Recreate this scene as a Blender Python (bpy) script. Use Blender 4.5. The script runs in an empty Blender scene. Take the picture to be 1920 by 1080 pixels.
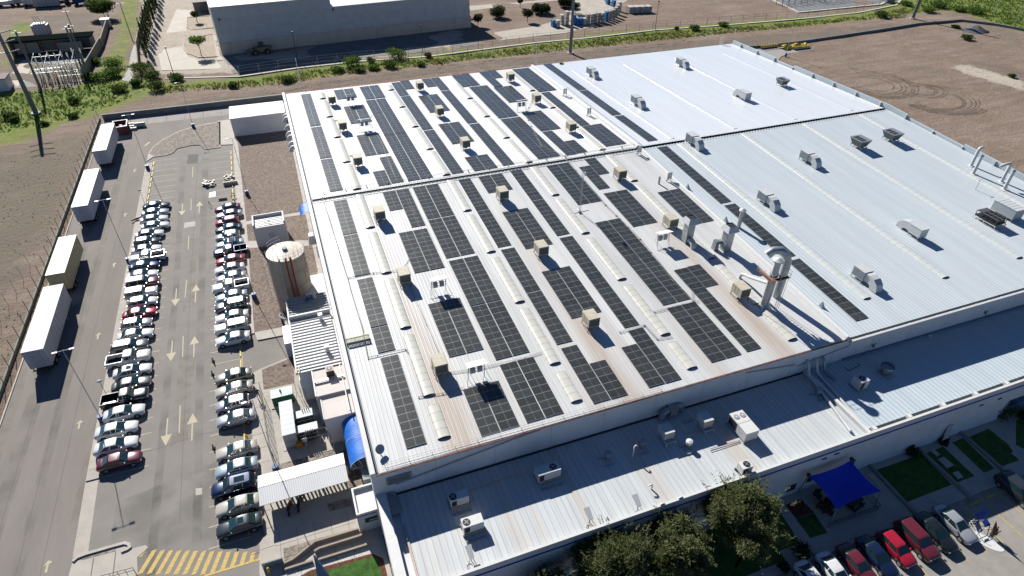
import bpy, math, random
import numpy as np
from mathutils import Vector, Matrix
random.seed(7); np.random.seed(7)
S = bpy.context.scene
C = S.collection
R_ = math.radians
PI = math.pi
# ---------------------------------------------------------------- camera
CR = [[0.93707483, -0.20302862, 0.28402489], [-0.34896044, -0.56991797, 0.74392212], [0.01083341, -0.79622415, -0.60490474]]
CF, CH = 1188.6, 59.6
cd = bpy.data.cameras.new('camera'); cam = bpy.data.objects.new('camera', cd); C.objects.link(cam)
cd.sensor_width = 36; cd.lens = CF / 1920 * 36; cd.clip_end = 4000; cd.clip_start = .5
m = Matrix(((CR[0][0], -CR[0][1], -CR[0][2], 0), (CR[1][0], -CR[1][1], -CR[1][2], 0), (CR[2][0], -CR[2][1], -CR[2][2], CH), (0, 0, 0, 1)))
cam.matrix_world = m
S.camera = cam
# ---------------------------------------------------------------- world, sun, exposure
SV = Vector((-3.782, 16.285, 11.55)).normalized()          # towards the sun
sel = math.asin(SV.z); saz = math.atan2(SV.x, SV.y)
w = bpy.data.worlds.new("World"); S.world = w; w.use_nodes = True
nt = w.node_tree; bg = nt.nodes['Background']
sk = nt.nodes.new('ShaderNodeTexSky'); sk.sky_type = 'NISHITA'; sk.sun_disc = False
sk.sun_elevation = sel; sk.sun_rotation = saz; sk.air_density = 1.0; sk.dust_density = .05; sk.ozone_density = 8; sk.altitude = 2200
nt.links.new(sk.outputs[0], bg.inputs[0]); bg.inputs[1].default_value = 0.05
sd = bpy.data.lights.new('sun', 'SUN'); sd.energy = 5.0; sd.angle = R_(.5); sd.color = (1, .965, .9)
so = bpy.data.objects.new('sun', sd); C.objects.link(so)
so.rotation_mode = 'QUATERNION'; so.rotation_quaternion = SV.to_track_quat('Z', 'Y'); so.location = (0, 60, 120)
S.view_settings.view_transform = 'Standard'; S.view_settings.look = 'None'; S.view_settings.gamma = 1
S.view_settings.exposure = .90
S.render.engine = 'CYCLES'
S.render.resolution_x = 1024; S.render.resolution_y = 576
S.cycles.transparent_max_bounces = 6; S.cycles.max_bounces = 4; S.cycles.diffuse_bounces = 2
# ---------------------------------------------------------------- survey: where a sighted point of the place lies
def ray(px, py):
    v = (px - 960, py - 540, CF)
    return [sum(CR[i][k] * v[k] for k in range(3)) for i in range(3)]
def site(px, py, z=0.):
    d = ray(px, py); t = (z - CH) / d[2]; return Vector((t * d[0], t * d[1], z))
YW, ZE, SN, YR, SF = 38.5, 10.05, .048, 88.1, -.024        # south wall, eave height, slopes, ridge
ZR = ZE + SN * (YR - YW)
def zroof(y): return ZE + SN * (y - YW) if y <= YR else ZR + SF * (y - YR)
def onroof(px, py):
    d = ray(px, py)
    t = (ZE - SN * YW - CH) / (d[2] - SN * d[1]); y = t * d[1]
    if y > YR: t = (ZR - SF * YR - CH) / (d[2] - SF * d[1]); y = t * d[1]
    return Vector((t * d[0], y, zroof(y)))
ZL = 6.2
def onlow(px, py): return site(px, py, ZL)
# ---------------------------------------------------------------- materials
MATS = {}
KA = .72                                                   # albedo scale shared by every surface
def mat(name, col, rough=.8, metal=0., var=.12, scale=3., bump=0., bscale=None, spec=.3, stretch=None, col2=None, coat=0., rnd=0., lo=.35, hi=.65, detail=6):
    if name in MATS: return MATS[name]
    col = tuple(c * KA for c in col); col2 = col2 and tuple(c * KA for c in col2)
    mt = bpy.data.materials.new(name); mt.use_nodes = True; MATS[name] = mt
    n = mt.node_tree.nodes; l = mt.node_tree.links; b = n['Principled BSDF']
    b.inputs['Roughness'].default_value = rough; b.inputs['Metallic'].default_value = metal
    b.inputs['Specular IOR Level'].default_value = spec; b.inputs['Coat Weight'].default_value = coat
    tc = n.new('ShaderNodeTexCoord'); src = tc.outputs['Object']
    if stretch:
        mp = n.new('ShaderNodeMapping'); mp.inputs['Scale'].default_value = stretch; l.new(src, mp.inputs[0]); src = mp.outputs[0]
    nz = n.new('ShaderNodeTexNoise'); nz.inputs['Scale'].default_value = scale; nz.inputs['Detail'].default_value = detail; nz.inputs['Roughness'].default_value = .62
    l.new(src, nz.inputs['Vector'])
    rp = n.new('ShaderNodeMapRange'); rp.inputs[1].default_value = lo; rp.inputs[2].default_value = hi; l.new(nz.outputs[0], rp.inputs[0])
    mx = n.new('ShaderNodeMix'); mx.data_type = 'RGBA'; l.new(rp.outputs[0], mx.inputs[0])
    c1 = [max(0, c * (1 - var)) for c in col]; c2 = [min(1, c * (1 + var)) for c in col] if col2 is None else col2
    if col2 is not None: c1 = col
    mx.inputs[6].default_value = (*c1, 1); mx.inputs[7].default_value = (*c2, 1)
    out = mx.outputs[2]
    if rnd:
        oi = n.new('ShaderNodeObjectInfo'); hs = n.new('ShaderNodeHueSaturation'); mr = n.new('ShaderNodeMapRange')
        mr.inputs[3].default_value = 1 - rnd; mr.inputs[4].default_value = 1 + rnd
        l.new(oi.outputs['Random'], mr.inputs[0]); l.new(mr.outputs[0], hs.inputs['Value']); l.new(out, hs.inputs['Color']); out = hs.outputs[0]
    l.new(out, b.inputs['Base Color'])
    if bump:
        bp = n.new('ShaderNodeBump'); bp.inputs['Strength'].default_value = 1; bp.inputs['Distance'].default_value = bump
        n2 = n.new('ShaderNodeTexNoise'); n2.inputs['Scale'].default_value = bscale or scale * 3; n2.inputs['Detail'].default_value = 4; l.new(src, n2.inputs['Vector'])
        l.new(n2.outputs[0], bp.inputs['Height']); l.new(bp.outputs[0], b.inputs['Normal'])
    return mt
def ribbed(name, col, period, axis='X', depth=.02, rough=.5, var=.1, line=.12, spec=.3, metal=0., nscale=(.5, .04, .5), attr=None, dirt=(.42, .36, .3)):
    """corrugated sheet: ribs across one axis, streaks along the other"""
    if name in MATS: return MATS[name]
    mt = mat(name, col, rough, metal, var, 1.0, spec=spec, stretch=nscale)
    n = mt.node_tree.nodes; l = mt.node_tree.links; b = n['Principled BSDF']
    tc = n.new('ShaderNodeTexCoord'); sp = n.new('ShaderNodeSeparateXYZ'); l.new(tc.outputs['Object'], sp.inputs[0])
    mu = n.new('ShaderNodeMath'); mu.operation = 'MULTIPLY'; mu.inputs[1].default_value = 1 / period; l.new(sp.outputs[axis], mu.inputs[0])
    fr = n.new('ShaderNodeMath'); fr.operation = 'FRACT'; l.new(mu.outputs[0], fr.inputs[0])
    pg = n.new('ShaderNodeMath'); pg.operation = 'PINGPONG'; pg.inputs[1].default_value = .5; l.new(fr.outputs[0], pg.inputs[0])
    ss = n.new('ShaderNodeMapRange'); ss.interpolation_type = 'SMOOTHSTEP'; ss.inputs[1].default_value = .02; ss.inputs[2].default_value = .16; l.new(pg.outputs[0], ss.inputs[0])
    bp = n.new('ShaderNodeBump'); bp.inputs['Strength'].default_value = 1; bp.inputs['Distance'].default_value = depth; bp.invert = True; bp.inputs['Distance'].default_value = depth * .6
    l.new(ss.outputs[0], bp.inputs['Height']); l.new(bp.outputs[0], b.inputs['Normal'])
    old = b.inputs['Base Color'].links[0].from_socket
    mr = n.new('ShaderNodeMapRange'); mr.inputs[3].default_value = line; mr.inputs[4].default_value = 0; l.new(ss.outputs[0], mr.inputs[0])
    mx = n.new('ShaderNodeMix'); mx.data_type = 'RGBA'; l.new(mr.outputs[0], mx.inputs[0]); l.new(old, mx.inputs[6]); mx.inputs[7].default_value = (.07, .07, .08, 1)
    out = mx.outputs[2]
    if attr:
        at = n.new('ShaderNodeAttribute'); at.attribute_name = attr
        nz = n.new('ShaderNodeTexNoise'); nz.inputs['Scale'].default_value = 1; nz.inputs['Detail'].default_value = 5
        mp = n.new('ShaderNodeMapping'); mp.inputs['Scale'].default_value = (3.5, .12, 1); l.new(tc.outputs['Object'], mp.inputs[0]); l.new(mp.outputs[0], nz.inputs['Vector'])
        m2 = n.new('ShaderNodeMath'); m2.operation = 'MULTIPLY'; l.new(at.outputs['Fac'], m2.inputs[0]); l.new(nz.outputs[0], m2.inputs[1])
        m4 = n.new('ShaderNodeMath'); m4.operation = 'MULTIPLY'; m4.inputs[1].default_value = 1.7; m4.use_clamp = True; l.new(m2.outputs[0], m4.inputs[0])
        m3 = n.new('ShaderNodeMix'); m3.data_type = 'RGBA'; l.new(m4.outputs[0], m3.inputs[0]); l.new(out, m3.inputs[6]); m3.inputs[7].default_value = (*[c * KA for c in dirt], 1)
        out = m3.outputs[2]
    l.new(out, b.inputs['Base Color'])
    return mt
def decal(name, col, alpha=.6, scale=.6, lo=.4, hi=.6, rough=.9):
    if name in MATS: return MATS[name]
    mt = mat(name, col, rough, var=.15)
    n = mt.node_tree.nodes; l = mt.node_tree.links; b = n['Principled BSDF']
    nz = n.new('ShaderNodeTexNoise'); nz.inputs['Scale'].default_value = scale; nz.inputs['Detail'].default_value = 7
    g = n.new('ShaderNodeTexCoord'); l.new(g.outputs['Object'], nz.inputs[0])
    mr = n.new('ShaderNodeMapRange'); mr.inputs[1].default_value = lo; mr.inputs[2].default_value = hi; mr.inputs[4].default_value = alpha
    l.new(nz.outputs[0], mr.inputs[0]); l.new(mr.outputs[0], b.inputs['Alpha'])
    return mt
W_ = mat('white_paint', (.68, .68, .665), .5, var=.05)
WM = mat('white_metal', (.58, .60, .605), .4, var=.07, spec=.5)
GM = mat('grey_metal', (.36, .38, .4), .4, .4, var=.12, spec=.5)
GALV = mat('galvanised', (.42, .45, .47), .35, .6, var=.15, spec=.5)
DK = mat('dark_metal', (.035, .04, .042), .5, var=.2)
BLK = mat('black_rubber', (.02, .02, .022), .8, var=.2)
CREAM = mat('cream_steel', (.54, .49, .38), .55, var=.12, scale=2)
CONC = mat('concrete', (.50, .465, .42), .9, var=.1, scale=.8, bump=.01)
CONCD = mat('concrete_grey', (.30, .29, .27), .9, var=.14, scale=.8, bump=.01)
BLUEP = mat('blue_paint', (.005, .045, .22), .5, var=.15)
STRIPE = mat('stripe_blue', (.01, .03, .38), .5, var=.1)
YEL = mat('yellow_paint', (.62, .42, .05), .6, var=.15)
LINE = mat('line_paint', (.50, .45, .32), .8, var=.2, scale=6)
LINEW = mat('line_white', (.56, .55, .5), .8, var=.2, scale=6)
YCROSS = mat('cross_paint', (.58, .42, .14), .8, var=.22, scale=5)
RUST = mat('rust_steel', (.20, .085, .045), .8, var=.3, scale=8)
ORANGE = mat('orange_plastic', (.5, .1, .02), .5)
GLASS = mat('car_glass', (.015, .04, .042), .06, var=.1, spec=.8)
WGLASS = mat('window_glass', (.01, .014, .02), .08, var=.1, spec=.7)
# ---------------------------------------------------------------- mesh kit
class MB:
    def __init__(s): s.v = []; s.f = []; s.m = []; s.s = []
    def add(s, vs, fs, m=0, smooth=False):
        o = len(s.v); s.v += [tuple(v) for v in vs]; s.f += [tuple(i + o for i in f) for f in fs]
        s.m += [m] * len(fs); s.s += [smooth] * len(fs); return s
    def box(s, x0, x1, y0, y1, z0, z1, m=0, top=None):
        t = top or (0, 0)      # inset of the top in x,y
        return s.add([(x0, y0, z0), (x1, y0, z0), (x1, y1, z0), (x0, y1, z0), (x0 + t[0], y0 + t[1], z1), (x1 - t[0], y0 + t[1], z1), (x1 - t[0], y1 - t[1], z1), (x0 + t[0], y1 - t[1], z1)],
                     [(0, 3, 2, 1), (4, 5, 6, 7), (0, 1, 5, 4), (1, 2, 6, 5), (2, 3, 7, 6), (3, 0, 4, 7)], m)
    def cbox(s, c, d, m=0, rz=0.):
        x, y, z = c; a, b, h = d[0] / 2, d[1] / 2, d[2] / 2; cs, sn = math.cos(rz), math.sin(rz)
        vs = [(x + u * cs - v * sn, y + u * sn + v * cs, z + k) for k in (-h, h) for u, v in ((-a, -b), (a, -b), (a, b), (-a, b))]
        return s.add(vs, [(0, 3, 2, 1), (4, 5, 6, 7), (0, 1, 5, 4), (1, 2, 6, 5), (2, 3, 7, 6), (3, 0, 4, 7)], m)
    def cyl(s, p0, p1, r0, r1=None, n=12, m=0, caps=True, smooth=True):
        r1 = r0 if r1 is None else r1; p0 = Vector(p0); p1 = Vector(p1); d = (p1 - p0)
        if d.length < 1e-6: return s
        d.normalize(); a = Vector((0, 0, 1)) if abs(d.z) < .9 else Vector((1, 0, 0)); u = d.cross(a).normalized(); v = d.cross(u)
        vs = []
        for p, r in ((p0, r0), (p1, r1)):
            for i in range(n):
                t = 2 * PI * i / n; vs.append(p + u * (r * math.cos(t)) + v * (r * math.sin(t)))
        s.add(vs, [(i, (i + 1) % n, n + (i + 1) % n, n + i) for i in range(n)], m, smooth)
        if caps: s.add(vs, [tuple(range(n - 1, -1, -1)), tuple(range(n, 2 * n))], m)
        return s
    def tube(s, path, r, n=6, m=0):
        for a, b in zip(path, path[1:]): s.cyl(a, b, r, r, n, m)
        return s
    def bend(s, path, r, n=14, m=0, caps=True):
        """smooth pipe along a path"""
        P = [Vector(p) for p in path]; rings = []; u = None
        for i, p in enumerate(P):
            d = (P[min(i + 1, len(P) - 1)] - P[max(i - 1, 0)]).normalized()
            if u is None: u = d.cross(Vector((0, 0, 1)) if abs(d.z) < .9 else Vector((1, 0, 0))).normalized()
            u = (u - d * u.dot(d)).normalized(); v = d.cross(u); rr = r[i] if isinstance(r, (list, tuple)) else r
            rings.append([p + u * (rr * math.cos(2 * PI * k / n)) + v * (rr * math.sin(2 * PI * k / n)) for k in range(n)])
        vs = [q for g in rings for q in g]; fs = []
        for i in range(len(P) - 1): fs += [(i * n + k, i * n + (k + 1) % n, (i + 1) * n + (k + 1) % n, (i + 1) * n + k) for k in range(n)]
        s.add(vs, fs, m, True)
        if caps: s.add(rings[0], [tuple(range(n - 1, -1, -1))], m); s.add(rings[-1], [tuple(range(n))], m)
        return s
    def prism(s, pts, z0, z1, m=0, bottom=False):
        P = [(p[0], p[1]) for p in pts]
        a = sum(P[i][0] * P[(i + 1) % len(P)][1] - P[(i + 1) % len(P)][0] * P[i][1] for i in range(len(P)))
        if a < 0: P = P[::-1]
        n = len(P); vs = [(x, y, z0) for x, y in P] + [(x, y, z1) for x, y in P]
        fs = [tuple(range(n, 2 * n))] + [(i, (i + 1) % n, n + (i + 1) % n, n + i) for i in range(n)]
        if bottom: fs.append(tuple(range(n - 1, -1, -1)))
        return s.add(vs, fs, m)
    def sheet(s, pts, z, m=0):
        P = [(p[0], p[1]) for p in pts]
        a = sum(P[i][0] * P[(i + 1) % len(P)][1] - P[(i + 1) % len(P)][0] * P[i][1] for i in range(len(P)))
        if a < 0: P = P[::-1]
        return s.add([(x, y, z) for x, y in P], [tuple(range(len(P)))], m)
    def strip(s, pts, w, z0, z1=None, m=0):
        """a kerb or wall of width w along a polyline (mitred)"""
        P = [Vector((p[0], p[1])) for p in pts]; L = []; Rr = []
        for i, p in enumerate(P):
            d0 = (p - P[i - 1]).normalized() if i else (P[1] - p).normalized(); d1 = (P[i + 1] - p).normalized() if i < len(P) - 1 else d0
            d = (d0 + d1).normalized(); nn = Vector((-d.y, d.x)); k = w / 2 / max(.5, nn.dot(Vector((-d0.y, d0.x))))
            L.append(p + nn * k); Rr.append(p - nn * k)
        if z1 is None:
            for i in range(len(P) - 1): s.add([(*Rr[i], z0), (*Rr[i + 1], z0), (*L[i + 1], z0), (*L[i], z0)], [(0, 1, 2, 3)], m)
        else: s.prism(Rr + L[::-1], z0, z1, m)
        return s
    def build(s, name, mats, parent=None, loc=None, rz=None):
        me = bpy.data.meshes.new(name); me.from_pydata(s.v, [], s.f)
        for x in (mats if isinstance(mats, (list, tuple)) else [mats]): me.materials.append(x)
        me.polygons.foreach_set('material_index', s.m); me.polygons.foreach_set('use_smooth', s.s); me.update()
        o = bpy.data.objects.new(name, me); C.objects.link(o)
        if parent is not None: o.parent = parent
        if loc is not None: o.location = loc
        if rz is not None: o.rotation_euler = (0, 0, rz)
        return o
def box(*a, **k): return MB().box(*a, **k)
def tag(o, label=None, cat=None, group=None, kind=None):
    if label: o['label'] = label
    if cat: o['category'] = cat
    if group: o['group'] = group
    if kind: o['kind'] = kind
    return o
def thing(name, label, cat, loc=(0, 0, 0), rz=0., group=None):
    o = bpy.data.objects.new(name, None); C.objects.link(o); o.empty_display_size = .3
    o.location = loc; o.rotation_euler = (0, 0, rz); return tag(o, label, cat, group)
def struct(name, mb, mats): return tag(mb.build(name, mats), kind='structure')
def dup(root, loc, rz=0., label=None, group=None, swap=None, first=False, scale=None):
    def cp(o, par):
        c = o if first else o.copy()
        if not first: C.objects.link(c)
        if par is not None and not first: c.parent = par
        if swap and c.type == 'MESH':
            for k_, sl in enumerate(c.material_slots):
                dm_ = c.data.materials[k_]
                if dm_ and dm_.name in swap: sl.link = 'OBJECT'; sl.material = swap[dm_.name]
        for ch in list(o.children): cp(ch, c)
        return c
    kids = list(root.children)
    r = cp(root, None); r.location = loc; r.rotation_euler = (0, 0, rz)
    if label: r['label'] = label
    if group: r['group'] = group
    if scale: r.scale = scale
    return r
ORD = ['zeroth', 'first', 'second', 'third', 'fourth', 'fifth', 'sixth', 'seventh', 'eighth', 'ninth', 'tenth', 'eleventh', 'twelfth', 'thirteenth', 'fourteenth', 'fifteenth', 'sixteenth', 'seventeenth', 'eighteenth', 'nineteenth', 'twentieth', 'twenty-first', 'twenty-second', 'twenty-third', 'twenty-fourth', 'twenty-fifth', 'twenty-sixth', 'twenty-seventh', 'twenty-eighth', 'twenty-ninth', 'thirtieth']
def zz(x0, y0, s): return lambda *p: [(x0 + a / s, y0 + b / s) for a, b in p]
def gp(*p, z=0.): return [site(a, b, z) for a, b in p]
Q1, Q2, Q3, Q4, Q5 = [zz(440, v, 6.353) for v in (330, 480, 630, 780, 910)]
QB = zz(1440, 810, 4); QC = zz(1740, 740, 6.75); QD = zz(1440, 840, 6.354)
# ================================================================ GROUND
def inpoly(X, Y, P):
    r = np.zeros(X.shape, bool); n = len(P)
    for i in range(n):
        x0, y0 = P[i][0], P[i][1]; x1, y1 = P[(i + 1) % n][0], P[(i + 1) % n][1]
        if y0 == y1: continue
        c = ((Y > y0) != (Y > y1)) & (X < (x1 - x0) * (Y - y0) / (y1 - y0) + x0); r ^= c
    return r
gx = np.concatenate([np.arange(-900, -130, 55), np.arange(-130, 330, 1.25), np.arange(330, 1200, 60)])
gy = np.concatenate([np.arange(-500, -20, 40), np.arange(-20, 330, 1.25), np.arange(330, 1300, 60)])
GX, GY = np.meshgrid(gx, gy)
masks = {
 'grass': [gp((-60, 220), (-60, 172), (0, 168), (70, 172), (160, 158), (185, 128), (205, 95), (222, 55), (228, 0), (228, -20), (262, -20), (262, 20), (250, 70), (240, 110), (262, 140), (300, 152), (400, 150), (480, 137), (640, 118), (800, 100), (960, 85), (1100, 66), (1250, 50), (1440, 36), (1640, 18), (1700, -20), (2000, -20), (2000, 90), (1890, 52), (1790, 20), (1700, 26), (1620, 38), (1500, 50), (1350, 62), (1210, 78), (1080, 92), (960, 103), (800, 122), (640, 138), (520, 158), (400, 166), (290, 176), (225, 200), (190, 215), (120, 235), (60, 262), (0, 275), (-60, 280)),
           gp((-60, 130), (0, 128), (8, 60), (30, 40), (60, 42), (66, 60), (30, 66), (26, 120))],
 'pale': [gp((262, -20), (262, 10), (275, 80), (262, 110), (300, 140), (450, 138), (640, 116), (868, 92), (868, 55), (415, 107), (400, -20)), 
                   
          gp((1780, 122), (1820, 122), (1925, 152), (1925, 172), (1850, 150), (1800, 136))],
 'dry': [gp((185, 150), (195, 110), (215, 70), (225, 10), (262, 10), (250, 80), (235, 125), (225, 155)), gp((-60, 300), (0, 285), (60, 275), (120, 250), (175, 250), (150, 330), (100, 420), (60, 470), (0, 500), (-60, 520)),
         gp((70, 70), (160, 50), (190, 60), (170, 100), (180, 130), (165, 160), (70, 175), (0, 172), (0, 130), (40, 70)),
         gp((1650, 105), (1675, 103), (1672, 112), (1655, 113)), gp((1718, 126), (1750, 122), (1790, 136), (1780, 146), (1740, 140)),
         gp((1750, 78), (1792, 78), (1788, 90), (1768, 88)), gp((1820, 155), (1900, 165), (1925, 178), (1860, 172)), gp((1890, 98), (1925, 96), (1925, 108), (1895, 108)),
         gp((1790, 20), (1860, 60), (1925, 90), (1925, 70), (1840, 20)), gp((900, 88), (1440, 42), (1440, 34), (900, 80)), gp((720, 95), (900, 80), (900, 96), (720, 108))],
 'dark': [gp((-60, 330), (0, 300), (150, 290), (110, 400), (70, 480), (0, 600), (-60, 640)), gp((180, 215), (900, 112), (1300, 76), (1690, 40), (1700, 55), (1400, 90), (900, 130), (530, 180), (200, 225)),
          gp((60, 30), (190, 20), (180, 60), (80, 70)), gp((1800, 110), (1925, 130), (1925, 150), (1830, 125))]}
mk = {}
for k, polys in masks.items():
    a = np.zeros(GX.shape)
    for p in polys: a[inpoly(GX, GY, p)] = 1
    for _ in range(7 if k != 'pale' else 3):
        b = a.copy(); b[1:-1, 1:-1] = (a[1:-1, 1:-1] * 2 + a[:-2, 1:-1] + a[2:, 1:-1] + a[1:-1, :-2] + a[1:-1, 2:]) / 6; a = b
    mk[k] = a
# the open land beyond what one sees: scrub
far = (GX < -110) | (GX > 300) | (GY > 310) | (GY < -10); mk['dry'][far] = .5; mk['grass'][far] = .35
def lump(x, y):
    return .5 * np.sin(x * .11 + 1.3) * np.sin(y * .13) + .3 * np.sin(x * .31 + y * .17) * np.sin(y * .37 - x * .1)
flat = ((GX > -42) & (GX < 118) & (GY < 168)) | ((GY < 40))
edge = np.clip(np.minimum(np.abs(GX + 42), 60) / 12, 0, 1)
H = np.where(flat, 0, lump(GX, GY) * .22 * np.where(GX < -42, np.clip((-42 - GX) / 8, 0, 1), np.clip((GY - 168) / 10, 0, 1)))
H = np.where(GX > 118, lump(GX, GY) * .15 * np.clip((GX - 118) / 10, 0, 1), H) - .02
NX, NY = len(gx), len(gy)
vs = np.stack([GX.ravel(), GY.ravel(), H.ravel()], 1)
idx = np.arange(NX * NY).reshape(NY, NX)
fs = np.stack([idx[:-1, :-1].ravel(), idx[:-1, 1:].ravel(), idx[1:, 1:].ravel(), idx[1:, :-1].ravel()], 1)
me = bpy.data.meshes.new('ground'); me.from_pydata(vs.tolist(), [], fs.tolist()); me.update()
ca = me.color_attributes.new('cover', 'FLOAT_COLOR', 'POINT')
ca.data.foreach_set('color', np.stack([mk[k].ravel() for k in ('grass', 'pale', 'dry', 'dark')], 1).ravel().astype('f4'))
me.polygons.foreach_set('use_smooth', [True] * len(me.polygons))
gmat = bpy.data.materials.new('dirt_ground'); gmat.use_nodes = True
n = gmat.node_tree.nodes; l = gmat.node_tree.links; b = n['Principled BSDF']; b.inputs['Roughness'].default_value = .95; b.inputs['Specular IOR Level'].default_value = .1
tc = n.new('ShaderNodeTexCoord'); at = n.new('ShaderNodeAttribute'); at.attribute_name = 'cover'; sp = n.new('ShaderNodeSeparateColor'); l.new(at.outputs['Color'], sp.inputs[0])
def nz(sc, det=6, st=None, rough=.6):
    x = n.new('ShaderNodeTexNoise'); x.inputs['Scale'].default_value = sc; x.inputs['Detail'].default_value = det; x.inputs['Roughness'].default_value = rough
    if st:
        mp = n.new('ShaderNodeMapping'); mp.inputs['Scale'].default_value = st; mp.inputs['Rotation'].default_value = (0, 0, .25); l.new(tc.outputs['Object'], mp.inputs[0]); l.new(mp.outputs[0], x.inputs[0])
    else: l.new(tc.outputs['Object'], x.inputs[0])
    return x.outputs[0]
def rng(s, a, b, c=0, d=1):
    x = n.new('ShaderNodeMapRange'); x.inputs[1].default_value = a; x.inputs[2].default_value = b; x.inputs[3].default_value = c; x.inputs[4].default_value = d; l.new(s, x.inputs[0]); return x.outputs[0]
def mixc(f, a, b_):
    x = n.new('ShaderNodeMix'); x.data_type = 'RGBA'; l.new(f, x.inputs[0])
    for s, v in ((6, a), (7, b_)):
        if isinstance(v, tuple): x.inputs[s].default_value = (*[q_ * KA for q_ in v], 1)
        else: l.new(v, x.inputs[s])
    return x.outputs[2]
def mth(op, a, b_):
    x = n.new('ShaderNodeMath'); x.operation = op; x.use_clamp = op != 'SUBTRACT'
    for s, v in ((0, a), (1, b_)):
        if isinstance(v, (int, float)): x.inputs[s].default_value = v
        else: l.new(v, x.inputs[s])
    return x.outputs[0]
big = nz(.06, 6); mid = nz(.35, 8); fine = nz(2.2, 8, None, .7); stk = nz(.25, 8, (.25, 1.6, 1)); 
base = mixc(rng(big, .38, .62), (.235, .165, .125), (.29, .22, .175))
base = mixc(rng(stk, .42, .62, 0, .7), base, (.18, .13, .10)); base = mixc(rng(mid, .52, .7, 0, .6), base, (.33, .27, .22)); base = mixc(rng(nz(.09, 8), .55, .7, 0, .45), base, (.20, .175, .11))
base = mixc(rng(fine, .45, .75, 0, .5), base, (.38, .33, .28))
pale = mixc(rng(mid, .35, .65), (.54, .475, .395), (.43, .37, .305))
f = mth('MULTIPLY', sp.outputs[1], 1.0); f = rng(mth('ADD', f, rng(mid, .3, .7, -.5, .3)), .3, .75); c = mixc(f, base, pale)
dark = mixc(rng(mid, .35, .7), (.20, .17, .14), (.14, .12, .10))
f = rng(mth('ADD', at.outputs['Alpha'], rng(nz(.18, 8), .35, .65, -.5, .3)), .3, .9, 0, .75); c = mixc(f, c, dark)
dry = mixc(rng(fine, .35, .7), (.22, .185, .135), (.155, .14, .105))
f = rng(mth('ADD', sp.outputs[2], rng(nz(.45, 8), .35, .65, -.6, .25)), .3, .8, 0, .8); c = mixc(f, c, dry)
grs = mixc(rng(mid, .35, .65), (.14, .20, .035), (.26, .27, .08)); grs = mixc(rng(fine, .5, .8, 0, .7), grs, (.06, .09, .025)); grs = mixc(rng(big, .5, .65, 0, .8), grs, (.10, .17, .03))
f = rng(mth('ADD', sp.outputs[0], rng(mid, .3, .7, -.6, .4)), .3, .7); c = mixc(f, c, grs)
l.new(c, b.inputs['Base Color'])
bp = n.new('ShaderNodeBump'); bp.inputs['Distance'].default_value = .35; bp.inputs['Strength'].default_value = .8; l.new(nz(1.1, 8, None, .7), bp.inputs['Height']); l.new(bp.outputs[0], b.inputs['Normal'])
me.materials.append(gmat); go = bpy.data.objects.new('ground', me); C.objects.link(go); tag(go, kind='structure')

ASPH = mat('asphalt', (.262, .243, .222), .9, var=.07, scale=.35, bump=.01, bscale=8, spec=.2)
ASPH2 = mat('asphalt_lane', (.245, .220, .20), .9, var=.08, scale=.22, bump=.01, bscale=8, spec=.2, stretch=(1.6, .35, 1))
GRAV = mat('gravel_brown', (.22, .17, .14), .95, var=.5, scale=2.4, bump=.1, bscale=5, lo=.3, hi=.7, detail=8)
GRAVG = mat('gravel_grey', (.27, .235, .20), .95, var=.55, scale=2.2, bump=.1, bscale=5, lo=.3, hi=.7, detail=8)
MULCH = mat('red_mulch', (.13, .045, .028), .95, var=.4, scale=4, bump=.08)
LAWN = mat('lawn', (.045, .115, .018), .95, var=.35, scale=1.5, bump=.08, bscale=9)
PEBB = mat('white_pebble', (.58, .56, .52), .9, var=.25, scale=6, bump=.05)
CTILE = mat('paving', (.47, .43, .38), .9, var=.08, scale=.7, bump=.008)
# two asphalt areas, concrete apron by the wall
# access lane, turning head and car park
struct('access_road', MB().sheet([(-39.2, 20), (-28.3, 20), (-28.3, 141), (-26.5, 150), (-9.5, 156), (1, 156), (1, 166.3), (-39.2, 166.3)], .0), ASPH2)
struct('car_park', MB().sheet([(-28.3, 20), (-3.5, 20), (-3.5, 73.5), (-9.5, 73.5), (-9.5, 156), (-26.5, 150), (-28.3, 141)], .002), ASPH)
struct('apron', MB().sheet([(-38.9, 161), (1, 160.3), (1, 166.1), (-38.9, 166.1)], .006), mat('apron_concrete', (.33, .30, .285), .9, var=.1, scale=.4))
jm = MB()
for i in range(9): jm.box(-34 + i * 4.05, -33.9 + i * 4.05, 160.8, 166, .008, .012)
for xs in (-35.8, -33.2, -31): jm.strip([(xs + .1, 34), (xs - .1, 80), (xs + .15, 118), (xs, 150)], .05, .006)
for yy in (58.5, 104.5): jm.strip([(-28, yy + 1), (-22, yy - .3), (-17, yy + .3), (-12, yy)], .06, .008)
jm.strip([(-18.6, 47), (-18.7, 90), (-18.5, 138)], .05, .008)
tag(jm.build('joint', mat('joint_dark', (.16, .15, .14), .9)), kind='structure')
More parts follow.
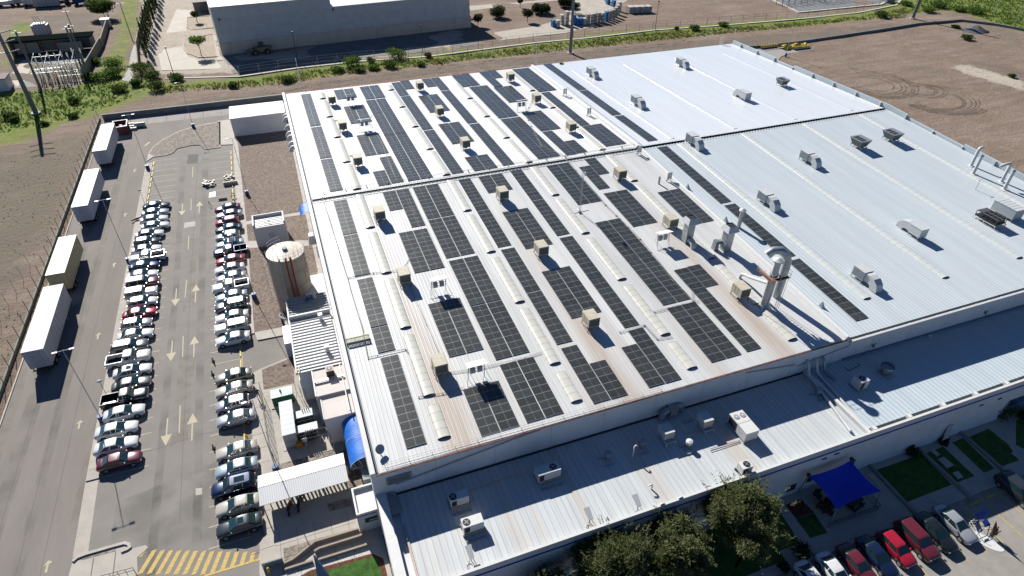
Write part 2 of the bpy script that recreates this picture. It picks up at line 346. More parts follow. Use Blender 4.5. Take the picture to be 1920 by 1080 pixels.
# wear on the asphalt
dm = MB()
for q in [[(-21.5, 40), (-20.6, 40), (-20.3, 90), (-20.8, 135), (-21.8, 135), (-21.2, 90)], [(-17.3, 40), (-16.4, 40), (-16.6, 90), (-16.4, 137), (-17.6, 137), (-17.6, 90)], [(-37, 40), (-35.5, 40), (-35, 120), (-37, 120)], [(-33.5, 35), (-32.6, 35), (-32.2, 150), (-33.6, 150)], [(-25, 42), (-15, 42), (-15, 54), (-25, 52)]]: dm.sheet(q, .007)
tag(dm.build('asphalt_wear', decal('wear', (.19, .18, .165), .4, .25, .4, .8)), kind='structure')
dm = MB()
for q in [[(-38.9, 50), (-37.8, 50), (-38, 80), (-38.9, 80)], [(-29.2, 50), (-28.4, 50), (-28.4, 66), (-29, 64)], [(-20, 58), (-18.2, 58), (-17.6, 74), (-19.6, 74)], [(-19.6, 84), (-18, 84), (-18, 100), (-19, 100)]]: dm.sheet(q, .01)
tag(dm.build('sand_drift', decal('sand', (.33, .27, .2), .4, .5, .45, .75)), kind='structure')
KH = .13
def bed(name, pts, mt, z=KH, kerb=True):
    struct(name, MB().sheet(pts, z + .006), mt)
# walkway between lane and car park
wk = MB(); wk.box(-28.35, -27.1, 56, 138.3, 0, KH)
struct('pavement', wk, CTILE)
wk = MB(); a_, b_ = site(165, 1038), site(136, 1046); wk.sheet([(-28.45, 56), (-27.15, 56), (a_.x, a_.y), (b_.x, b_.y)], .012); wk.box(-28.42, -28.36, 56, 138, .001, .1)
struct('ramp_strip', wk, CTILE)
jm = MB()
for i in range(33): jm.box(-28.3, -27.15, 57.5 + i * 2.5, 57.54 + i * 2.5, KH + .001, KH + .004)
tag(jm.build('joint', mat('joint_dark', (1, 1, 1))), kind='structure')
# gravel island at the head of the car park
Q8 = zz(200, 190, 8)
arc = gp(*Q8((605, 905), (622, 800), (690, 695), (845, 575), (1090, 450), (1285, 390), (1500, 340), (1708, 312)))
low = gp(*Q8((1712, 695), (1480, 728), (1445, 700), (1405, 660), (1250, 668), (1060, 712), (1000, 780), (900, 815), (700, 840)))
isl = arc + low
struct('island', MB().prism(isl, 0, KH), CONC)
cx = sum(p.x for p in isl) / len(isl); cy = sum(p.y for p in isl) / len(isl)
bed('gravel_island', [Vector((cx + (p.x - cx) * .965, cy + (p.y - cy) * .955)) for p in isl[1:]], GRAVG)
# walks and gravel beds between car park and factory
struct('walkway', MB().prism([(-11.45, 75.5), (-11.45, 142.3), (-14.6, 143.0), (-14.6, 157), (-10.6, 157), (-10.6, 146.3), (.9, 146.3), (.9, 73.6), (-4, 73.6), (-9.6, 73.8), (-9.9, 75.5)], 0, KH), CONC)
bed('gravel_bed', gp((446, 268), (438, 257), (541, 244), (567, 372), (571, 396), (461.5, 415), z=KH), GRAV)
bed('gravel_bed', gp((462, 421), (533.7, 407), (573, 401.6), (582.5, 450.4), (465, 451.5), z=KH), GRAV)
bed('gravel_bed', gp((465, 465), (569, 461), (585.6, 460), (596, 508), (590, 545), (536, 552), (534.5, 612), (477, 623), z=KH), GRAV)
# south yard
yard = gp(*Q3((160, 480), (320, 392), (700, 240))) + [Vector((.9, 69)), Vector((.9, 20))] + [Vector((-10.0, 20))] + gp(*Q5((300, 1080), (300, 700), (365, 600), (290, 370))) + gp(*Q4((245, 600), (205, 150))) + gp(*Q3((165, 640),))
struct('yard', MB().prism(yard, 0, KH), CTILE)
bed('gravel_bed', gp(*Q3((325, 404), (695, 250), (712, 560), (345, 640)), z=KH), GRAV)
bed('gravel_bed', gp((509, 874.4), (548.6, 863.4), (626, 843), (632, 862), (511, 886), z=KH), GRAVG)
bed('gravel_bed', gp((630.5, 852), (655, 838), (686, 905), (655, 916), z=KH), GRAV)
bed('gravel_bed', gp(*Q5((580, 752), (830, 680), (1160, 585), (1100, 610), (960, 668), (900, 720), (700, 888), (590, 920)), z=KH), GRAVG)
bed('gravel_bed', gp(*Q5((1100, 220), (1390, 140), (1400, 240), (1125, 315)), z=KH), GRAVG)
bed('pebble_strip', gp(*Q5((605, 1015), (930, 915), (1000, 890), (1590, 720), (1640, 808), (900, 1010), (790, 1080), (610, 1080)), z=KH), PEBB)
bed('mulch_border', gp(*Q5((780, 1080), (900, 1015), (1640, 812), (1770, 872), (1900, 1400), (780, 1400)), z=KH), MULCH)
struct('lawn', MB().sheet(gp(*Q5((850, 1080), (1000, 1050), (1650, 840), (1700, 870), (1760, 1080), (1840, 1400), (850, 1400)), z=KH), KH + .016), LAWN)
# joints in the yard paving
jm = MB()
for y in np.arange(41, 66, 2.2): jm.box(-11.8, -9.3, y, y + .04, KH + .002, KH + .006)
for y in np.arange(34.5, 41, 1.6): jm.box(-9.4, -1.5, y, y + .035, KH + .002, KH + .006)
for x in np.arange(-9, -1.5, 1.7): jm.box(x, x + .035, 34.5, 42.5, KH + .007, KH + .01)
for y in np.arange(76, 141, 3.1): jm.box(-11.4, -10.1, y, y + .04, KH + .002, KH + .006)
for y in np.arange(76, 141, 3.1): jm.box(-.7, .8, y, y + .04, KH + .002, KH + .006)
tag(jm.build('joint', mat('joint_dark', (1, 1, 1))), kind='structure')
# painted stalls
ln = MB()
PW = [56.05 + 2.517 * i for i in range(34)]
for i, y in enumerate(PW): ln.box(-27.0, -22.15, y - .06, y + .06, .008, .012)
e = [site(384, t).y for t in (396, 408, 422, 435, 449.5, 463.8, 478.8, 494.5, 510.5, 527.5, 545, 563, 581, 601, 621.8, 643, 665, 688, 712.5, 737.5, 763, 791, 820.5, 850.8, 883, 917, 953, 990, 1030)]
PE_ = list(np.polyval(np.polyfit(range(len(e)), e, 1), range(len(e)))); dE = PE_[0] - PE_[1]
PEall = [PE_[0] + dE * k for k in range(17, 0, -1)] + PE_
PEall = [y for y in PEall if y < 140.5]
for y in PEall:
    ln.box(-15.75, -11.75, y - .06, y + .06, .008, .012)
ln.box(-11.8, -11.68, PE_[18] - 1, PE_[16] + 1, .008, .012)
tag(ln.build('stall_line', LINE), kind='structure')
# lane dashes and arrows
ln = MB()
for a, b_ in [((437, 270 + 170 / 4), (436, 270 + 250 / 4)), ((433.5 - 75, 270 + 412 / 4), ((433 - 75), 270 + 500 / 4)), ((354, 442), (353, 468)), ((350, 525), (347, 558)), ((343.5, 630), (342.5, 670)), ((338, 760), (336, 812))]:
    if a[0] > 400: a = (362, a[1]); b_ = (361, b_[1])
    p, q = site(*a), site(*b_); ln.strip([p, q], .14, .012)
tag(ln.build('lane_line', LINE), kind='structure')
ar = MB()
def arrow(x, y0, y1, w=.16, hw=.62, hl=1.7, s=1):
    """shaft from y0 to head tip at y1"""
    d = 1 if y1 > y0 else -1; yh = y1 - d * hl
    ar.sheet([(x - w / 2, y0), (x + w / 2, y0), (x + w / 2, yh), (x - w / 2, yh)], .013); ar.sheet([(x - hw, yh), (x + hw, yh), (x, y1)], .013)
for t, h_, in [((342.5, 382), (341, 404)), ((331, 540 + 5 / 4), (328.5, 540 + 135 / 4)), ((323, 540 + 395 / 4), (320.5, 540 + 550 / 4)), ((314, 540 + 975 / 4), (311, 810 + 105 / 4)),
               ((373.5, 400), (374, 378)), ((366.5, 540 + 108 / 4), (367, 534)), ((363, 540 + 520 / 4), (365, 540 + 362 / 4)), ((360, 810 + 65 / 4), (361, 540 + 940 / 4))]:
    p, q = site(*t), site(*h_); arrow((p.x + q.x) / 2, p.y, q.y)
tag(ar.build('painted_arrow', LINE), kind='structure')
ar = MB()
for q in [(252.5, 320), (235, 403), (214, 497), (184, 630), (149, 796), (89, 1062)]:
    p = site(*q); x, y = p.x, p.y
    for pts in ([(x - .12, y - .7), (x + .1, y - .7), (x + .1, y + .2), (x - .12, y + .2)], [(x - .4, y + .1), (x + .4, y + .3), (x + .0, y + .7)]): ar.sheet(pts, .014)
p = site(275, 270); ar.sheet([(p.x - .5, p.y - 1), (p.x - .1, p.y - 1), (p.x + .8, p.y + .8), (p.x + .3, p.y + .9)], .014)
tag(ar.build('painted_arrow', LINE), kind='structure')
# hatched crossing, bottom of the car park
Q9 = zz(120, 980, 4.364); hc = MB()
def seg(a, b_, w):
    p, q = site(*a), site(*b_); d = (q - p).normalized(); nn = Vector((1, 0, 0)) * (w / 2) / max(.3, abs(d.y)); hc.sheet([p - nn, p + nn, q + nn, q - nn], .014)
for i in range(-1, 14):
    top = (742 + 67.5 * i, 223 + 1.6 * i); bot = (622 + 73 * i, 418 + 1.2 * i)
    if i == -1: bot = (608, 285); top = (668, 212)
    L0 = lambda x: 427 - (x - 1180) * (127 / 420)
    if bot[0] > 1180:
        for t in np.linspace(0, 1, 60):
            x = top[0] + (bot[0] - top[0]) * t; y = top[1] + (bot[1] - top[1]) * t
            if x > 1180 and y > L0(x): bot = (x, y); break
    seg(Q9(top)[0], Q9(bot)[0], .42)
p, q = [site(*v) for v in Q9((1150, 436), (1600, 300))]; hc.strip([p, q], .22, .018)
tag(hc.build('crossing', YCROSS), kind='structure')
cp_ = gp(*Q9((40, 436), (70, 325), (180, 268), (430, 195), (520, 170), (545, 190), (560, 212), (670, 185), (690, 208), (600, 285), (606, 436))); a_ = cp_[0]; z_ = cp_[-1]
struct('entrance_slab', MB().prism(cp_ + [Vector((z_.x, 36)), Vector((a_.x, 36))], 0, .05), CTILE)
ks = MB(); ks.strip(gp(*Q9((75, 322), (110, 290), (180, 262), (430, 190), (500, 172), (535, 182), (542, 205), (520, 222), (470, 240))), .3, .052, .2)
struct('kerb', ks, CONC)
bed('gravel_bed', gp(*Q9((120, 305), (190, 275), (425, 208), (425, 235), (150, 308))), GRAVG, z=.055)
jm = MB(); 
for a, b_ in (((245, 290), (222, 436)), ((425, 240), (402, 436))): jm.strip(gp(*Q9(a, b_)), .09, .056)
tag(jm.build('joint', mat('joint_dark', (1, 1, 1))), kind='structure')
# drains and patches
dr = MB(); dr.sheet(gp((352.5, 290), (372, 289), (370.5, 306), (350.5, 307)), .012); struct('asphalt_patch', dr, mat('asphalt_patch', (.13, .125, .12), .9))
dr = MB(); dr.sheet(gp((346, 418), (366, 414.5), (366.5, 424), (345, 428)), .012); struct('concrete_patch', dr, CONC)
dr = MB(); dr.sheet(gp((367, 916), (379, 914.5), (379, 927), (367, 929)), .012); struct('drain_cover', dr, CONC)
# lane edge kerb on the far left and the low drain
kb = MB(); kb.strip([(-39.3, 35), (-39.1, 80), (-39.2, 167)], .16, 0, .12); struct('kerb', kb, CONC)
# ---- south side: paving, lawns, visitors' car park
struct('south_paving', MB().prism([(1, 10), (1, 28.05), (125, 28.05), (125, 21.1), (30, 21.1), (30, 10)], 0, KH), CTILE)
struct('visitor_car_park', MB().sheet([(30, -30), (30, 21.1), (130, 21.1), (130, -30)], .004), mat('asphalt_pale', (.31, .29, .26), .9, var=.12, scale=.5, bump=.01))
for q in (QB((810, 290), (1150, 170), (1375, 400), (1030, 535)), QB((1180, 165), (1310, 115), (1545, 335), (1410, 385)), QB((1380, 85), (1460, 50), (1695, 280), (1615, 310)), QC((500, 550), (760, 440), (1010, 640), (1140, 840), (900, 925)),
          QC((1110, 330), (1215, 290), (1400, 560), (1400, 800), (1105, 640)), QD((330, 860), (545, 780), (705, 1020), (500, 1080)), QB((-260, 1050), (-20, 500), (60, 560), (240, 840), (-260, 1020))):
    struct('lawn', MB().sheet(gp(*q), KH + .006), LAWN)
struct('lawn', MB().sheet([(3, 22), (3, 27.5), (38, 27.5), (38, 22)], KH + .003), LAWN)
struct('gravel_bed', MB().sheet(gp(*QD((200, 690), (385, 615), (545, 775), (335, 855))), KH + .007), MULCH)
st = MB()
for q in (QC((20, 720), (60, 700), (145, 770), (105, 795)), QC((115, 830), (190, 800), (320, 905), (235, 945)), QC((300, 1000), (370, 980), (440, 1055), (370, 1080)), QC((1040, 750), (1090, 730), (1170, 810), (1140, 830)), QD((1165, 330), (1225, 305), (1385, 455), (1310, 475))):
    st.prism(gp(*q), KH, KH + .09)
struct('stone_slab', st, CONC)
kw = MB()
for a, b_ in ((QB((750, 255))[0], QB((1125, 650))[0]), (QB((1105, 120))[0], QB((1510, 500))[0]), (QB((1430, 5))[0], QB((1840, 370))[0])): kw.strip(gp(a, b_), .35, KH, KH + .28)
kw.strip(gp(*QB((250, 830), (370, 960))), .3, KH, KH + .25)
struct('path_wall', kw, CONCD)
ln = MB()
SX = [37.3 + 2.56 * i for i in range(14)]
for x in SX: ln.box(x - .06, x + .06, 15.6, 21, .008, .012)
for x in SX[9:12]: ln.box(x + .6, x + 2.1, 20.2, 20.45, .012, .14)
tag(ln.build('stall_line', mat('line_yellow', (.50, .38, .12), .8, var=.2, scale=6)), kind='structure')
# ================================================================ FACTORY
WX0, WX1, YN = .9, 113.2, 138.1
XS = 56.9                                                     # where the older west roof meets the newer east roof
ZN = zroof(YN)
fac = thing('factory', 'huge white flat factory hall whose corrugated roof carries solar panels and skylights', 'factory')
WALLW = mat('factory_wall', (.72, .72, .73), .7, var=.06, scale=.5)
wm = MB()
wm.box(WX0, WX1, YW, YN, -.1, 9.6)
wm.add([(WX0, YW, 9.6), (WX0, YN, 9.6), (WX0, YN, ZN - .25), (WX0, YR, ZR - .25), (WX0, YW, ZE - .25)], [(0, 4, 3, 2, 1)])
wm.add([(WX1, YW, 9.6), (WX1, YN, 9.6), (WX1, YN, ZN - .25), (WX1, YR, ZR - .25), (WX1, YW, ZE - .25)], [(0, 1, 2, 3, 4)])
wm.add([(WX0, YW, 9.6), (WX1, YW, 9.6), (WX1, YW, ZE - .1), (WX0, YW, ZE - .1)], [(0, 1, 2, 3)])
wm.add([(WX0, YN, 9.6), (WX1, YN, 9.6), (WX1, YN, ZN - .1), (WX0, YN, ZN - .1)], [(3, 2, 1, 0)])
wm.build('wall', WALLW, fac)
# stains on the roof run from the coolers down to the eave
COOL_N = [(711, 421), (757, 541), (824, 712), (942, 382), (1015, 488), (1108, 624), (1163, 343), (1258, 435), (1390, 568)]
COOL_F = [(622, 200), (642, 250), (670, 317), (787, 173), (824, 222), (872, 284), (957, 156), (1006, 197), (1071, 252)]
cool_n = [onroof(*p) for p in COOL_N]; cool_f = [onroof(*p) for p in COOL_F]
def roof_half(name, x0, x1, ya, yb, za, zb, mt, dz=0.):
    nx = int((x1 - x0) / .4) + 1; ny = int((yb - ya) / 1.2) + 1
    X, Y = np.meshgrid(np.linspace(x0, x1, nx), np.linspace(ya, yb, ny)); Z = za + (Y - ya) / (yb - ya) * (zb - za) + dz
    st = np.zeros(X.shape)
    for p in cool_n + cool_f:
        down = -1 if p.y < YR else 1
        t = (Y - p.y) * down; k = np.exp(-((X - p.x + .3) / (.75 + .02 * np.clip(t, 0, 60))) ** 2)
        st += k * np.where(t > -.5, .55 + .45 * np.clip(t / 12, 0, 1), 0) * (.42 if down < 0 else .12)
    for xs, a in ((24.6, .5), (39.5, .55), (11.2, .5), (31, .35), (17, .2)): st += np.exp(-((X - xs) / 1.1) ** 2) * np.clip((62 - Y) / 18, 0, 1) * a * (Y < YR)
    v = np.stack([X.ravel(), Y.ravel(), Z.ravel()], 1); idx = np.arange(nx * ny).reshape(ny, nx)
    f = np.stack([idx[:-1, :-1].ravel(), idx[:-1, 1:].ravel(), idx[1:, 1:].ravel(), idx[1:, :-1].ravel()], 1)
    me = bpy.data.meshes.new(name); me.from_pydata(v.tolist(), [], f.tolist()); me.update()
    a = me.attributes.new('stain', 'FLOAT', 'POINT'); a.data.foreach_set('value', np.clip(st, 0, 1).ravel().astype('f4'))
    me.materials.append(mt); o = bpy.data.objects.new(name, me); C.objects.link(o); o.parent = fac; return o
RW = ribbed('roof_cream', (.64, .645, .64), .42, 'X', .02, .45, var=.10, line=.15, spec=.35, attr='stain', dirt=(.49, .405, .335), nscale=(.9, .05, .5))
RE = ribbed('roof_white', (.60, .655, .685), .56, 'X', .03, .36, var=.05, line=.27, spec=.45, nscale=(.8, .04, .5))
RWF = ribbed('roof_cream_far_lit', (.76, .755, .74), .61, 'X', .03, .42, var=.05, line=.12, spec=.4, attr='stain', dirt=(.56, .48, .4), nscale=(.9, .05, .5))  # paler copy of the cream roof: sun on the north slope put into the colour
REF = ribbed('roof_white_far_lit', (.74, .77, .80), .84, 'X', .02, .22, var=.03, line=.10, spec=.55, nscale=(.8, .04, .5))  # whiter, glossier copy of the east sheet, painting in the sunlit north slope
RX0 = 1.62
GAP = .46
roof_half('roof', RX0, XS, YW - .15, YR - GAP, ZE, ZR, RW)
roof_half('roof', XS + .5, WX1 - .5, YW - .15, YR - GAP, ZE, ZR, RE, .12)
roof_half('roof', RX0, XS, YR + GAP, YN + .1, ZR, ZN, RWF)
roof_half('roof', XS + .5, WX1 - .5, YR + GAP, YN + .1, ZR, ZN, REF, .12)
# ridge gap: shallow slot, its shadow painted dark teal, with ribbed lips and a white cap lying across in places
rm = MB(); rm.box(RX0, WX1 - .5, YR - .6, YR + .6, ZR - .45, ZR - .13); rm.build('ridge_slot', mat('slot_shade', (.02, .045, .06), .7), fac)
rt = MB()
x = RX0 + .3
while x < WX1 - .7:
    rt.box(x, x + .2, YR - GAP - .35, YR - GAP + .12, ZR - .02 + (.12 if x > XS else 0), ZR + .035 + (.12 if x > XS else 0)); rt.box(x, x + .2, YR + GAP - .12, YR + GAP + .3, ZR - .02 + (.12 if x > XS else 0), ZR + .035 + (.12 if x > XS else 0)); x += .61
rt.box(RX0, WX1 - .6, YR - GAP - .36, YR - GAP - .3, ZR - .03, ZR + .03); rt.box(RX0, WX1 - .6, YR + GAP + .24, YR + GAP + .3, ZR - .03, ZR + .03)
rt.build('ridge_lip', WM, fac)
# west parapet, gable caps
pm = MB()
for ya, yb in ((YW - .3, YR), (YR, YN + .1)):
    za, zb = zroof(ya) + .38, zroof(yb) + .38
    pm.add([(WX0 - .05, ya, za - .55), (WX0 + .42, ya, za - .55), (WX0 + .42, yb, zb - .55), (WX0 - .05, yb, zb - .55), (WX0 - .05, ya, za), (WX0 + .42, ya, za), (WX0 + .42, yb, zb), (WX0 - .05, yb, zb)],
           [(4, 5, 6, 7), (0, 1, 5, 4), (1, 2, 6, 5), (2, 3, 7, 6), (3, 0, 4, 7), (0, 3, 2, 1)])
pm.build('parapet', W_, fac)
gm = MB(); gm.add([(WX0 + .42, YW, ZE - .02), (RX0, YW, ZE - .02), (RX0, YR, ZR - .02), (WX0 + .42, YR, ZR - .02)], [(0, 1, 2, 3)])
gm.add([(WX0 + .42, YR, ZR - .02), (RX0, YR, ZR - .02), (RX0, YN, ZN - .02), (WX0 + .42, YN, ZN - .02)], [(0, 1, 2, 3)])
gm.build('gutter', mat('gutter_shade_blue', (.05, .085, .12), .5), fac)  # dark blue paints the parapet's shadow line into the gutter strip
# raised flashing between west and east roof
fm = MB()
for ya, yb in ((YW - .2, YR - GAP), (YR + GAP, YN)):
    za, zb = zroof(ya), zroof(yb)
    fm.add([(XS - .35, ya, za + .01), (XS - .1, ya, za + .42), (XS + .12, ya, za + .5), (XS + .52, ya, za + .14), (XS - .35, yb, zb + .01), (XS - .1, yb, zb + .42), (XS + .12, yb, zb + .5), (XS + .52, yb, zb + .14)],
           [(0, 4, 5, 1), (1, 5, 6, 2), (2, 6, 7, 3), (0, 1, 2, 3), (7, 6, 5, 4)])
fm.build('flashing', W_, fac)
# east parapet with returns
em = MB(); pier = MB()
xe = WX1 - .5
ys = list(np.arange(YW, YN, 6.4)) + [YN]
for a, b_ in zip(ys, ys[1:]):
    if a < YR < b_: segs = [(a, YR), (YR, b_)]
    else: segs = [(a, b_)]
    for u, v in segs:
        h = .95 if (82 < u < 110 or u > 118 or u < 70) else .55
        zu, zv = zroof(u), zroof(v)
        em.add([(xe, u, zu - .6), (xe + .5, u, zu - .6), (xe + .5, v, zv - .6), (xe, v, zv - .6), (xe + .15, u, zu + h), (xe + .5, u, zu + h), (xe + .5, v, zv + h), (xe + .15, v, zv + h)],
               [(4, 5, 6, 7), (0, 1, 5, 4), (1, 2, 6, 5), (2, 3, 7, 6), (3, 0, 4, 7)])
    h = .95 if (82 < a < 110 or a > 118 or a < 70) else .55
    pier = MB(); pier.box(xe - .22, xe + .14, a - .12, a + .12, zroof(a) - .1, zroof(a) + h - .02); pier.build('parapet_rib', W_, fac)
em.build('parapet', ribbed('parapet_sheet', (.50, .58, .62), .5, 'Y', .02, .4, line=.15), fac)
# eaves: rusty drip line west, white gutter with dark joints east, corrugated red rim in the north
ev = MB(); ev.box(WX0 + .5, XS, YW - .32, YW - .17, ZE - .12, ZE - .02); ev.build('eave_trim', mat('rust_trim', (.16, .07, .05), .7, var=.5, scale=1.2), fac)
ev = MB()
x = XS + .6
while x < WX1 - 2: ev.box(x, x + 2.0, YW - .4, YW - .18, ZE - .06, ZE + .1); x += 2.22
ev.build('eave_trim', DK, fac)
ev = MB(); ev.box(XS + .2, WX1 - .4, YW - .75, YW - .41, ZE - .35, ZE + .06); ev.build('eave_gutter', WM, fac)
ev = MB(); ev.box(WX0 + .5, WX1 - .5, YN + .12, YN + .3, ZN - .25, ZN + .05); ev.build('eave_trim', mat('red_trim', (.35, .09, .06), .7, var=.3, scale=3), fac)
# skylights
SKY_E = mat('skylight_sheet_east', (.62, .65, .635), .35, var=.05, spec=.5, scale=.8)
SKY_C = mat('skylight_sheet', (.645, .635, .57), .3, var=.05, spec=.5, scale=.8)
SKY_CAP = mat('skylight_end_shade', (.09, .10, .09), .5, var=.3)  # dark ends: shadow on the near face painted into the colour
SKY_RIB = mat('skylight_rib', (.42, .41, .36), .6); SKY_RIBE = mat('skylight_rib_east', (.55, .57, .56), .5)
def skylight(x, y0, y1, hw=.68, h=.32, dz=0., sm=None):
    h *= .8; o = MB(); n = 10; A = [PI * k / n for k in range(n + 1)]
    prof = [(-hw * math.cos(a), h * math.sin(a) ** .8) for a in A]
    ns = max(2, int((y1 - y0) / 1.0)); Ys = np.linspace(y0, y1, ns + 1)
    vs = [(x + px, y, zroof(y) + dz + pz) for y in Ys for px, pz in prof]; fs = [(i * (n + 1) + k, i * (n + 1) + k + 1, (i + 1) * (n + 1) + k + 1, (i + 1) * (n + 1) + k) for i in range(ns) for k in range(n)]
    o.add(vs, fs, 0, True)
    for y in Ys[1:-1]:
        vs = [(x + px * 1.012, y + dy, zroof(y) + dz + pz * 1.012 + .004) for dy in (-.022, .022) for px, pz in prof]
        o.add(vs, [(k, k + 1, n + 2 + k, n + 1 + k) for k in range(n)], 1)
    so = o.build('skylight', [sm or SKY_C, SKY_RIB if sm is None else SKY_RIBE], fac)
    for y, d in ((y0, -1), (y1, 1)):
        e = MB(); vs = [(x + px, y + d * .02, zroof(y) + dz + pz) for px, pz in prof]; e.add(vs, [tuple(range(n + 1)) if d < 0 else tuple(range(n, -1, -1))])
        e.build('end_cap', SKY_CAP, so)
def caps(lst): return [onroof(*p) for p in lst]
# strip centre lines and the seams where one skylight ends
def strip_of(x, pts, dz=0., y_end=None, gap=1.25):
    ys = sorted([p.y for p in caps(pts)], reverse=True)
    return ys
A_n = caps([(691, 428), (722, 513), (759, 615.5), (805, 742), (831, 822)]); A_f = caps([(602, 186), (615.5, 220), (630, 258.5), (647, 305), (666, 356)])
XA, XB, XC, XD = 8.45, 22.75, 36.9, 50.7
B_n = caps([(873.5, 396), (919, 473.5), (974, 567), (1042, 682), (1081, 753)]); B_f = caps([(728.5, 170), (749.5, 202), (773.5, 239), (801.5, 281), (835, 329)])
C_n = caps([(1035, 367.5), (1092, 439), (1163, 525), (1246, 628), (1297, 691)]); C_f = caps([(846.5, 155.5), (874.5, 186), (905.5, 220), (943.5, 260), (985, 306)])
D_n = caps([(1185, 340.5), (1333, 486), (1419, 571), (1486, 637)]); D_f = caps([(991, 171.5), (1030.5, 203.5), (1075, 240), (1125, 282)])
for xc, near_, far_ in ((XA, A_n, A_f), (XB, B_n, B_f), (XC, C_n, C_f), (XD, D_n, D_f)):
    top = YR - .7
    for p in near_: skylight(xc, p.y, top); top = p.y - 1.5
    top = YN - 2.2
    for p in far_:
        y0 = max(p.y, YR + .8)
        if top - y0 > 3: skylight(xc, y0, top)
        top = y0 - 1.3
for xc in (64.7, 78.1, 91.9, 105.6):
    skylight(xc, 43.3, YR - .8, .62, .26, .12, SKY_E); skylight(xc, YR + 1.6, YN - 6.5, .5, .08, .12, REF)
# brackets and painted bands on the south wall
def wall_bar(pts, w, m, name, y=YW - .03):
    o = MB()
    for (xa, za), (xb, zb) in zip(pts, pts[1:]):
        dx, dz = xb - xa, zb - za; L = math.hypot(dx, dz); nx, nz_ = -dz / L * w / 2, dx / L * w / 2
        o.add([(xa - nx, y, za - nz_), (xb - nx, y, zb - nz_), (xb + nx, y, zb + nz_), (xa + nx, y, za + nz_)], [(0, 1, 2, 3)])
    return o.build(name, m, fac)
GREYB = mat('wall_band', (.30, .33, .35), .7)
wall_bar([(3, 7.6), (15, 9.25), (18, 9.55)], .28, GREYB, 'cable_duct')
wall_bar([(43, 9.1), (50.3, 8.0)], .22, GREYB, 'cable_duct'); wall_bar([(50.6, 7.6), (58, 8.6), (59.2, 9.9)], .22, GREYB, 'cable_duct')
wall_bar([(64, 9.5), (112, 9.75)], .22, GREYB, 'cable_duct')
mm = MB(); 
for x in np.arange(7, 112, 6.1): mm.box(x, x + .04, YW - .012, YW, 6.3, 9.7)
mm.build('panel_joint', mat('joint_wall', (.4, .42, .43), .8), fac)
mm = MB(); mm.box(2.2, 4.6, YW - .16, YW - .02, 7.9, 8.9); mm.box(2.4, 4.4, YW - .18, YW - .161, 8.05, 8.75, 1); mm.build('vent_frame', [GALV, mat('vent_inside', (.16, .18, .19), .6)], fac)
mm = MB()
for x in (62, 81, 99): mm.box(x, x + .8, YW - .05, YW - .01, 7.4, 7.55); mm.box(x + .2, x + .28, YW - .3, YW - .01, 7.1, 7.6)
mm.build('bracket', GREYB, fac)
# small fins sitting against the flashing
fins = [(1287.5, 355), (1358.5, 416.5), (1537.5, 577)]
for p in fins:
    q = onroof(*p); o = MB(); o.add([(q.x - .1, q.y - .35, q.z), (q.x + .5, q.y - .35, q.z), (q.x + .5, q.y + .35, q.z), (q.x - .1, q.y + .35, q.z), (q.x + .1, q.y, q.z + 1.)], [(0, 1, 4), (1, 2, 4), (2, 3, 4), (3, 0, 4)]); o.build('roof_vent', GALV, fac)
# wall hoods on the west wall (white scoops)
for i, p in enumerate([(534, 217), (538, 222), (541.5, 237), (545, 249), (548, 256), (552, 268), (555, 276)]):
    y = site(p[0] + 4, p[1] + 5, 8.6).y; o = MB()
    o.bend([(WX0, y, 9.2), (WX0 - .35, y, 9.2), (WX0 - .6, y, 9.0), (WX0 - .7, y, 8.5)], [.38, .38, .37, .45], 10); o.build('wall_hood', W_, fac)
y = site(603, 447, 8).y; o = MB(); o.box(WX0 - 1.1, WX0, y - .7, y + .7, 7.6, 9, top=(.2, .2)); o.build('wall_hood', W_, fac)

# ---------------------------------------------------------------- low wing along the south front
wing = thing('office_wing', 'long low white wing with blue stripe along the south front of the factory', 'building')
LX0, LX1, YS_ = 1.0, 125., 28.06
lm = MB(); lm.box(LX0, LX1, YS_, YW - .02, 0, ZL - .15); lm.build('wall', mat('wing_wall', (.70, .71, .72), .7, var=.07, scale=.6), wing)
lm = MB()
lm.box(LX0, LX1, YS_ - .02, YS_ + .24, ZL - .14, 6.82); lm.box(LX0 - .02, LX0 + .95, YS_ + .25, YW + .7, ZL - .14, 6.86); lm.build('parapet', W_, wing)
lm = MB(); lm.box(LX0 + .3, LX1, YS_ - .035, YS_ - .021, 5.72, 5.94); lm.build('stripe', STRIPE, wing)
LRW = ribbed('wing_roof_cream', (.56, .59, .605), .61, 'X', .02, .45, var=.1, line=.2, spec=.35, attr='stain', dirt=(.53, .42, .32), nscale=(1.2, .06, .5))
LRE = ribbed('wing_roof_white', (.53, .61, .66), .61, 'X', .04, .4, var=.05, line=.28, spec=.4, nscale=(.8, .05, .5))
XSL = site(1641, 806, ZL).x - 1.4
nx = 130; X, Y = np.meshgrid(np.linspace(LX0 + 1.75, XSL, nx), np.linspace(YS_ + .25, YW - .03, 12)); st = np.zeros(X.shape)
for xs, wd, a in ((12.5, .8, .6), (19.3, .35, .9), (27.3, 1.0, .7), (37.4, .9, .9), (14.7, .3, .5), (4.5, 1.2, .3), (8, .8, .4), (47, .5, .25)): st += np.exp(-((X - xs) / wd) ** 2) * a * .7 * np.clip((39.5 - Y) / 5, .4, 1)
v = np.stack([X.ravel(), Y.ravel(), np.full(X.size, ZL)], 1); idx = np.arange(nx * 12).reshape(12, nx); f = np.stack([idx[:-1, :-1].ravel(), idx[:-1, 1:].ravel(), idx[1:, 1:].ravel(), idx[1:, :-1].ravel()], 1)
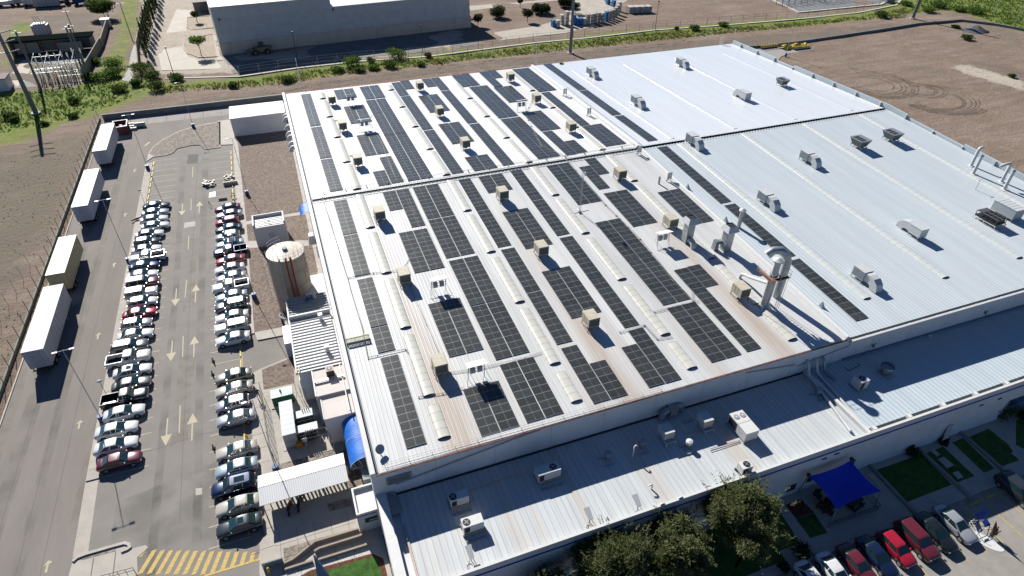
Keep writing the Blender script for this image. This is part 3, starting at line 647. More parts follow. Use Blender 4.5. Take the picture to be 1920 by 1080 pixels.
me = bpy.data.meshes.new('roof'); me.from_pydata(v.tolist(), [], f.tolist()); a = me.attributes.new('stain', 'FLOAT', 'POINT'); a.data.foreach_set('value', np.clip(st, 0, 1).ravel().astype('f4'))
me.materials.append(LRW); o = bpy.data.objects.new('roof', me); C.objects.link(o); o.parent = wing
# trough between west parapet and roof sheet
lm = MB(); lm.box(LX0 + .95, LX0 + 1.75, YS_ + .46, YW - .03, ZL - .3, ZL - .2); lm.build('gutter', mat('gutter_shade_blue', (1, 1, 1)), wing)
lm = MB(); lm.box(LX0 + 1.75, LX0 + 1.95, YS_ + .46, 34.8, ZL - .1, ZL + .12); lm.build('eave_trim', mat('pink_trim', (.55, .42, .36), .7), wing)
lm = MB(); lm.box(XSL + .45, LX1, YS_ + .9, YW - .03, ZL - .05, ZL + .1); lm.build('roof', LRE, wing)
lm = MB(); lm.box(XSL, XSL + .44, YS_ + .25, YW - .03, ZL - .14, ZL + .42); lm.build('dividing_curb', W_, wing)
lm = MB()
for x in np.arange(XSL + 1, LX1 - 5, 5.0): lm.box(x, x + .5, YS_ + .451, YS_ + .9, ZL - .1, ZL + .35)
lm.box(XSL + .45, LX1, YS_ + .451, YS_ + .89, ZL - .14, ZL - .1, 1); lm.build('gutter_bridge', [W_, CONCD], wing)
lm = MB(); lm.strip([(x, YW - .04) for x in np.arange(2, 113, 3.7)], .02, ZL - .1, ZL + .04)
lm.box(2, 57, YW - .25, YW - .03, ZL + .005, ZL + .06); lm.build('wall_flashing', DK, wing)
lm = MB()
for x in (57.7, 75, 112): lm.box(57.8, 112.5, YW - .3, YW - .03, ZL + .105, ZL + .35) if x == 75 else None
lm.build('wall_flashing', mat('flash_blue', (.20, .27, .36), .6), wing)
# windows of the south wall
def wing_window(px0, py0, px1, py1, w=1.0, h=1.1, z=1.5):
    pass
for x, z, w_, h_ in ((42.7, 1.0, 1.1, 1.0), (45.2, 1.4, .8, .9), (50.6, 1.5, 1.0, 1.1)):
    f = MB(); f.box(x - .06, x + w_ + .06, YS_ - .04, YS_ - .005, z - .06, z + h_ + .06); fo = f.build('window', GREYB, wing)
    MB().box(x, x + w_, YS_ - .06, YS_ - .041, z, z + h_).build('pane', WGLASS, fo)
lm = MB(); lm.box(74.8, 90, YS_ - .05, YS_ - .005, .2, 3.5); o = lm.build('window_wall', mat('blue_glazing', (.03, .07, .16), .1, spec=.7), wing)
lm = MB()
for x in (74.8, 78, 81, 84, 87): lm.box(x, x + .1, YS_ - .09, YS_ - .051, .2, 3.5)
lm.box(74.95, 77.95, YS_ - .09, YS_ - .051, 2.0, 2.1); lm.build('mullion', GREYB, o)
lm = MB()
for x, z in ((46.0, 5.05), (47.6, 5.15), (69, 4.7), (72, 4.7)): lm.box(x, x + .6, YS_ - .1, YS_ - .01, z, z + .12)
lm.build('wall_lamp', DK, wing)
o = MB(); o.add([(65.2, YS_ - .01, 2.7), (66.1, YS_ - .01, 2.7), (65.9, YS_ - .5, 0.2), (65.0, YS_ - .5, .2), (65.2, YS_ - .08, 2.75), (66.1, YS_ - .08, 2.75), (65.9, YS_ - .57, .25), (65.0, YS_ - .57, .25)], [(0, 1, 2, 3), (7, 6, 5, 4), (0, 4, 5, 1), (3, 2, 6, 7), (1, 5, 6, 2), (0, 3, 7, 4)])
tag(o.build('wall_fin', CONC), 'narrow grey slanted slab leaning against the south wall east of the shade sail', 'panel')

# ================================================================ SOLAR ARRAYS
PF = mat('panel_frame', (.36, .38, .38), .4, .3, spec=.5)
PG = mat('panel_glass', (.042, .045, .044), .28, var=.12, scale=.7, spec=.5, rnd=.22)
n = PG.node_tree.nodes; l = PG.node_tree.links; bb = n['Principled BSDF']
tc = n.new('ShaderNodeTexCoord'); sp = n.new('ShaderNodeSeparateXYZ'); l.new(tc.outputs['Object'], sp.inputs[0])
def cellline(ax, per, wd):
    a = n.new('ShaderNodeMath'); a.operation = 'MULTIPLY'; a.inputs[1].default_value = 1 / per; l.new(sp.outputs[ax], a.inputs[0])
    b2 = n.new('ShaderNodeMath'); b2.operation = 'FRACT'; l.new(a.outputs[0], b2.inputs[0]); c2 = n.new('ShaderNodeMath'); c2.operation = 'LESS_THAN'; c2.inputs[1].default_value = wd; l.new(b2.outputs[0], c2.inputs[0]); return c2.outputs[0]
a1 = cellline('Y', .162, .12)
old = bb.inputs['Base Color'].links[0].from_socket
mx = n.new('ShaderNodeMix'); mx.data_type = 'RGBA'; ml = n.new('ShaderNodeMath'); ml.operation = 'MULTIPLY'; ml.inputs[1].default_value = .28; l.new(a1, ml.inputs[0]); l.new(ml.outputs[0], mx.inputs[0]); l.new(old, mx.inputs[6]); mx.inputs[7].default_value = (.08, .087, .087, 1); l.new(mx.outputs[2], bb.inputs['Base Color'])
PW_, PH_, PP = 1.98, 1.0, 1.045
pm = MB(); fr = .022
pm.box(0, PW_, 0, PH_, .075, .115)
zt = .1165
pm.add([(fr, fr, zt), (PW_ / 2 - .011, fr, zt), (PW_ / 2 - .011, PH_ - fr, zt), (fr, PH_ - fr, zt), (PW_ / 2 + .011, fr, zt), (PW_ - fr, fr, zt), (PW_ - fr, PH_ - fr, zt), (PW_ / 2 + .011, PH_ - fr, zt)], [(0, 1, 2, 3), (4, 5, 6, 7)], 1)
pproto = pm.build('solar_panel', [PF, PG]); pmesh = pproto.data; bpy.data.objects.remove(pproto)
def a1c(tl, bl, n=1): return [(tl, bl, k) for k in range(n)]
# each array: list of (top-left sight, bottom-left sight, column offset); more than one segment per column where a joint parts it
AR = [
 [((623.7, 378.2), (643, 441), 0), ((644, 443.5), (665.6, 518.9), 0)], [((668.3, 525.6), (695, 614.7), 0), ((695.8, 617.3), (708.2, 662.9), 0)], [((712.5, 672.5), (762.5, 841.8), 0)],
 [((716.3, 362.5), (730, 395.8), 0), ((743.8, 357.5), (771.3, 427), 0)], [((772.5, 352.5), (801.3, 411.3), 0), ((803, 413.5), (836.3, 485), 0), ((772.5, 352.5), (801.3, 411.3), 1), ((803, 413.5), (836.3, 485), 1)],
 a1c((747, 438), (777.5, 512.5), 2), [((840.2, 490.4), (880.9, 573.9), 0), ((882, 576.5), (930.2, 675.3), 0), ((840.2, 490.4), (880.9, 573.9), 1), ((882, 576.5), (930.2, 675.3), 1)],
 a1c((802.5, 571.3), (841.3, 670.5), 2), a1c((936.3, 685), (987.5, 793.8), 2), a1c((867.5, 731.3), (902, 818.8), 2),
 [((857.5, 338), (893, 395.5), 0), ((894, 397.5), (933.8, 464.5), 0)], a1c((895, 332.5), (916.3, 362.5), 2), [((957, 321), (995.5, 376), 0), ((996.5, 378), (1042.5, 443), 0)],
 a1c((941.3, 398.8), (985, 467.5), 2), [((937.5, 469.5), (986, 548.8), 0), ((987, 551.5), (1044.3, 646.3), 0)], [((1047.5, 447.5), (1103.8, 523.8), 0), ((1104.8, 526), (1172, 615), 0)],
 a1c((1014.5, 510.5), (1071.3, 597.5), 2), [((1050, 654.5), (1112, 757.5), 0), ((1105, 682.5), (1146.3, 748.3), 0)], a1c((1022, 312), (1085, 384.5), 2),
 [((1083.8, 314.5), (1123, 355.8), 0), ((1095, 299.5), (1122.5, 328), 0)], a1c((1130, 363.8), (1187.5, 425.5), 2), a1c((1230, 362), (1296.3, 422), 2),
 [((1113, 418.8), (1175, 490), 0), ((1176.5, 492), (1243.8, 572.5), 0), ((1113, 418.8), (1175, 490), 1), ((1176.5, 492), (1243.8, 572.5), 1)],
 [((1262.5, 507.5), (1399, 660), 0), ((1287.5, 501), (1321, 539), 0)], a1c((1250, 578.8), (1332.5, 680), 2), [((1163.8, 652.5), (1215, 727.5), 0), ((1177.5, 621), (1247.5, 718.8), 0)],
 a1c((1230, 278.8), (1351.3, 383)), a1c((1356, 387.5), (1468.7, 485.5)), a1c((1476, 491.7), (1602.5, 603.8)),
 # north half
 a1c((563.1, 178.1), (582.5, 237.5)), [((583, 240), (600.5, 298), 0), ((601.2, 300.5), (617.5, 360.5), 0)], a1c((625, 170), (633, 187), 2), a1c((673.8, 163.8), (685.8, 187), 2), a1c((644.5, 201), (657.5, 233), 2),
 a1c((684.5, 189.3), (721, 254.5), 2), a1c((668, 255), (685, 293.3), 2), a1c((720.8, 255.5), (765.5, 340), 2), [((698.8, 323), (709.5, 349.5), 0), ((711.3, 296.3), (733.8, 344.5), 0)],
 [((732.5, 156.3), (748, 180.5), 0), ((750.5, 153), (761.3, 168), 0)], a1c((750.8, 182), (791.8, 244.3)), a1c((793.8, 246.3), (847.5, 327)), [((787.5, 149.5), (802.5, 163.8), 0), ((805, 147.5), (828.8, 169.5), 0)],
 a1c((784.5, 181), (805.8, 212), 2), a1c((822.5, 233.8), (847, 271), 2), a1c((825.8, 171.8), (876.8, 232)), a1c((878.8, 234.2), (943.8, 311.3)), a1c((870, 296.3), (890, 321.3), 2), a1c((846.8, 142), (866, 163.8), 2),
 [((895.8, 136.3), (925.5, 163.8), 0), ((913.3, 133.8), (930, 147), 0)], a1c((879.3, 164.3), (935, 222.5), 2), a1c((925.8, 165), (953.9, 193), 2), a1c((938, 224.4), (1009, 299.2), 2),
 a1c((977.2, 212.6), (1014.5, 246.5), 2), [((1016.8, 248.3), (1060.9, 292), 0), ((1059, 265.7), (1080.6, 288.2), 0)], a1c((960.2, 130.8), (1010.5, 173), 2), a1c((1012.9, 174.9), (1088.4, 236.2)), a1c((1091.3, 237.5), (1135, 275.5), 2),
 a1c((1017.5, 122.5), (1084.3, 170.8)), a1c((1085, 172.5), (1148, 218)), a1c((1152, 220), (1213.8, 267))]
arr = []
for a in AR:
    segs = []
    for tl, bl, k in a:
        p, q = onroof(*tl), onroof(*bl); segs.append([p.y, q.y, k, (p.x + q.x) / 2])
    step = len({s[0:2].__repr__() for s in segs}) == len(segs) and any(s[2] == 0 and segs[0][3] + 1.2 < s[3] for s in segs)
    x0 = segs[0][3]
    for s in segs:
        if s[2] == 0 and s[3] - x0 > 1.1: s[2] = 1
    base = [s[3] for s in segs if s[2] == 0 or True]
    x0 = np.mean([s[3] - (2.04 if (s[2] == 1 and abs(s[3] - segs[0][3]) > 1.1) else 0) for s in segs])
    arr.append((x0, segs))
def clusters(v, tol=3.0):
    o = []; 
    for x in sorted(v):
        if not o or x - o[-1][-1] > tol: o.append([x])
        else: o[-1].append(x)
    return [sum(c) / len(c) for c in o]
for half in (0, 1):
    sel_ = [a for a in arr if (a[1][0][0] > YR) == bool(half)]
    cl = clusters([a[0] for a in sel_], 1.6)
    colmap = {}
    for a in sel_: colmap.setdefault(min(range(len(cl)), key=lambda i: abs(cl[i] - a[0])), []).append(a)
    for ci, lst in colmap.items():
        lst.sort(key=lambda a: -a[1][0][0] if not half else a[1][0][1])
        for j, (x0, segs) in enumerate(lst):
            ytop = max(s[0] for s in segs); ybot = min(s[1] for s in segs)
            ncol = 1 + max(s[2] for s in segs); rows = int(round((ytop - ybot) / PP))
            fromend = 'from the ridge'
            label = f"{'single' if ncol == 1 else 'double'} solar array {rows} rows long, {ORD[ci+1]} strip from west edge, {ORD[j+1]} {'north' if half else 'south'} of ridge"
            t = thing('solar_array', label, 'solar array', (x0, ybot, zroof(ybot)), 0, 'solar arrays on the factory roof')
            sl = SF if half else SN
            t.rotation_euler = (math.atan(sl), 0, 0)
            rail = MB(); pc = 0
            for yt, yb, k, _ in segs:
                nr = max(1, int(round((yt - yb) / PP))); pit = (yt - yb) / nr
                for r in range(nr):
                    o = bpy.data.objects.new('solar_panel', pmesh); C.objects.link(o); o.parent = t
                    o.location = (k * 2.05, yb - ybot + r * pit, random.uniform(-.004, .004) + (.12 if x0 > 57 else 0)); o.scale = (1, (pit - .035) / PH_, 1); pc += 1
                for dx in (.3, 1.6): rail.box(k * 2.05 + dx, k * 2.05 + dx + .06, yb - ybot - .05, yt - ybot + .05, .01, .074 + (.12 if x0 > 57 else 0))
            rail.build('rail', DK, t)
# ================================================================ ROOF EQUIPMENT
GRILLE = mat('cooler_grille', (.13, .135, .115), .6, var=.2, scale=8)
def make_cooler():
    t = thing('evaporative_cooler', '', 'cooler', group='cream coolers on the west roof')
    m_ = MB(); W, D, Z0, Z1 = .85, 1.1, .85, 2.35
    m_.box(-W, W, -D, D, Z0, Z1 - .1); m_.box(-W - .04, W + .04, -D - .04, D + .04, Z1 - .1, Z1, top=(.06, .06))
    for x in (-W + .05, W - .12):
        for y in (-D + .05, D - .12): m_.box(x - .01, x + .08, y - .01, y + .08, Z0, Z1 - .08)
    for k in (-.3, .3): m_.box(-W - .012, -W, k - .02, k + .02, Z0 + .1, Z1 - .15, 1)
    m_.build('cabinet', [CREAM, GRILLE], t)
    g = MB(); g.box(-W + .1, W - .1, -D - .02, -D - .001, Z0 + .12, Z1 - .2)
    for i in range(9): g.box(-W + .12, W - .12, -D - .035, -D - .021, Z0 + .16 + i * .13, Z0 + .2 + i * .13, 1)
    g.build('louvre', [GRILLE, mat('louvre_slat', (.2, .2, .17), .6)], t)
    for x in (-W + .08, W - .08):
        for y in (-D + .1, D - .1): MB().box(x - .035, x + .035, y - .035, y + .035, 0, Z0).build('leg', DK, t)
    f = MB(); f.box(-W, W, -D + .05, -D + .12, .78, .849); f.box(-W, W, D - .12, D - .05, .78, .849)
    f.tube([(-W - .1, -D + .3, .5), (-W - .1, D, .5)], .03); f.tube([(-W - .1, -D + .2, .1), (W, -D + .2, .9)], .02); f.box(-.3, .3, -.4, .4, .3, .779); f.build('base_frame', DK, t)
    return t
cool = make_cooler()
coolers = [(p, 'south') for p in COOL_N] + [(p, 'north') for p in COOL_F]
CDESC_S = ['westernmost near the ridge', 'second one down beside the first skylight', 'third down, closest to the south-west corner', 'just south of the ridge beside the second skylight', 'between two arrays in the middle strip', 'nearest the south eave in the middle', 'near the ridge by the fourth skylight', 'beside the square exhaust stack', 'beside the tall stack with platform']
CDESC_N = ['farthest north-west', 'second from north in the west strip', 'closest to the ridge in the west strip', 'at the north edge of second strip', 'in the middle of second strip', 'closest to the ridge in second strip', 'at the north edge of third strip', 'in the middle of third strip', 'closest to the ridge in third strip']
for i, (p, side) in enumerate(coolers):
    q = onroof(*p); d = (CDESC_S + CDESC_N)[i]
    sc = .84 if side == 'south' else .8
    dup(cool, (q.x + .35, q.y + 1.0, q.z), 0, f'cream cooler on legs, {d}', first=(i == 0), scale=(sc, sc, sc))
# east-roof units: grey cabinet with a curved white duct
def make_unit():
    t = thing('air_handler', '', 'air conditioner', group='grey air handlers with curved ducts on the east roof')
    m_ = MB(); m_.box(-.8, .8, -.2, 1.9, .5, 1.9); m_.box(-.84, .84, -.24, 1.94, 1.9, 1.96)
    m_.build('cabinet', WM, t)
    g = MB()
    for i in range(9): g.box(-.83, -.801, -.05 + i * .21, .04 + i * .21, .65, 1.8)
    g.build('louvre', mat('louvre_grey', (.30, .33, .35), .5), t)
    d = MB()
    prof = [(0, -.2, 1.2), (0, -.9, 1.25), (0, -1.5, 1.15), (0, -1.95, .8), (0, -2.1, .3), (0, -2.1, .02)]
    P = [Vector(p) for p in prof]; vs = []; fs = []
    for i, p in enumerate(P):
        dd = (P[min(i + 1, 5)] - P[max(i - 1, 0)]).normalized(); nn = Vector((0, -dd.z, dd.y)); h = .62
        vs += [p + Vector((-.6, 0, 0)) + nn * h, p + Vector((.6, 0, 0)) + nn * h, p + Vector((.6, 0, 0)) - nn * h, p + Vector((-.6, 0, 0)) - nn * h]
    for i in range(5):
        for k in range(4): fs.append((4 * i + k, 4 * i + (k + 1) % 4, 4 * i + 4 + (k + 1) % 4, 4 * i + 4 + k))
    d.add(vs, fs, 0, False); d.build('duct', WM, t)
    f = MB(); f.box(-.8, .8, -.1, .0, .42, .499); f.box(-.8, .8, 1.7, 1.8, .42, .499); f.tube([(-.95, -.2, .25), (-.95, 1.9, .25)], .04)
    f.tube([(-.95, -.2, .25), (.3, -.2, .45)], .03); f.build('base_frame', GALV, t)
    for x in (-.75, .75):
        for y in (0, 1.7): MB().box(x - .04, x + .04, y - .04, y + .04, 0, .42).build('leg', GALV, t)
    return t
unit = make_unit()
UN = [((1110, 144), 0, 'nearest the north-west corner of the east roof'), ((1195, 199), 0, 'second in the western line'), ((1278, 126), 0, 'northernmost in the second line'),
      ((1391, 186), 1, 'with its cabinet turned south, north half'), ((1300, 273), 0, 'standing at the ridge'), ((1515, 306), 0, 'just south of the ridge'),
      ((1437, 384), 0, 'in the middle of the near western line'), ((1708, 440), 1, 'with its cabinet turned south, near half'), ((1619, 530), 0, 'nearest the south eave')]
for i, (p, tn, d) in enumerate(UN):
    q = onroof(*p); dup(unit, (q.x, q.y, q.z + .12), PI if tn else 0, f'grey air handler with curved white duct, {d}', first=(i == 0), scale=(.9,) * 3)
# flared condensers
def make_condenser():
    t = thing('condenser', '', 'condenser', group='dark flared condensers on the east roof')
    m_ = MB(); m_.add([(-.9, -1.2, .7), (.9, -1.2, .7), (.9, 1.2, .7), (-.9, 1.2, .7), (-1.5, -1.7, 2.2), (1.5, -1.7, 2.2), (1.5, 1.7, 2.2), (-1.5, 1.7, 2.2)], [(0, 3, 2, 1), (4, 5, 6, 7), (0, 1, 5, 4), (1, 2, 6, 5), (2, 3, 7, 6), (3, 0, 4, 7)])
    m_.box(-1.55, 1.55, -1.75, 1.75, 2.201, 2.32, 1)
    m_.add([(-.2, -1.21, .75), (.3, -1.25, .75), (.5, -1.66, 2.1)], [(0, 1, 2)], 2)
    m_.build('cabinet', [mat('condenser_grey', (.13, .15, .145), .5, var=.15), GM, DK], t)
    for y in (-1.0, -.05, .9):
        for x in (-.95, -.15):
            f = MB(); f.cyl((x, y, 2.321), (x, y, 2.42), .36, .36, 14, 0); f.cyl((x, y, 2.421), (x, y, 2.43), .08, .08, 8, 1); f.build('fan', [DK, GALV], t)
    fr = MB()
    for x in (-.8, .8):
        fr.box(x - .05, x + .05, -1.7, 1.7, .6, .699)
    for y in (-1.5, -.5, .5, 1.5): fr.box(-1.0, 1.0, y - .04, y + .04, .52, .599)
    fr.build('base_frame', GALV, t)
    for x in (-.8, .8):
        for y in (-1.5, 1.5): MB().box(x - .05, x + .05, y - .05, y + .05, 0, .52).build('leg', GALV, t)
    return t
cnd = make_condenser()
for i, (p, d) in enumerate([((1465, 163), 'alone in the far north part'), ((1609, 280), 'left one of the pair south of the ridge'), ((1669, 267), 'right one of the pair south of the ridge')]):
    q = onroof(*p); sc = .66 if i == 0 else .78
    dup(cnd, (q.x + .2, q.y + .3, q.z + .12), 0, f'dark flared condenser with six fans, {d}', first=(i == 0), scale=(sc,) * 3)
# black chiller and white cabinet on the far right
q = onroof(1852, 418); t = thing('chiller', 'black open chiller frame with fans on a white stand at right', 'chiller', (q.x, q.y, q.z + .12)); t.scale = (.68,) * 3
m_ = MB(); m_.box(-1.5, 1.5, -2.5, 2.5, .8, 1.1)
for x in (-1.5, 1.4):
    for y in (-2.5, -1.2, 0, 1.2, 2.4): m_.box(x, x + .1, y, y + .1, 1.1, 2.0)
m_.box(-1.3, 1.3, -2.3, 1.0, 1.1, 1.9); m_.box(-1.5, 1.5, -2.5, 2.5, 1.98, 2.06, 1); m_.box(-1.3, 1.3, 1.2, 2.4, 1.9, 2.1, 1); m_.build('cabinet', [DK, mat('chiller_top', (.10, .1, .11), .4)], t)
for y in (-1.9, -1.0, -.1, .8):
    for x in (-.7, .7): MB().cyl((x, y, 2.061), (x, y, 2.2), .42, .42, 14).build('fan', BLK, t)
f = MB(); f.box(-1.7, -1.6, -2.7, 2.7, .6, .72); f.box(1.6, 1.7, -2.7, 2.7, .6, .72)
for y in (-2.6, -1.3, 0, 1.3, 2.6): f.box(-1.7, 1.7, y - .04, y + .04, .5, .6)
f.build('base_frame', W_, t)
for x in (-1.65, 1.65):
    for y in (-2.6, 0, 2.6): MB().box(x - .05, x + .05, y - .05, y + .05, 0, .5).build('leg', W_, t)
q = onroof(1886, 410); t = thing('plant_cabinet', 'large pale cabinet with panelled roof behind the black chiller', 'cabinet', (q.x + .4, q.y + .6, q.z + .12)); t.scale = (.74,) * 3
m_ = MB(); m_.box(-1.4, 1.4, -2.4, 2.4, .6, 2.6); m_.build('body', mat('cabinet_grey', (.42, .46, .48), .5, var=.06), t)
m_ = MB(); m_.box(-1.45, 1.45, -2.45, 2.45, 2.601, 2.66)
for y in (-1.6, -.8, 0, .8, 1.6): m_.box(-1.45, 1.45, y - .02, y + .02, 2.661, 2.69, 1)
m_.build('lid', [WM, GREYB], t)
f = MB()
for x in (-1.3, 1.3):
    for y in (-2.3, 2.3): f.box(x - .05, x + .05, y - .05, y + .05, 0, .6)
f.build('stand', GALV, t)
# tall flue pipes on the right
for i, (p, top, d) in enumerate([((1820, 312), 1, 'northern bent one of the four'), ((1824, 327), 0, 'straight one second from north'), ((1877, 342), 2, 'bent one with sideways hood'), ((1882, 356), 0, 'straight southernmost one')]):
    q = onroof(*p); q.z += .12; t = thing('flue_pipe', f'tall white flue pipe by the east parapet, {d}', 'pipe', q, group='flue pipes by the east parapet')
    m_ = MB(); path = [(0, 0, 0), (0, 0, 3.2)]
    if top == 1: path = [(0, 0, 0), (0, 0, 2.9), (.15, 0, 3.2), (.6, 0, 3.3)]
    if top == 2: path = [(0, 0, 0), (0, 0, 3.0), (-.15, 0, 3.3), (-.9, .2, 3.2), (-1.7, .4, 2.8)]
    m_.bend(path, .24, 12); m_.build('pipe', WM, t); MB().box(-.6, .6, -.5, .5, .005, .05).build('base_plate', W_, t)
    if top == 0: MB().cyl((0, 0, 3.2), (.1, 0, 3.45), .3, .28, 12).build('cap', GALV, t)
q = onroof(1828, 357); q.z += .12; m_ = MB(); m_.cyl((0, 0, 0), (0, 0, 1.7), .05); m_.box(-.3, .3, -.04, .04, 1.7, 1.78); o = m_.build('vent_pole', WM, loc=q); tag(o, 'thin white vent pole standing alone near the right skylight', 'pole')
# sun canopies over inverter stands
def make_canopy():
    t = thing('inverter_canopy', '', 'canopy', group='white canopies on trestles over inverters')
    MB().add([(-1.1, -.6, 2.2), (1.1, -.6, 2.2), (1.1, .7, 1.75), (-1.1, .7, 1.75), (-1.1, -.6, 2.25), (1.1, -.6, 2.25), (1.1, .7, 1.8), (-1.1, .7, 1.8)], [(0, 3, 2, 1), (4, 5, 6, 7), (0, 1, 5, 4), (1, 2, 6, 5), (2, 3, 7, 6), (3, 0, 4, 7)]).build('canopy_sheet', W_, t)
    f = MB()
    for x in (-.9, .9):
        for x2, y2 in ((x - .5, -1.1), (x + .3, 1.0), (x - .1, -.2)): f.tube([(x, .1, 1.95), (x2, y2, 0)], .022)
    f.tube([(-1.4, -1.1, .05), (.6, -1.1, .05)], .025); f.tube([(-.9, .1, 1.3), (.9, .1, 1.3)], .03); f.tube([(-.9, .1, .9), (.9, .1, .9)], .03)
    f.build('trestle', GM, t)
    for x in (-.45, .35): MB().box(x - .28, x + .28, -.08, .22, .75, 1.5).build('inverter', GALV, t)
    return t
can = make_canopy()
for i, (p, d) in enumerate([((660, 197), 'farthest north-west'), ((686, 245), 'second from the north edge'), ((980, 208), 'north half, middle of the roof'), ((826, 551), 'between two big arrays near the second cooler'), ((897, 713), 'closest to the south-west, above an array'), ((1245, 462), 'beside the square exhaust stack')]):
    q = onroof(*p); dup(can, (q.x, q.y + .5, q.z), 0, f'white flat canopy on thin trestle, {d}', first=(i == 0))
# paired slim exhaust cowls
def make_twin():
    t = thing('twin_vent', '', 'vent', group='small twin vents beside the flashing')
    for x in (-.22, .22): MB().box(x - .15, x + .15, -.1, .1, .45, 1.55).build('cowl', GALV, t)
    f = MB(); f.tube([(-.4, -.4, .05), (.4, -.4, .05), (.4, .4, .05), (-.4, .4, .05), (-.4, -.4, .05)], .03)
    for x in (-.35, .35): f.tube([(x, 0, .05), (x, 0, .7)], .03)
    f.build('frame', DK, t); return t
tv = make_twin()
for i, (p, d) in enumerate([((1059, 180), 'northernmost'), ((1104, 217), 'second from north'), ((1198, 290), 'just south of the ridge'), ((1254, 340), 'southernmost')]):
    q = onroof(*p); dup(tv, q, 0, f'small twin vent on frame, {d}', first=(i == 0))
q = onroof(1235, 345); tag(MB().box(-.12, .12, -.12, .12, 0, 1.3).build('vent_post', GM, loc=q), 'single short grey vent post left of the southern twin vent', 'vent')
for p, d in (((1229, 330), 'x'),): pass
# square stacks with hoods
def sq_stack(p, lab, duct):
    q = onroof(*p); t = thing('exhaust_stack', lab, 'stack', q, group='square metal exhaust stacks')
    MB().box(-.55, .55, -.55, .55, 0, 2.9).build('shaft', GALV, t)
    MB().box(-.57, .57, -.57, .57, 1.4, 1.46).build('band', WM, t)
    h = MB(); h.add([(-.6, -.6, 2.9), (.6, -.6, 2.9), (.6, .6, 2.9), (-.6, .6, 2.9), (-.95, -.95, 3.25), (.95, -.95, 3.25), (.95, .95, 3.25), (-.95, .95, 3.25), (-.55, -.55, 4.0), (.55, -.55, 4.0), (.55, .55, 4.0), (-.55, .55, 4.0)],
        [(0, 1, 5, 4), (1, 2, 6, 5), (2, 3, 7, 6), (3, 0, 4, 7), (4, 5, 9, 8), (5, 6, 10, 9), (6, 7, 11, 10), (7, 4, 8, 11)]); h.add([(-.55, -.55, 3.9), (.55, -.55, 3.9), (.55, .55, 3.9), (-.55, .55, 3.9)], [(0, 1, 2, 3)], 1); h.build('hood', [WM, BLK], t)
    if duct == 1: MB().box(-1.7, -1.0, .1, .9, 0, 1.5, top=(.12, .05)).box(-1.0, -.56, .25, .75, .9, 1.4).build('duct', GALV, t)
    else: MB().bend([(0, -.3, .6), (0, -1.0, .75), (0, -1.5, .55), (0, -1.7, .2), (0, -1.7, 0)], .42, 10).build('duct', WM, t)
sq_stack((1287, 453), 'square metal exhaust stack with flared hood beside a cream cooler', 2)
sq_stack((1359, 468), 'square metal exhaust stack with flared hood standing alone in the open', 1)
q = onroof(1384, 428); t = thing('round_flue', 'slim round flue with mushroom cap beside the long single array', 'pipe', (q.x, q.y, q.z))
MB().cyl((0, 0, 0), (0, 0, 2.9), .3).build('pipe', GALV, t); MB().cyl((0, 0, 2.9), (0, 0, 3.05), .5, .52).cyl((0, 0, 3.05), (0, 0, 3.3), .52, .1).build('cap', WM, t)
# the tall twin stack with rusty platform
q = onroof(1432, 575); t = thing('tall_stack', 'tall twin round exhaust stack with rusty maintenance platform and big elbow', 'stack', q)
MB().cyl((0, 0, 0), (0, 0, .5), .85, .5, 18).cyl((0, 0, .5), (0, 0, 5.2), .5, .5, 18).build('pipe', GALV, t)
MB().cyl((0, 0, 5.2), (0, 0, 6.9), .42, .42, 16).build('upper_pipe', WM, t); MB().cyl((0, 0, 6.9), (0, 0, 7.05), .68, .7, 16).cyl((0, 0, 7.05), (0, 0, 7.35), .7, .12, 16).build('cap', WM, t)
e_ = onroof(1455, 556) - q; ex, ey = e_.x, e_.y; MB().bend([(ex, ey, 0), (ex, ey, 4.6), (ex - .05, ey, 5.6), (ex - .4, ey + .2, 6.5), (ex - 1.1, ey + .5, 7.0), (ex - 1.9, ey + .8, 7.0), (ex - 2.5, ey + 1.0, 6.4)], [.5, .5, .5, .5, .5, .5, .58], 16).build('elbow_pipe', GALV, t)
e_ = onroof(1387, 522) - q; ex, ey = e_.x, e_.y; MB().bend([(0, .3, 3.4), (ex * .4, ey * .35, 2.6), (ex * .8, ey * .7, 1.7), (ex, ey * .88, 1.35), (ex, ey * .97, 1.1), (ex, ey, .6), (ex, ey, 0)], [.2] * 7, 12).build('side_pipe', WM, t)
pl = MB(); pl.box(-1.2, 1.6, -1.0, -.5, 4.7, 4.76); pl.box(-1.2, -.55, -.499, 1.6, 4.7, 4.76); pl.box(.55, .8, -.499, 1.0, 4.7, 4.76)

po = pl.build('platform', RUST, t)
rl = MB()
for z in (5.2, 5.7): rl.tube([(-1.2, 1.6, z), (-1.2, -1, z), (1.6, -1, z), (1.6, 0, z)], .02)
for x, y in ((-1.2, 1.6), (-1.2, .3), (-1.2, -1), (.2, -1), (1.6, -1), (1.6, 0)): rl.tube([(x, y, 4.7), (x, y, 5.7)], .025)
rl.build('railing', W_, po)
ld = MB()
for x in (.75, 1.15): ld.tube([(x, -.95, 0), (x, -.95, 4.7)], .03)
for i in range(15): ld.tube([(.75, -.95, .3 + i * .3), (1.15, -.95, .3 + i * .3)], .018)
for x, y in ((-1.15, -.9), (1.5, -.9)): ld.tube([(x, y, 0), (x, y, 4.7)], .03)
ld.build('ladder', GALV, t)
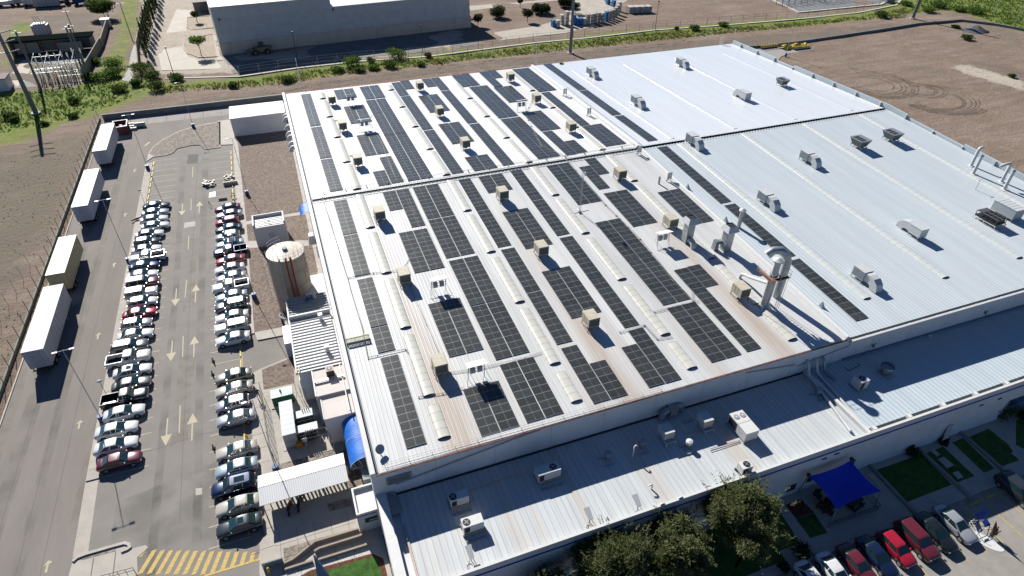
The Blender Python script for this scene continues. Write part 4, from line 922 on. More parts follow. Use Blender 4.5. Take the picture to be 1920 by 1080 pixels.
# lattice mast
q = onroof(1087, 399); t = thing('radio_mast', 'thin guyed lattice mast with small dish in the middle of the roof', 'mast', q)
m_ = MB()
for k in range(3):
    a = 2 * PI * k / 3; m_.tube([(.15 * math.cos(a), .15 * math.sin(a), 0), (.15 * math.cos(a), .15 * math.sin(a), 7.5)], .018, 4)
for i in range(25):
    for k in range(3):
        a, b_ = 2 * PI * k / 3, 2 * PI * (k + 1) / 3; m_.tube([(.15 * math.cos(a), .15 * math.sin(a), i * .3), (.15 * math.cos(b_), .15 * math.sin(b_), i * .3 + .3)], .01, 3)
m_.build('lattice', WM, t); MB().cyl((.3, 0, 6.3), (.45, -.1, 6.35), .32, .28, 14).build('dish', W_, t)
f = MB(); f.tube([(-1.6, 0, .05), (1.6, .2, .05)], .03); f.tube([(0, -1.2, .05), (.1, 1.2, .05)], .03); f.box(-.2, .2, -.2, .2, .02, .3); f.build('foot', GM, t)
# satellite dish on the south-west corner
q = onroof(710, 848); t = thing('satellite_dish', 'grey satellite dish on the parapet at the south-west roof corner', 'dish', (q.x + .1, q.y - .1, q.z))
MB().cyl((0, 0, .55), (.06, -.12, .65), .42, .47, 18).build('reflector', GM, t); MB().cyl((0, 0, 0), (0, 0, .55), .05).tube([(0, 0, .55), (.2, -.4, .7)], .02).build('post', DK, t)
# cable trays, conduits and walkways on the roof
TR = mat('cable_tray', (.30, .30, .29), .6, var=.2)
def tray(pts, lab, w=.1, name='cable_tray', lift=.14, posts=True, m_=None, cat='cable tray'):
    o = MB(); P = [onroof(*p) for p in pts]
    for a, b_ in zip(P, P[1:]):
        L = (b_ - a).length; k = max(1, int(L / 3))
        for i in range(k):
            u = a.lerp(b_, i / k); v = a.lerp(b_, (i + 1) / k); u = Vector((u.x, u.y, zroof(u.y) + lift)); v = Vector((v.x, v.y, zroof(v.y) + lift)); d = (v - u).normalized(); s_ = Vector((-d.y, d.x, 0)) * w
            o.tube([u + s_, v + s_], .022, 4); o.tube([u - s_, v - s_], .022, 4)
            if posts: o.box(u.x - .04 - abs(s_.x), u.x + .04 + abs(s_.x), u.y - .04 - abs(s_.y), u.y + .04 + abs(s_.y), zroof(u.y), u.z)
    return tag(o.build(name, m_ or TR), lab, cat)
tray([(607, 363), (840, 328), (1060, 296), (1200, 272)], 'long cable tray running just north of the ridge slot', .16, lift=.35)
tray([(1010, 168), (985, 215), (1015, 275), (1065, 296)], 'thin cable tray down the north half between two strips', .1)
tray([(1062, 300), (1097, 341), (1135, 385), (1200, 449), (1262, 527), (1300, 566), (1298, 548)], 'thin cable tray down the south half beside the long double array', .1)
tray([(605, 370), (625, 436), (654, 529), (658, 545), (680, 617), (691, 675)], 'cable conduit along the west edge ending at the step grating', .03, lift=.08)
tray([(653, 522), (700, 513), (760, 508), (760, 500)], 'short conduit crossing beneath the first array joint', .06)
tray([(690, 672), (708, 668), (760, 656), (770, 668), (793, 742), (800, 738)], 'conduit beside the first skylight with three loops', .04)
tray([(845, 700), (890, 694), (985, 672), (1015, 662)], 'conduit from the third cooler to the white canopy', .07)
tray([(785, 746), (830, 739), (870, 728)], 'short conduit south of the third cooler', .05)
tray([(1227, 586), (1262, 577), (1310, 565)], 'short cable tray between two lower east arrays', .1)
tray([(1162, 624), (1208, 611), (1232, 637), (1260, 632)], 'short cable tray crossing below the third skylight', .08)
tray([(720, 208), (700, 215), (690, 225), (715, 268), (740, 330)], 'row of small pipe supports beside the first double arrays', .02, lift=.12)
tray([(765, 368), (790, 430), (800, 440), (755, 505), (800, 610), (822, 660)], 'faint line of small brackets beside the first coolers', .015, lift=.1)
tray([(1063, 165), (1100, 195), (1160, 240), (1205, 275)], 'thin cable beside the raised flashing', .02, lift=.2)
o = MB()
for a, b_ in (((722, 876), (1240, 733)), ((722, 872), (1240, 729))):
    A_, B_ = onroof(*a), onroof(*b_); o.tube([A_ + Vector((0, 0, .25)), B_ + Vector((0, 0, .25))], .02, 4)
A_, B_ = onroof(722, 876), onroof(1240, 733)
for i in range(14): p = A_.lerp(B_, i / 13); o.tube([(p.x, p.y, p.z), (p.x, p.y, p.z + .35)], .025, 4)
tag(o.build('safety_line', W_), 'thin white safety line along the south eave', 'rail')
o = MB(); A_ = onroof(650, 645); 
for i in range(16): o.box(A_.x + .1 + i * .15, A_.x + .2 + i * .15, A_.y - .3, A_.y + .3, A_.z + .35, A_.z + .4)
o.box(A_.x, A_.x + 2.6, A_.y - .4, A_.y - .3, A_.z + .3, A_.z + .42); o.box(A_.x, A_.x + 2.6, A_.y + .3, A_.y + .4, A_.z + .3, A_.z + .42)
for x in (0, 2.5): o.box(A_.x + x, A_.x + x + .08, A_.y - .4, A_.y + .4, A_.z, A_.z + .3)
tag(o.build('step_grating', mat('grating', (.30, .31, .20), .7, var=.2)), 'greenish steel step grating bridging the west roof edge', 'grating')
# white ladder hoops at the far east corner and small yellow planks
q = onroof(1350, 84); o = MB()
for x in (0, .5): o.tube([(x, .2, -1.5), (x, .2, 2.2)], .04)
for z in (.3, .8, 1.3, 1.8): o.tube([(-.2, .2, z), (-.1, -.6, z), (.6, -.6, z), (.7, .2, z)], .04)
tag(o.build('roof_ladder', W_, loc=q), 'white caged ladder top at the far north eave', 'ladder')
for p, lab in (((635, 226), 'small yellow plank near the north-west cooler'), ((664, 292), 'small cream plank above the western cooler by the ridge')):
    q = onroof(*p); tag(MB().box(-.8, .8, -.08, .08, .1, .2).build('plank', YEL, loc=q), lab, 'plank')
q = onroof(1053, 121); tag(MB().box(-.5, .1, -.2, .2, 0, .5).box(.2, .5, -.3, .1, 0, .3).build('tool_heap', RUST, loc=q), 'small dark red heap of tools at the north roof edge', 'tools')
# ---------------------------------------------------------------- low wing equipment
FANB = mat('fan_black', (.015, .017, .02), .5)
def split(p, lab, w_=2.0, d_=.95, h_=1.05, fx=-.55, rz=0., fans=1, m_=W_, z0=.3, skirt=True):
    q = onlow(*p); t = thing('rooftop_ac', lab, 'air conditioner', q, rz, 'air conditioners on the low south wing')
    MB().box(-w_ / 2, w_ / 2, -d_, 0, z0, z0 + h_).build('cabinet', m_, t)
    for k in range(fans):
        f = MB(); x = fx + k * .95; f.cyl((x, -d_ / 2, z0 + h_ + .001), (x, -d_ / 2, z0 + h_ + .04), .36, .36, 18, 0); f.cyl((x, -d_ / 2, z0 + h_ + .041), (x, -d_ / 2, z0 + h_ + .06), .09, .09, 8, 1)
        for a in range(4): f.cbox((x + .17 * math.cos(a * PI / 2 + .5), -d_ / 2 + .17 * math.sin(a * PI / 2 + .5), z0 + h_ + .05), (.26, .07, .012), 1, a * PI / 2 + .5)
        f.build('fan', [FANB, GALV], t)
    g = MB(); g.box(-w_ / 2 + .1, -w_ / 2 + .6, -d_ - .03, -d_ - .001, z0 + .12, z0 + h_ - .15); g.box(-w_ / 2 + .75, w_ / 2 - .1, -d_ - .015, -d_ - .001, z0 + .1, z0 + h_ - .1, 1); g.build('louvre', [DK, WM], t)
    for y_ in (-d_ - .1, 0): MB().box(-w_ / 2 - .1, w_ / 2 + .1, y_, y_ + .1, 0, z0 - .01).build('base_rail', CONCD, t)
    b_ = MB()
    if skirt:
        n_ = 12; 
        for i in range(n_): b_.cyl((-w_ / 2 + w_ * i / n_ + .08, -d_ - .8, .03), (-w_ / 2 + w_ * i / n_ + .08, -d_ - .65, .12), .09, .05, 6, 1)
        b_.box(-w_ / 2, w_ / 2, -d_ - .66, -d_ - .58, .02, .1, 1)
    if skirt: b_.build('drip_guard', [CONCD, GALV], t)
    return t
split((858, 936), 'white rooftop unit in shade, northern of the western pair', 1.8, .9, 1.0)
split((883, 982), 'sunlit white rooftop unit at the shade edge, southern of the pair', 1.95, 1.0, 1.0)
split((1022, 886), 'wide grey rooftop unit in shade with open coil front', 2.4, 1.1, 1.1, .55, m_=WM)
split((1600, 720), 'square white rooftop unit right of the three pipes', 1.25, 1.25, 1.3, 0, m_=WM, skirt=False)
split((1388, 878), 'small rooftop unit with big fan beside the parapet', 1.2, .9, .9, .1, skirt=False)
for p, lab in (((1247, 822), 'grey cabinet on high legs left of the large packaged unit'), ((1319, 800), 'grey cabinet on high legs closest to the packaged unit')):
    q = onlow(*p); t = thing('rooftop_ac', lab, 'air conditioner', q, 0, 'air conditioners on the low south wing'); t.scale = (.88,) * 3; MB().box(-.65, .65, -.7, .9, .7, 1.8).build('cabinet', WM, t)
    g = MB(); g.box(-.5, .0, -.73, -.701, .85, 1.65); g.box(.08, .55, -.73, -.701, .85, 1.65); g.build('louvre', CREAM, t)
    for x in (-.6, .6):
        for y in (-1.2, .9): MB().box(x - .04, x + .04, y - .04, y + .04, 0, .6).build('leg', WM, t)
    MB().box(-.7, .7, -1.25, -1.17, .6, .68).box(-.7, .7, .85, .93, .6, .68).box(-.7, -.6, -1.17, .85, .6, .68).box(.6, .7, -1.17, .85, .6, .68).build('base_frame', WM, t)
q = onlow(1392, 812); t = thing('packaged_unit', 'largest white packaged unit with two fans half in the shade', 'air conditioner', (q.x, q.y, q.z)); t.scale = (.78,) * 3
MB().box(-1.05, 1.05, -1.6, 2.2, .35, 1.95).box(-1.07, 1.07, -1.62, 2.22, 1.951, 2.0).box(-1.08, 1.08, .25, .29, 2.001, 2.02, 1).build('cabinet', [W_, GREYB], t)
for x in (-.5, .5): f = MB(); f.cyl((x, 1.4, 2.021), (x, 1.4, 2.07), .4, .4, 18); f.cyl((x, 1.4, 2.071), (x, 1.4, 2.09), .12, .12, 8, 1); f.build('fan', [GREYB, W_], t)
MB().box(-1.08, -1.051, .4, 2.0, .5, 1.8).build('louvre', DK, t); MB().box(-1.1, 1.1, -1.7, -1.6, 0, .34).build('base_rail', GALV, t); MB().box(-1.1, 1.1, 2.2, 2.3, 0, .34).build('base_rail', GALV, t)
q = onlow(1262, 782); t = thing('duct_fan_group', 'dark cluster of ducts and fan boxes against the high wall', 'ventilator', q); t.scale = (.75,) * 3
MB().box(-.7, .6, -.2, 1.1, .5, 1.8).build('fan_box', GM, t); MB().bend([(-1.8, .3, .1), (-1.75, .3, .9), (-1.3, .4, 1.3), (-.7, .5, 1.3)], .5, 10).build('duct', GM, t); MB().bend([(.6, .6, 1.3), (1.2, .7, 1.3), (1.7, .6, .9), (1.75, .6, .1)], .42, 10).build('duct', GALV, t); MB().box(.6, 2.4, -1.6, -1.3, .1, .2).build('bar', GALV, t)
for i, (p, lab, top) in enumerate([((1290, 838), 'short white capped vent at the shade edge', 1), ((1138, 860), 'short grey capped vent in the middle of the shade', 0), ((1203, 838), 'short grey capped vent left of the cabinets', 0), ((1532, 740), 'short grey vent on tray left of the three pipes', 0)]):
    q = onlow(*p); t = thing('roof_vent', lab, 'vent', q, group='short capped vents on the low wing'); MB().cyl((0, 0, 0), (0, 0, .6), .25).build('pipe', GALV, t); MB().cyl((0, 0, .6), (0, 0, .95), .36).cyl((0, 0, .95), (0, 0, 1.05), .36, .1).build('cap', W_ if top else GM, t)
    MB().box(-.7, .5, -.9, -.75, .03, .12).box(-.9, -.4, .2, .35, .03, .12).build('bracket', GALV, t)
q = onlow(1186, 856); tag(MB().bend([(0, 0, 0), (0, 0, 1.5), (.05, 0, 1.65), (.2, 0, 1.7), (.3, 0, 1.55)], .08, 8).build('candy_cane_vent', W_, loc=q), 'slender white hooked vent pipe standing in the shade', 'vent')
for i, (p, d) in enumerate([((1221, 917), 'standing free in the sun'), ((1243, 952), 'left of two by the parapet'), ((1277, 940), 'right of two by the parapet'), ((1742, 636), 'alone in the shade of the east wing')]):
    q = onlow(*p); tag(MB().bend([(0, 0, 0), (.05, 0, .55), (.0, 0, .7), (-.2, 0, .75), (-.4, 0, .65)], .09, 8).build('gooseneck_vent', W_, loc=q), f'small white gooseneck vent {d}', 'vent', 'gooseneck vents on the low wing')
for p, d in (((884, 1052), 'western'), ((1106, 980), 'middle'), ((1196, 955), 'eastern')):
    q = onlow(*p); t = thing('panel_antenna', f'{d} white panel antenna on a low tripod near the south parapet', 'antenna', q, group='panel antennas on the low wing')
    MB().add([(-.3, .9, 1.0), (.3, .9, 1.0), (.25, -.1, .6), (-.2, -.1, .6), (-.3, .95, 1.1), (.3, .95, 1.1), (.25, -.1, .7), (-.2, -.1, .7)], [(0, 3, 2, 1), (4, 5, 6, 7), (0, 1, 5, 4), (1, 2, 6, 5), (2, 3, 7, 6), (3, 0, 4, 7)]).build('panel', W_, t)
    f = MB(); f.tube([(0, .2, .7), (0, 0, 0)], .04); f.tube([(0, .2, .7), (-.5, -.7, 0)], .03); f.tube([(0, .2, .7), (.4, -.8, 0)], .03); f.tube([(-.5, -.7, .03), (.4, -.8, .03)], .03)
    for i in range(6): a = i * .6; f.tube([(-.3 + .25 * math.cos(a), -.4 + .25 * math.sin(a), .05), (-.3 + .25 * math.cos(a + .6), -.4 + .25 * math.sin(a + .6), .05)], .025)
    f.build('tripod', GALV, t)
q = onlow(1658, 700); t = thing('turbine_vent', 'dark open round turbine vent on the east wing roof', 'vent', q); MB().cyl((0, 0, .35), (0, 0, 1.0), .45, .75, 20, caps=False).cyl((0, 0, 1.0), (0, 0, 1.25), .75, .75, 20, caps=False).cyl((0, 0, .98), (0, 0, 1.0), .7, .7, 20).build('drum', GM, t)
MB().box(-.7, .7, -1.0, .6, .1, .2).box(-.4, .4, -.4, .4, .2, .35).build('base', GALV, t)
# three fat pipes from the high wall over the low roof
for i, (a, b_) in enumerate([((1508, 697), (1620, 832)), ((1521, 690), (1645, 822)), ((1534, 685), (1640, 790))]):
    p, q = site(*a, 6.6), site(*b_, 6.5); x = p.x
    path = [(x, YW - .1, 8.2 - .1 * i), (x, YW - .35, 8.2 - .1 * i), (x, YW - .6, 7.8 - .1 * i), (x + .1, YW - .9, 6.75), (x + .15, YW - 1.5, 6.5), (q.x, YS_ + 1.2, 6.45)]
    if i == 2: path[-1] = (x + .25, YW - 2.6, 6.45)
    tag(MB().bend(path, .17, 12).build('wall_pipe', WM if i < 2 else GM), ['western of the two long white pipes crossing the low roof', 'eastern of the two long white pipes crossing the low roof', 'short grey pipe end beside the two long pipes'][i], 'pipe', 'pipes crossing the low roof')
# grey plate in the west corner, cables on the low roof
q = onlow(722, 940); tag(MB().box(-.1, 1.15, -1.9, .5, .3, .36).box(.1, .35, .1, .3, .361, .6).box(.6, .85, .15, .35, .361, .6).build('access_hatch', GM, loc=q), 'grey flat access hatch in the west corner of the low roof', 'hatch')
def lowline(pts, r, m_, name, lab, cat): tag(MB().tube([onlow(*p) + Vector((0, 0, .1)) for p in pts], r, 5).build(name, m_), lab, cat)
lowline([(878, 922), (960, 893), (992, 888)], .03, YEL, 'hose', 'yellow line between the western rooftop units', 'hose')
lowline([(1332, 847), (1388, 829), (1386, 827), (1331, 843)], .03, DK, 'conduit', 'thin dark conduit frame by the packaged unit', 'conduit')
lowline([(1285, 815), (1318, 808)], .03, YEL, 'hose', 'yellow line between the two cabinets on legs', 'hose')
lowline([(1583, 690), (1590, 697), (1612, 686), (1607, 681)], .05, DK, 'conduit_loop', 'small dark frame against the wall above the turbine vent', 'frame')
# ================================================================ WEST SIDE STRUCTURES
q = site(438.9, 257.3)
t = thing('annex', 'low white flat-roofed annex at the north-west corner of the factory', 'building', (-11.0, 146.4, 0))
MB().box(0, 11.7, 0, 7.4, 0, 4.2).build('wall', WALLW, t)
MB().box(-.05, 11.7, -.05, 7.45, 4.2, 4.3).build('roof', mat('annex_roof', (.78, .78, .78), .5, var=.03), t)
MB().box(1.9, 2.9, -.06, 7.46, 4.301, 4.31).box(5.4, 6.3, -.06, 7.46, 4.301, 4.31).box(9.1, 10.1, -.06, 7.46, 4.301, 4.31).build('roof_seam', mat('seam_grey', (.60, .61, .64), .6), t)
MB().box(3.4, 3.6, -.04, -.005, 2.9, 3.0).build('wall_lamp', DK, t)
# pump house
t = thing('pump_house', 'white concrete pump house with striped roof beside the round tank', 'building', (-8.35, 98.1, 0))
MB().box(0, 5.1, 0, 3.7, 0, 3.65).box(0, .25, .26, 3.7, 3.651, 4.2).box(4.85, 5.1, .26, 3.7, 3.651, 4.2).box(.26, 4.84, 3.45, 3.7, 3.651, 4.2).box(0, 5.1, 0, .25, 3.651, 3.75).build('wall', mat('pump_wall', (.68, .68, .69), .7, var=.05), t)
MB().box(.26, 4.84, .26, 3.44, 3.66, 3.7).build('roof', W_, t)
s_ = MB()
for i in range(5): s_.box(.3, 4.8, .5 + i * .5, .66 + i * .5, 3.701, 3.78)
s_.build('roof_rib', WM, t); MB().box(2.3, 3.0, -.05, -.001, 2.3, 2.4).box(2.3, 3.0, -.05, -.001, 1.7, 1.8).box(2.3, 2.4, -.05, -.001, 1.8, 2.3).box(2.9, 3.0, -.05, -.001, 1.8, 2.3).build('vent_frame', GREYB, t)
MB().tube([(2.0, 1.3, 4.1), (2.9, .9, 4.1)], .04).tube([(2.0, 1.3, 4.1), (2.0, 1.3, 3.7)], .04).build('roof_pipe', WM, t)
# water tank
TKX, TKY, TR_, TH = -3.55, 80.3, 2.55, 9.4
t = thing('water_tank', 'big round beige steel water tank with red pipes and caged ladder', 'tank', (TKX, TKY, 0))
TM = mat('tank_beige', (.50, .42, .33), .55, var=.07, scale=.8); b_ = MB(); b_.cyl((0, 0, 0), (0, 0, TH), TR_, TR_, 48)
b_.build('shell', TM, t)
MB().cyl((0, 0, TH + .001), (0, 0, TH + .1), TR_ + .04, TR_ + .04, 48).cyl((0, 0, TH + .1), (0, 0, TH + .45), TR_ + .0, .2, 32, smooth=False).build('lid', mat('tank_lid', (.60, .53, .45), .55, var=.05), t)
MB().cyl((0, 0, TH + .45), (0, 0, TH + .7), .35, .35, 12).build('hatch', GREYB, t)
r = MB()
for z in (2.4, 4.8, 7.1): r.cyl((0, 0, z), (0, 0, z + .05), TR_ + .015, TR_ + .015, 48, caps=False)
for z, o_ in ((0, 0), (2.4, .3), (4.8, 0), (7.1, .3)):
    for k in range(9): a = 2 * PI * k / 9 + o_; r.tube([((TR_ + .01) * math.cos(a), (TR_ + .01) * math.sin(a), z), ((TR_ + .01) * math.cos(a), (TR_ + .01) * math.sin(a), min(z + 2.35, TH))], .012, 4)
r.build('seam', mat('tank_seam', (.25, .21, .17), .7), t)
r = MB()
for a0, a1 in ((100, 150), (215, 400 - 40)):
    A = [R_(v) for v in range(a0, a1 + 1, 8)]
    for z in (TH + .55, TH + 1.05): r.tube([(TR_ * 1.02 * math.cos(a), TR_ * 1.02 * math.sin(a), z) for a in A], .025, 4)
    for a in A[::2]: r.tube([(TR_ * 1.02 * math.cos(a), TR_ * 1.02 * math.sin(a), TH), (TR_ * 1.02 * math.cos(a), TR_ * 1.02 * math.sin(a), TH + 1.05)], .025, 4)
for a in range(0, 360, 45): r.tube([(1.6 * math.cos(R_(a)), 1.6 * math.sin(R_(a)), TH + .2), (1.6 * math.cos(R_(a)), 1.6 * math.sin(R_(a)), TH + .95)], .02, 4)
r.build('railing', GM, t)
for dx in (-.35, .3): MB().bend([(.25 + dx, -1.9, TH + .2), (.25 + dx, -2.5, TH + .5), (.25 + dx, -2.75, TH), (.25 + dx, -2.75, 0)], .11, 8).build('red_pipe', mat('red_pipe', (.36, .05, .02), .5), t)
MB().bend([(-.9, -2.2, TH + .3), (-.95, -2.62, TH + .2), (-.95, -2.68, TH - .3), (-.95, -2.68, 0)], .1, 8).build('grey_pipe', GALV, t)
ld = MB()
a = R_(195); lx, ly = (TR_ + .12) * math.cos(a), (TR_ + .12) * math.sin(a)
for s_ in (-.2, .2): ld.tube([(lx, ly + s_, 0), (lx, ly + s_, TH + 1)], .025, 4)
for i in range(30): ld.tube([(lx, ly - .2, .3 + i * .32), (lx, ly + .2, .3 + i * .32)], .015, 4)
for i in range(14):
    z = 2.4 + i * .6; ld.tube([(lx - .38 + .38 * math.cos(b2), ly + .38 * math.sin(b2), z) for b2 in np.linspace(PI * .4, PI * 1.6, 9)], .018, 4)
for b2 in (PI * .7, PI, PI * 1.3): ld.tube([(lx - .38 + .38 * math.cos(b2), ly + .38 * math.sin(b2), 2.4), (lx - .38 + .38 * math.cos(b2), ly + .38 * math.sin(b2), TH + 1)], .015, 4)
ld.build('caged_ladder', GM, t)
# machine shed with corrugated roof, two height halves
ZS = 4.9; SX0, SY0, SY1, SY2 = -4.5, 60.0, 70.4, 75.3
t = thing('machine_shed', 'machine shed with white corrugated roof between the round tank and the factory', 'building', (0, 0, 0))
MB().box(SX0, WX0 - .01, SY0, SY2, 0, ZS - .25).build('wall', WALLW, t)
SR = ribbed('shed_roof', (.66, .66, .65), .58, 'Y', .14, .5, line=.75, var=.05, spec=.3)
def ribroof(y0, y1, x0, x1, z, per=.58):
    o = MB(); y = y0
    while y < y1 - .02:
        e_ = min(y + per, y1); o.add([(x0, y, z), (x1, y, z), (x1, y + .34, z), (x0, y + .34, z), (x0, y + .40, z + .12), (x1, y + .40, z + .12), (x0, y + .52, z + .12), (x1, y + .52, z + .12), (x0, e_, z), (x1, e_, z)], [(0, 1, 2, 3), (3, 2, 5, 4), (4, 5, 7, 6), (6, 7, 9, 8)])
        y += per
    o.box(x0, x1, y0, y1, z - .22, z - .005); return o
SRM = mat('shed_sheet', (.66, .66, .65), .5, var=.05)
ribroof(SY0, SY1 - .6, SX0 - .1, WX0 - .3, ZS).build('roof', SRM, t); ribroof(SY1 + .3, SY2, SX0 - .3, WX0 - .3, ZS - .1).build('roof', mat('shed_sheet_grey', (.30, .335, .36), .5, var=.08), t)
MB().box(SX0 - .2, WX0 - .3, SY1 + .02, SY1 + .28, ZS - .25, ZS + .62).box(SX0 - .3, SX0 - .12, SY0, SY2, ZS - .3, ZS + .16).build('parapet', W_, t)
for x, y in ((-.9, 74.4), (-.7, 69.2), (-.7, 62.6)): MB().box(x - .22, x + .22, y - .25, y + .25, ZS, ZS + .95).box(x - .28, x + .28, y - .3, y + .3, ZS + .95, ZS + 1.05).build('roof_cowl', WM, t)
MB().box(SX0 - .3, SX0 - .15, SY0 - .1, SY0 + .9, ZS + .1, ZS + .2).box(SX0 + .1, SX0 + .2, SY0 - .1, SY0 + 1, ZS + .1, ZS + .25).build('roof_bracket', CREAM, t)
MB().add([(-2.4, 73.6, ZS + .2), (-1.3, 73.9, ZS + .35), (-1.2, 74.5, ZS + .3), (-2.1, 74.4, ZS + .3), (-1.8, 74.0, ZS + .5)], [(0, 1, 4), (1, 2, 4), (2, 3, 4), (3, 0, 4)]).build('tarp_scrap', BLUEP, t)
MB().box(SX0 - .06, SX0 - .005, 60.5, 63.5, .13, 3.2).box(SX0 - .06, SX0 - .005, 64.6, 67, .13, 2.9).build('door', DK, t)
MB().box(SX0 - .12, SX0 - .065, 60.4, 60.5, .13, 3.3).box(SX0 - .12, SX0 - .065, 60.5, 63.5, 3.2, 3.3).box(SX0 - .12, SX0 - .065, 63.5, 63.6, .13, 3.3).build('door_frame', WM, t)
o = MB(); o.box(-5.9, -4.7, 68.7, 70.4, .13, 2.6); tag(o.build('utility_box', WM), 'small white box room attached to the shed west side', 'box')
o = MB(); o.box(-5.9, -4.9, 70.4, 72.6, 2.4, 2.5); o.bend([(-5.4, 74, 2.5), (-5.9, 75, 2.2), (-6.2, 76.5, 1.4), (-6.2, 78.5, .2)], .15, 8)
tag(o.build('pipe_canopy', GM), 'grey pipe bundle between the tank foot and the shed', 'pipe')
o = MB(); o.box(-2.2, WX0 - .02, 76.2, 82.5, 3.0, 3.15); o.box(-2.1, WX0 - .02, 76.3, 82.4, 0, 3.0); tag(o.build('lean_to', WALLW), 'small white lean-to room between the tank and the factory wall', 'building')
# white plaster room
t = thing('plant_room', 'pinkish white flat-roofed plant room south of the machine shed', 'building')
RM_ = mat('plant_room_wall', (.68, .65, .65), .7, var=.05); RR = mat('plant_room_roof', (.66, .60, .575), .75, var=.05, scale=.7)
MB().box(-3.0, WX0 - .02, 55.5, 59.98, 0, 4.3).box(-2.55, WX0 - .02, 52.0, 55.49, 0, 4.3).build('wall', RM_, t)
MB().box(-2.98, WX0 - .02, 55.5, 59.95, 4.301, 4.75).box(-2.55, WX0 - .02, 52.0, 55.49, 4.301, 4.4).build('roof', RR, t)
MB().box(-3.05, -2.9, 55.5, 59.95, 4.751, 4.85).box(-2.6, -2.5, 52, 55.4, 4.401, 4.5).box(WX0 - .6, WX0 - .5, 52, 59.9, 4.751, 4.9).build('roof_kerb', W_, t)
MB().box(-2.9, WX0 - .3, 57.6, 57.9, 4.95, 5.05).box(-2.9, -2.75, 57.6, 57.8, 4.751, 4.949).box(0, .1, 57.6, 57.8, 4.751, 4.949).build('cable_tray', GALV, t)
t = thing('condensing_unit', 'brown square condensing unit on the plant room roof', 'air conditioner', (-.9, 58.7, 4.76)); MB().box(-.45, .45, -.45, .45, 0, .9).build('cabinet', mat('brown_grille', (.12, .09, .06), .6, var=.3, scale=9), t)
MB().box(-.48, .48, -.48, .48, .901, .96).cyl((0, 0, .961), (0, 0, .99), .33, .33, 18, 1).cyl((0, 0, .991), (0, 0, 1.0), .1, .1, 8, 2).build('fan_top', [mat('pink_cap', (.48, .36, .33), .6), DK, WM], t)
# blue barrel awning
BAW = mat('awning_blue', (.008, .14, .56), .55, var=.22, scale=1.5, stretch=(.3, 2, 1), bump=.03)
t = thing('blue_awning', 'curved bright blue fabric awning fixed to the west wall of the factory', 'awning', (0, 0, 0))
n_ = 10; prof = [(WX0 - 1.75 * math.sin(a), 2.75 + 1.35 * math.cos(a)) for a in np.linspace(.0, PI / 2 * .95, n_ + 1)]; ys_ = np.linspace(45.6, 52.3, 14); aw = MB()
vs = [(x, y, z + .03 * math.sin(y * 3)) for y in ys_ for x, z in prof]; vs += [(x, y, z - .03) for x, y, z in vs]
o_ = len(vs) // 2; fs = []
for i in range(13):
    for k in range(n_):
        a, b_, c_, d_ = i * (n_ + 1) + k, i * (n_ + 1) + k + 1, (i + 1) * (n_ + 1) + k + 1, (i + 1) * (n_ + 1) + k; fs += [(a, d_, c_, b_), (a + o_, b_ + o_, c_ + o_, d_ + o_)]
aw.add(vs, fs, 0, True); aw.build('fabric', BAW, t)
fr_ = MB()
for y in (45.55, 48.9, 52.35): fr_.tube([(x, y, z + .02) for x, z in prof], .035, 5); fr_.tube([(WX0, y, 2.6), (WX0 - 1.7, y, 2.75)], .03, 5)
for k in (3, 6, 8): fr_.tube([(prof[k][0], 45.55, prof[k][1]), (prof[k][0] + .3, 45.55, 2.75)], .025, 4)
fr_.build('frame', W_, t)
t = thing('blue_awning', 'small bright blue awning on the west wall near the ridge', 'awning'); aw = MB()
yc = site(572, 388, 5.5).y; prof = [(WX0 - 1.5 * math.sin(a), 4.4 + 1.0 * math.cos(a)) for a in np.linspace(.0, PI / 2, 9)]; vs = [(x, y, z) for y in np.linspace(yc - 1.6, yc + 1.7, 6) for x, z in prof]
aw.add(vs, [(i * 9 + k, (i + 1) * 9 + k, (i + 1) * 9 + k + 1, i * 9 + k + 1) for i in range(5) for k in range(8)], 0, True); aw.build('fabric', BAW, t)
f = MB()
for y in (yc - 1.6, yc + 1.7): f.tube([(x, y, z + .02) for x, z in prof], .03, 5)
f.tube([(WX0 - .7, yc + .2, 5.36), (WX0 - .7, yc + 1.0, 5.4), (WX0 - 1.2, yc + 1, 5.0)], .03); f.build('frame', W_, t)
o = MB().box(WX0 - .75, WX0 - .02, 43.6, 45.0, 1.6, 2.9); tag(o.build('wall_box', mat('wall_box', (.22, .25, .26), .5)), 'grey box on the wall below the end of the blue awning', 'box')
# motorcycle shelter (carport)
t = thing('shelter', 'white gable roofed motorcycle shelter beside the car park', 'shelter', (-10.3, 44.5, 0))
RS = ribbed('shelter_roof', (.70, .71, .72), .22, 'X', .02, .45, line=.12, var=.04, spec=.4)
sr = MB(); Lx, D1, D2, z0, zr = 9.0, 2.05, 3.85, 2.4, 2.72
sr.add([(0, -.05, z0), (Lx, -.05, z0), (Lx, D1, zr), (0, D1, zr)], [(0, 1, 2, 3)]); sr.add([(0, D1, zr), (Lx, D1, zr), (Lx, D2, z0), (0, D2, z0)], [(0, 1, 2, 3)])
sr.add([(0, -.05, z0 - .06), (Lx, -.05, z0 - .06), (Lx, D1, zr - .06), (0, D1, zr - .06), (0, D2, z0 - .06), (Lx, D2, z0 - .06)], [(3, 2, 1, 0), (4, 5, 2, 3)]); sr.build('roof', RS, t)
rd = MB(); x = .1
while x < Lx: rd.box(x, x + .07, D1 - .05, D1 + .05, zr + .004, zr + .03); x += .22
rd.build('ridge_cap', DK, t)
for x in (.25, 3.0, 5.8, Lx - .25):
    for y in (.3, D2 - .3): MB().box(x - .05, x + .05, y - .05, y + .05, KH, z0 - .05).build('post', GM, t)
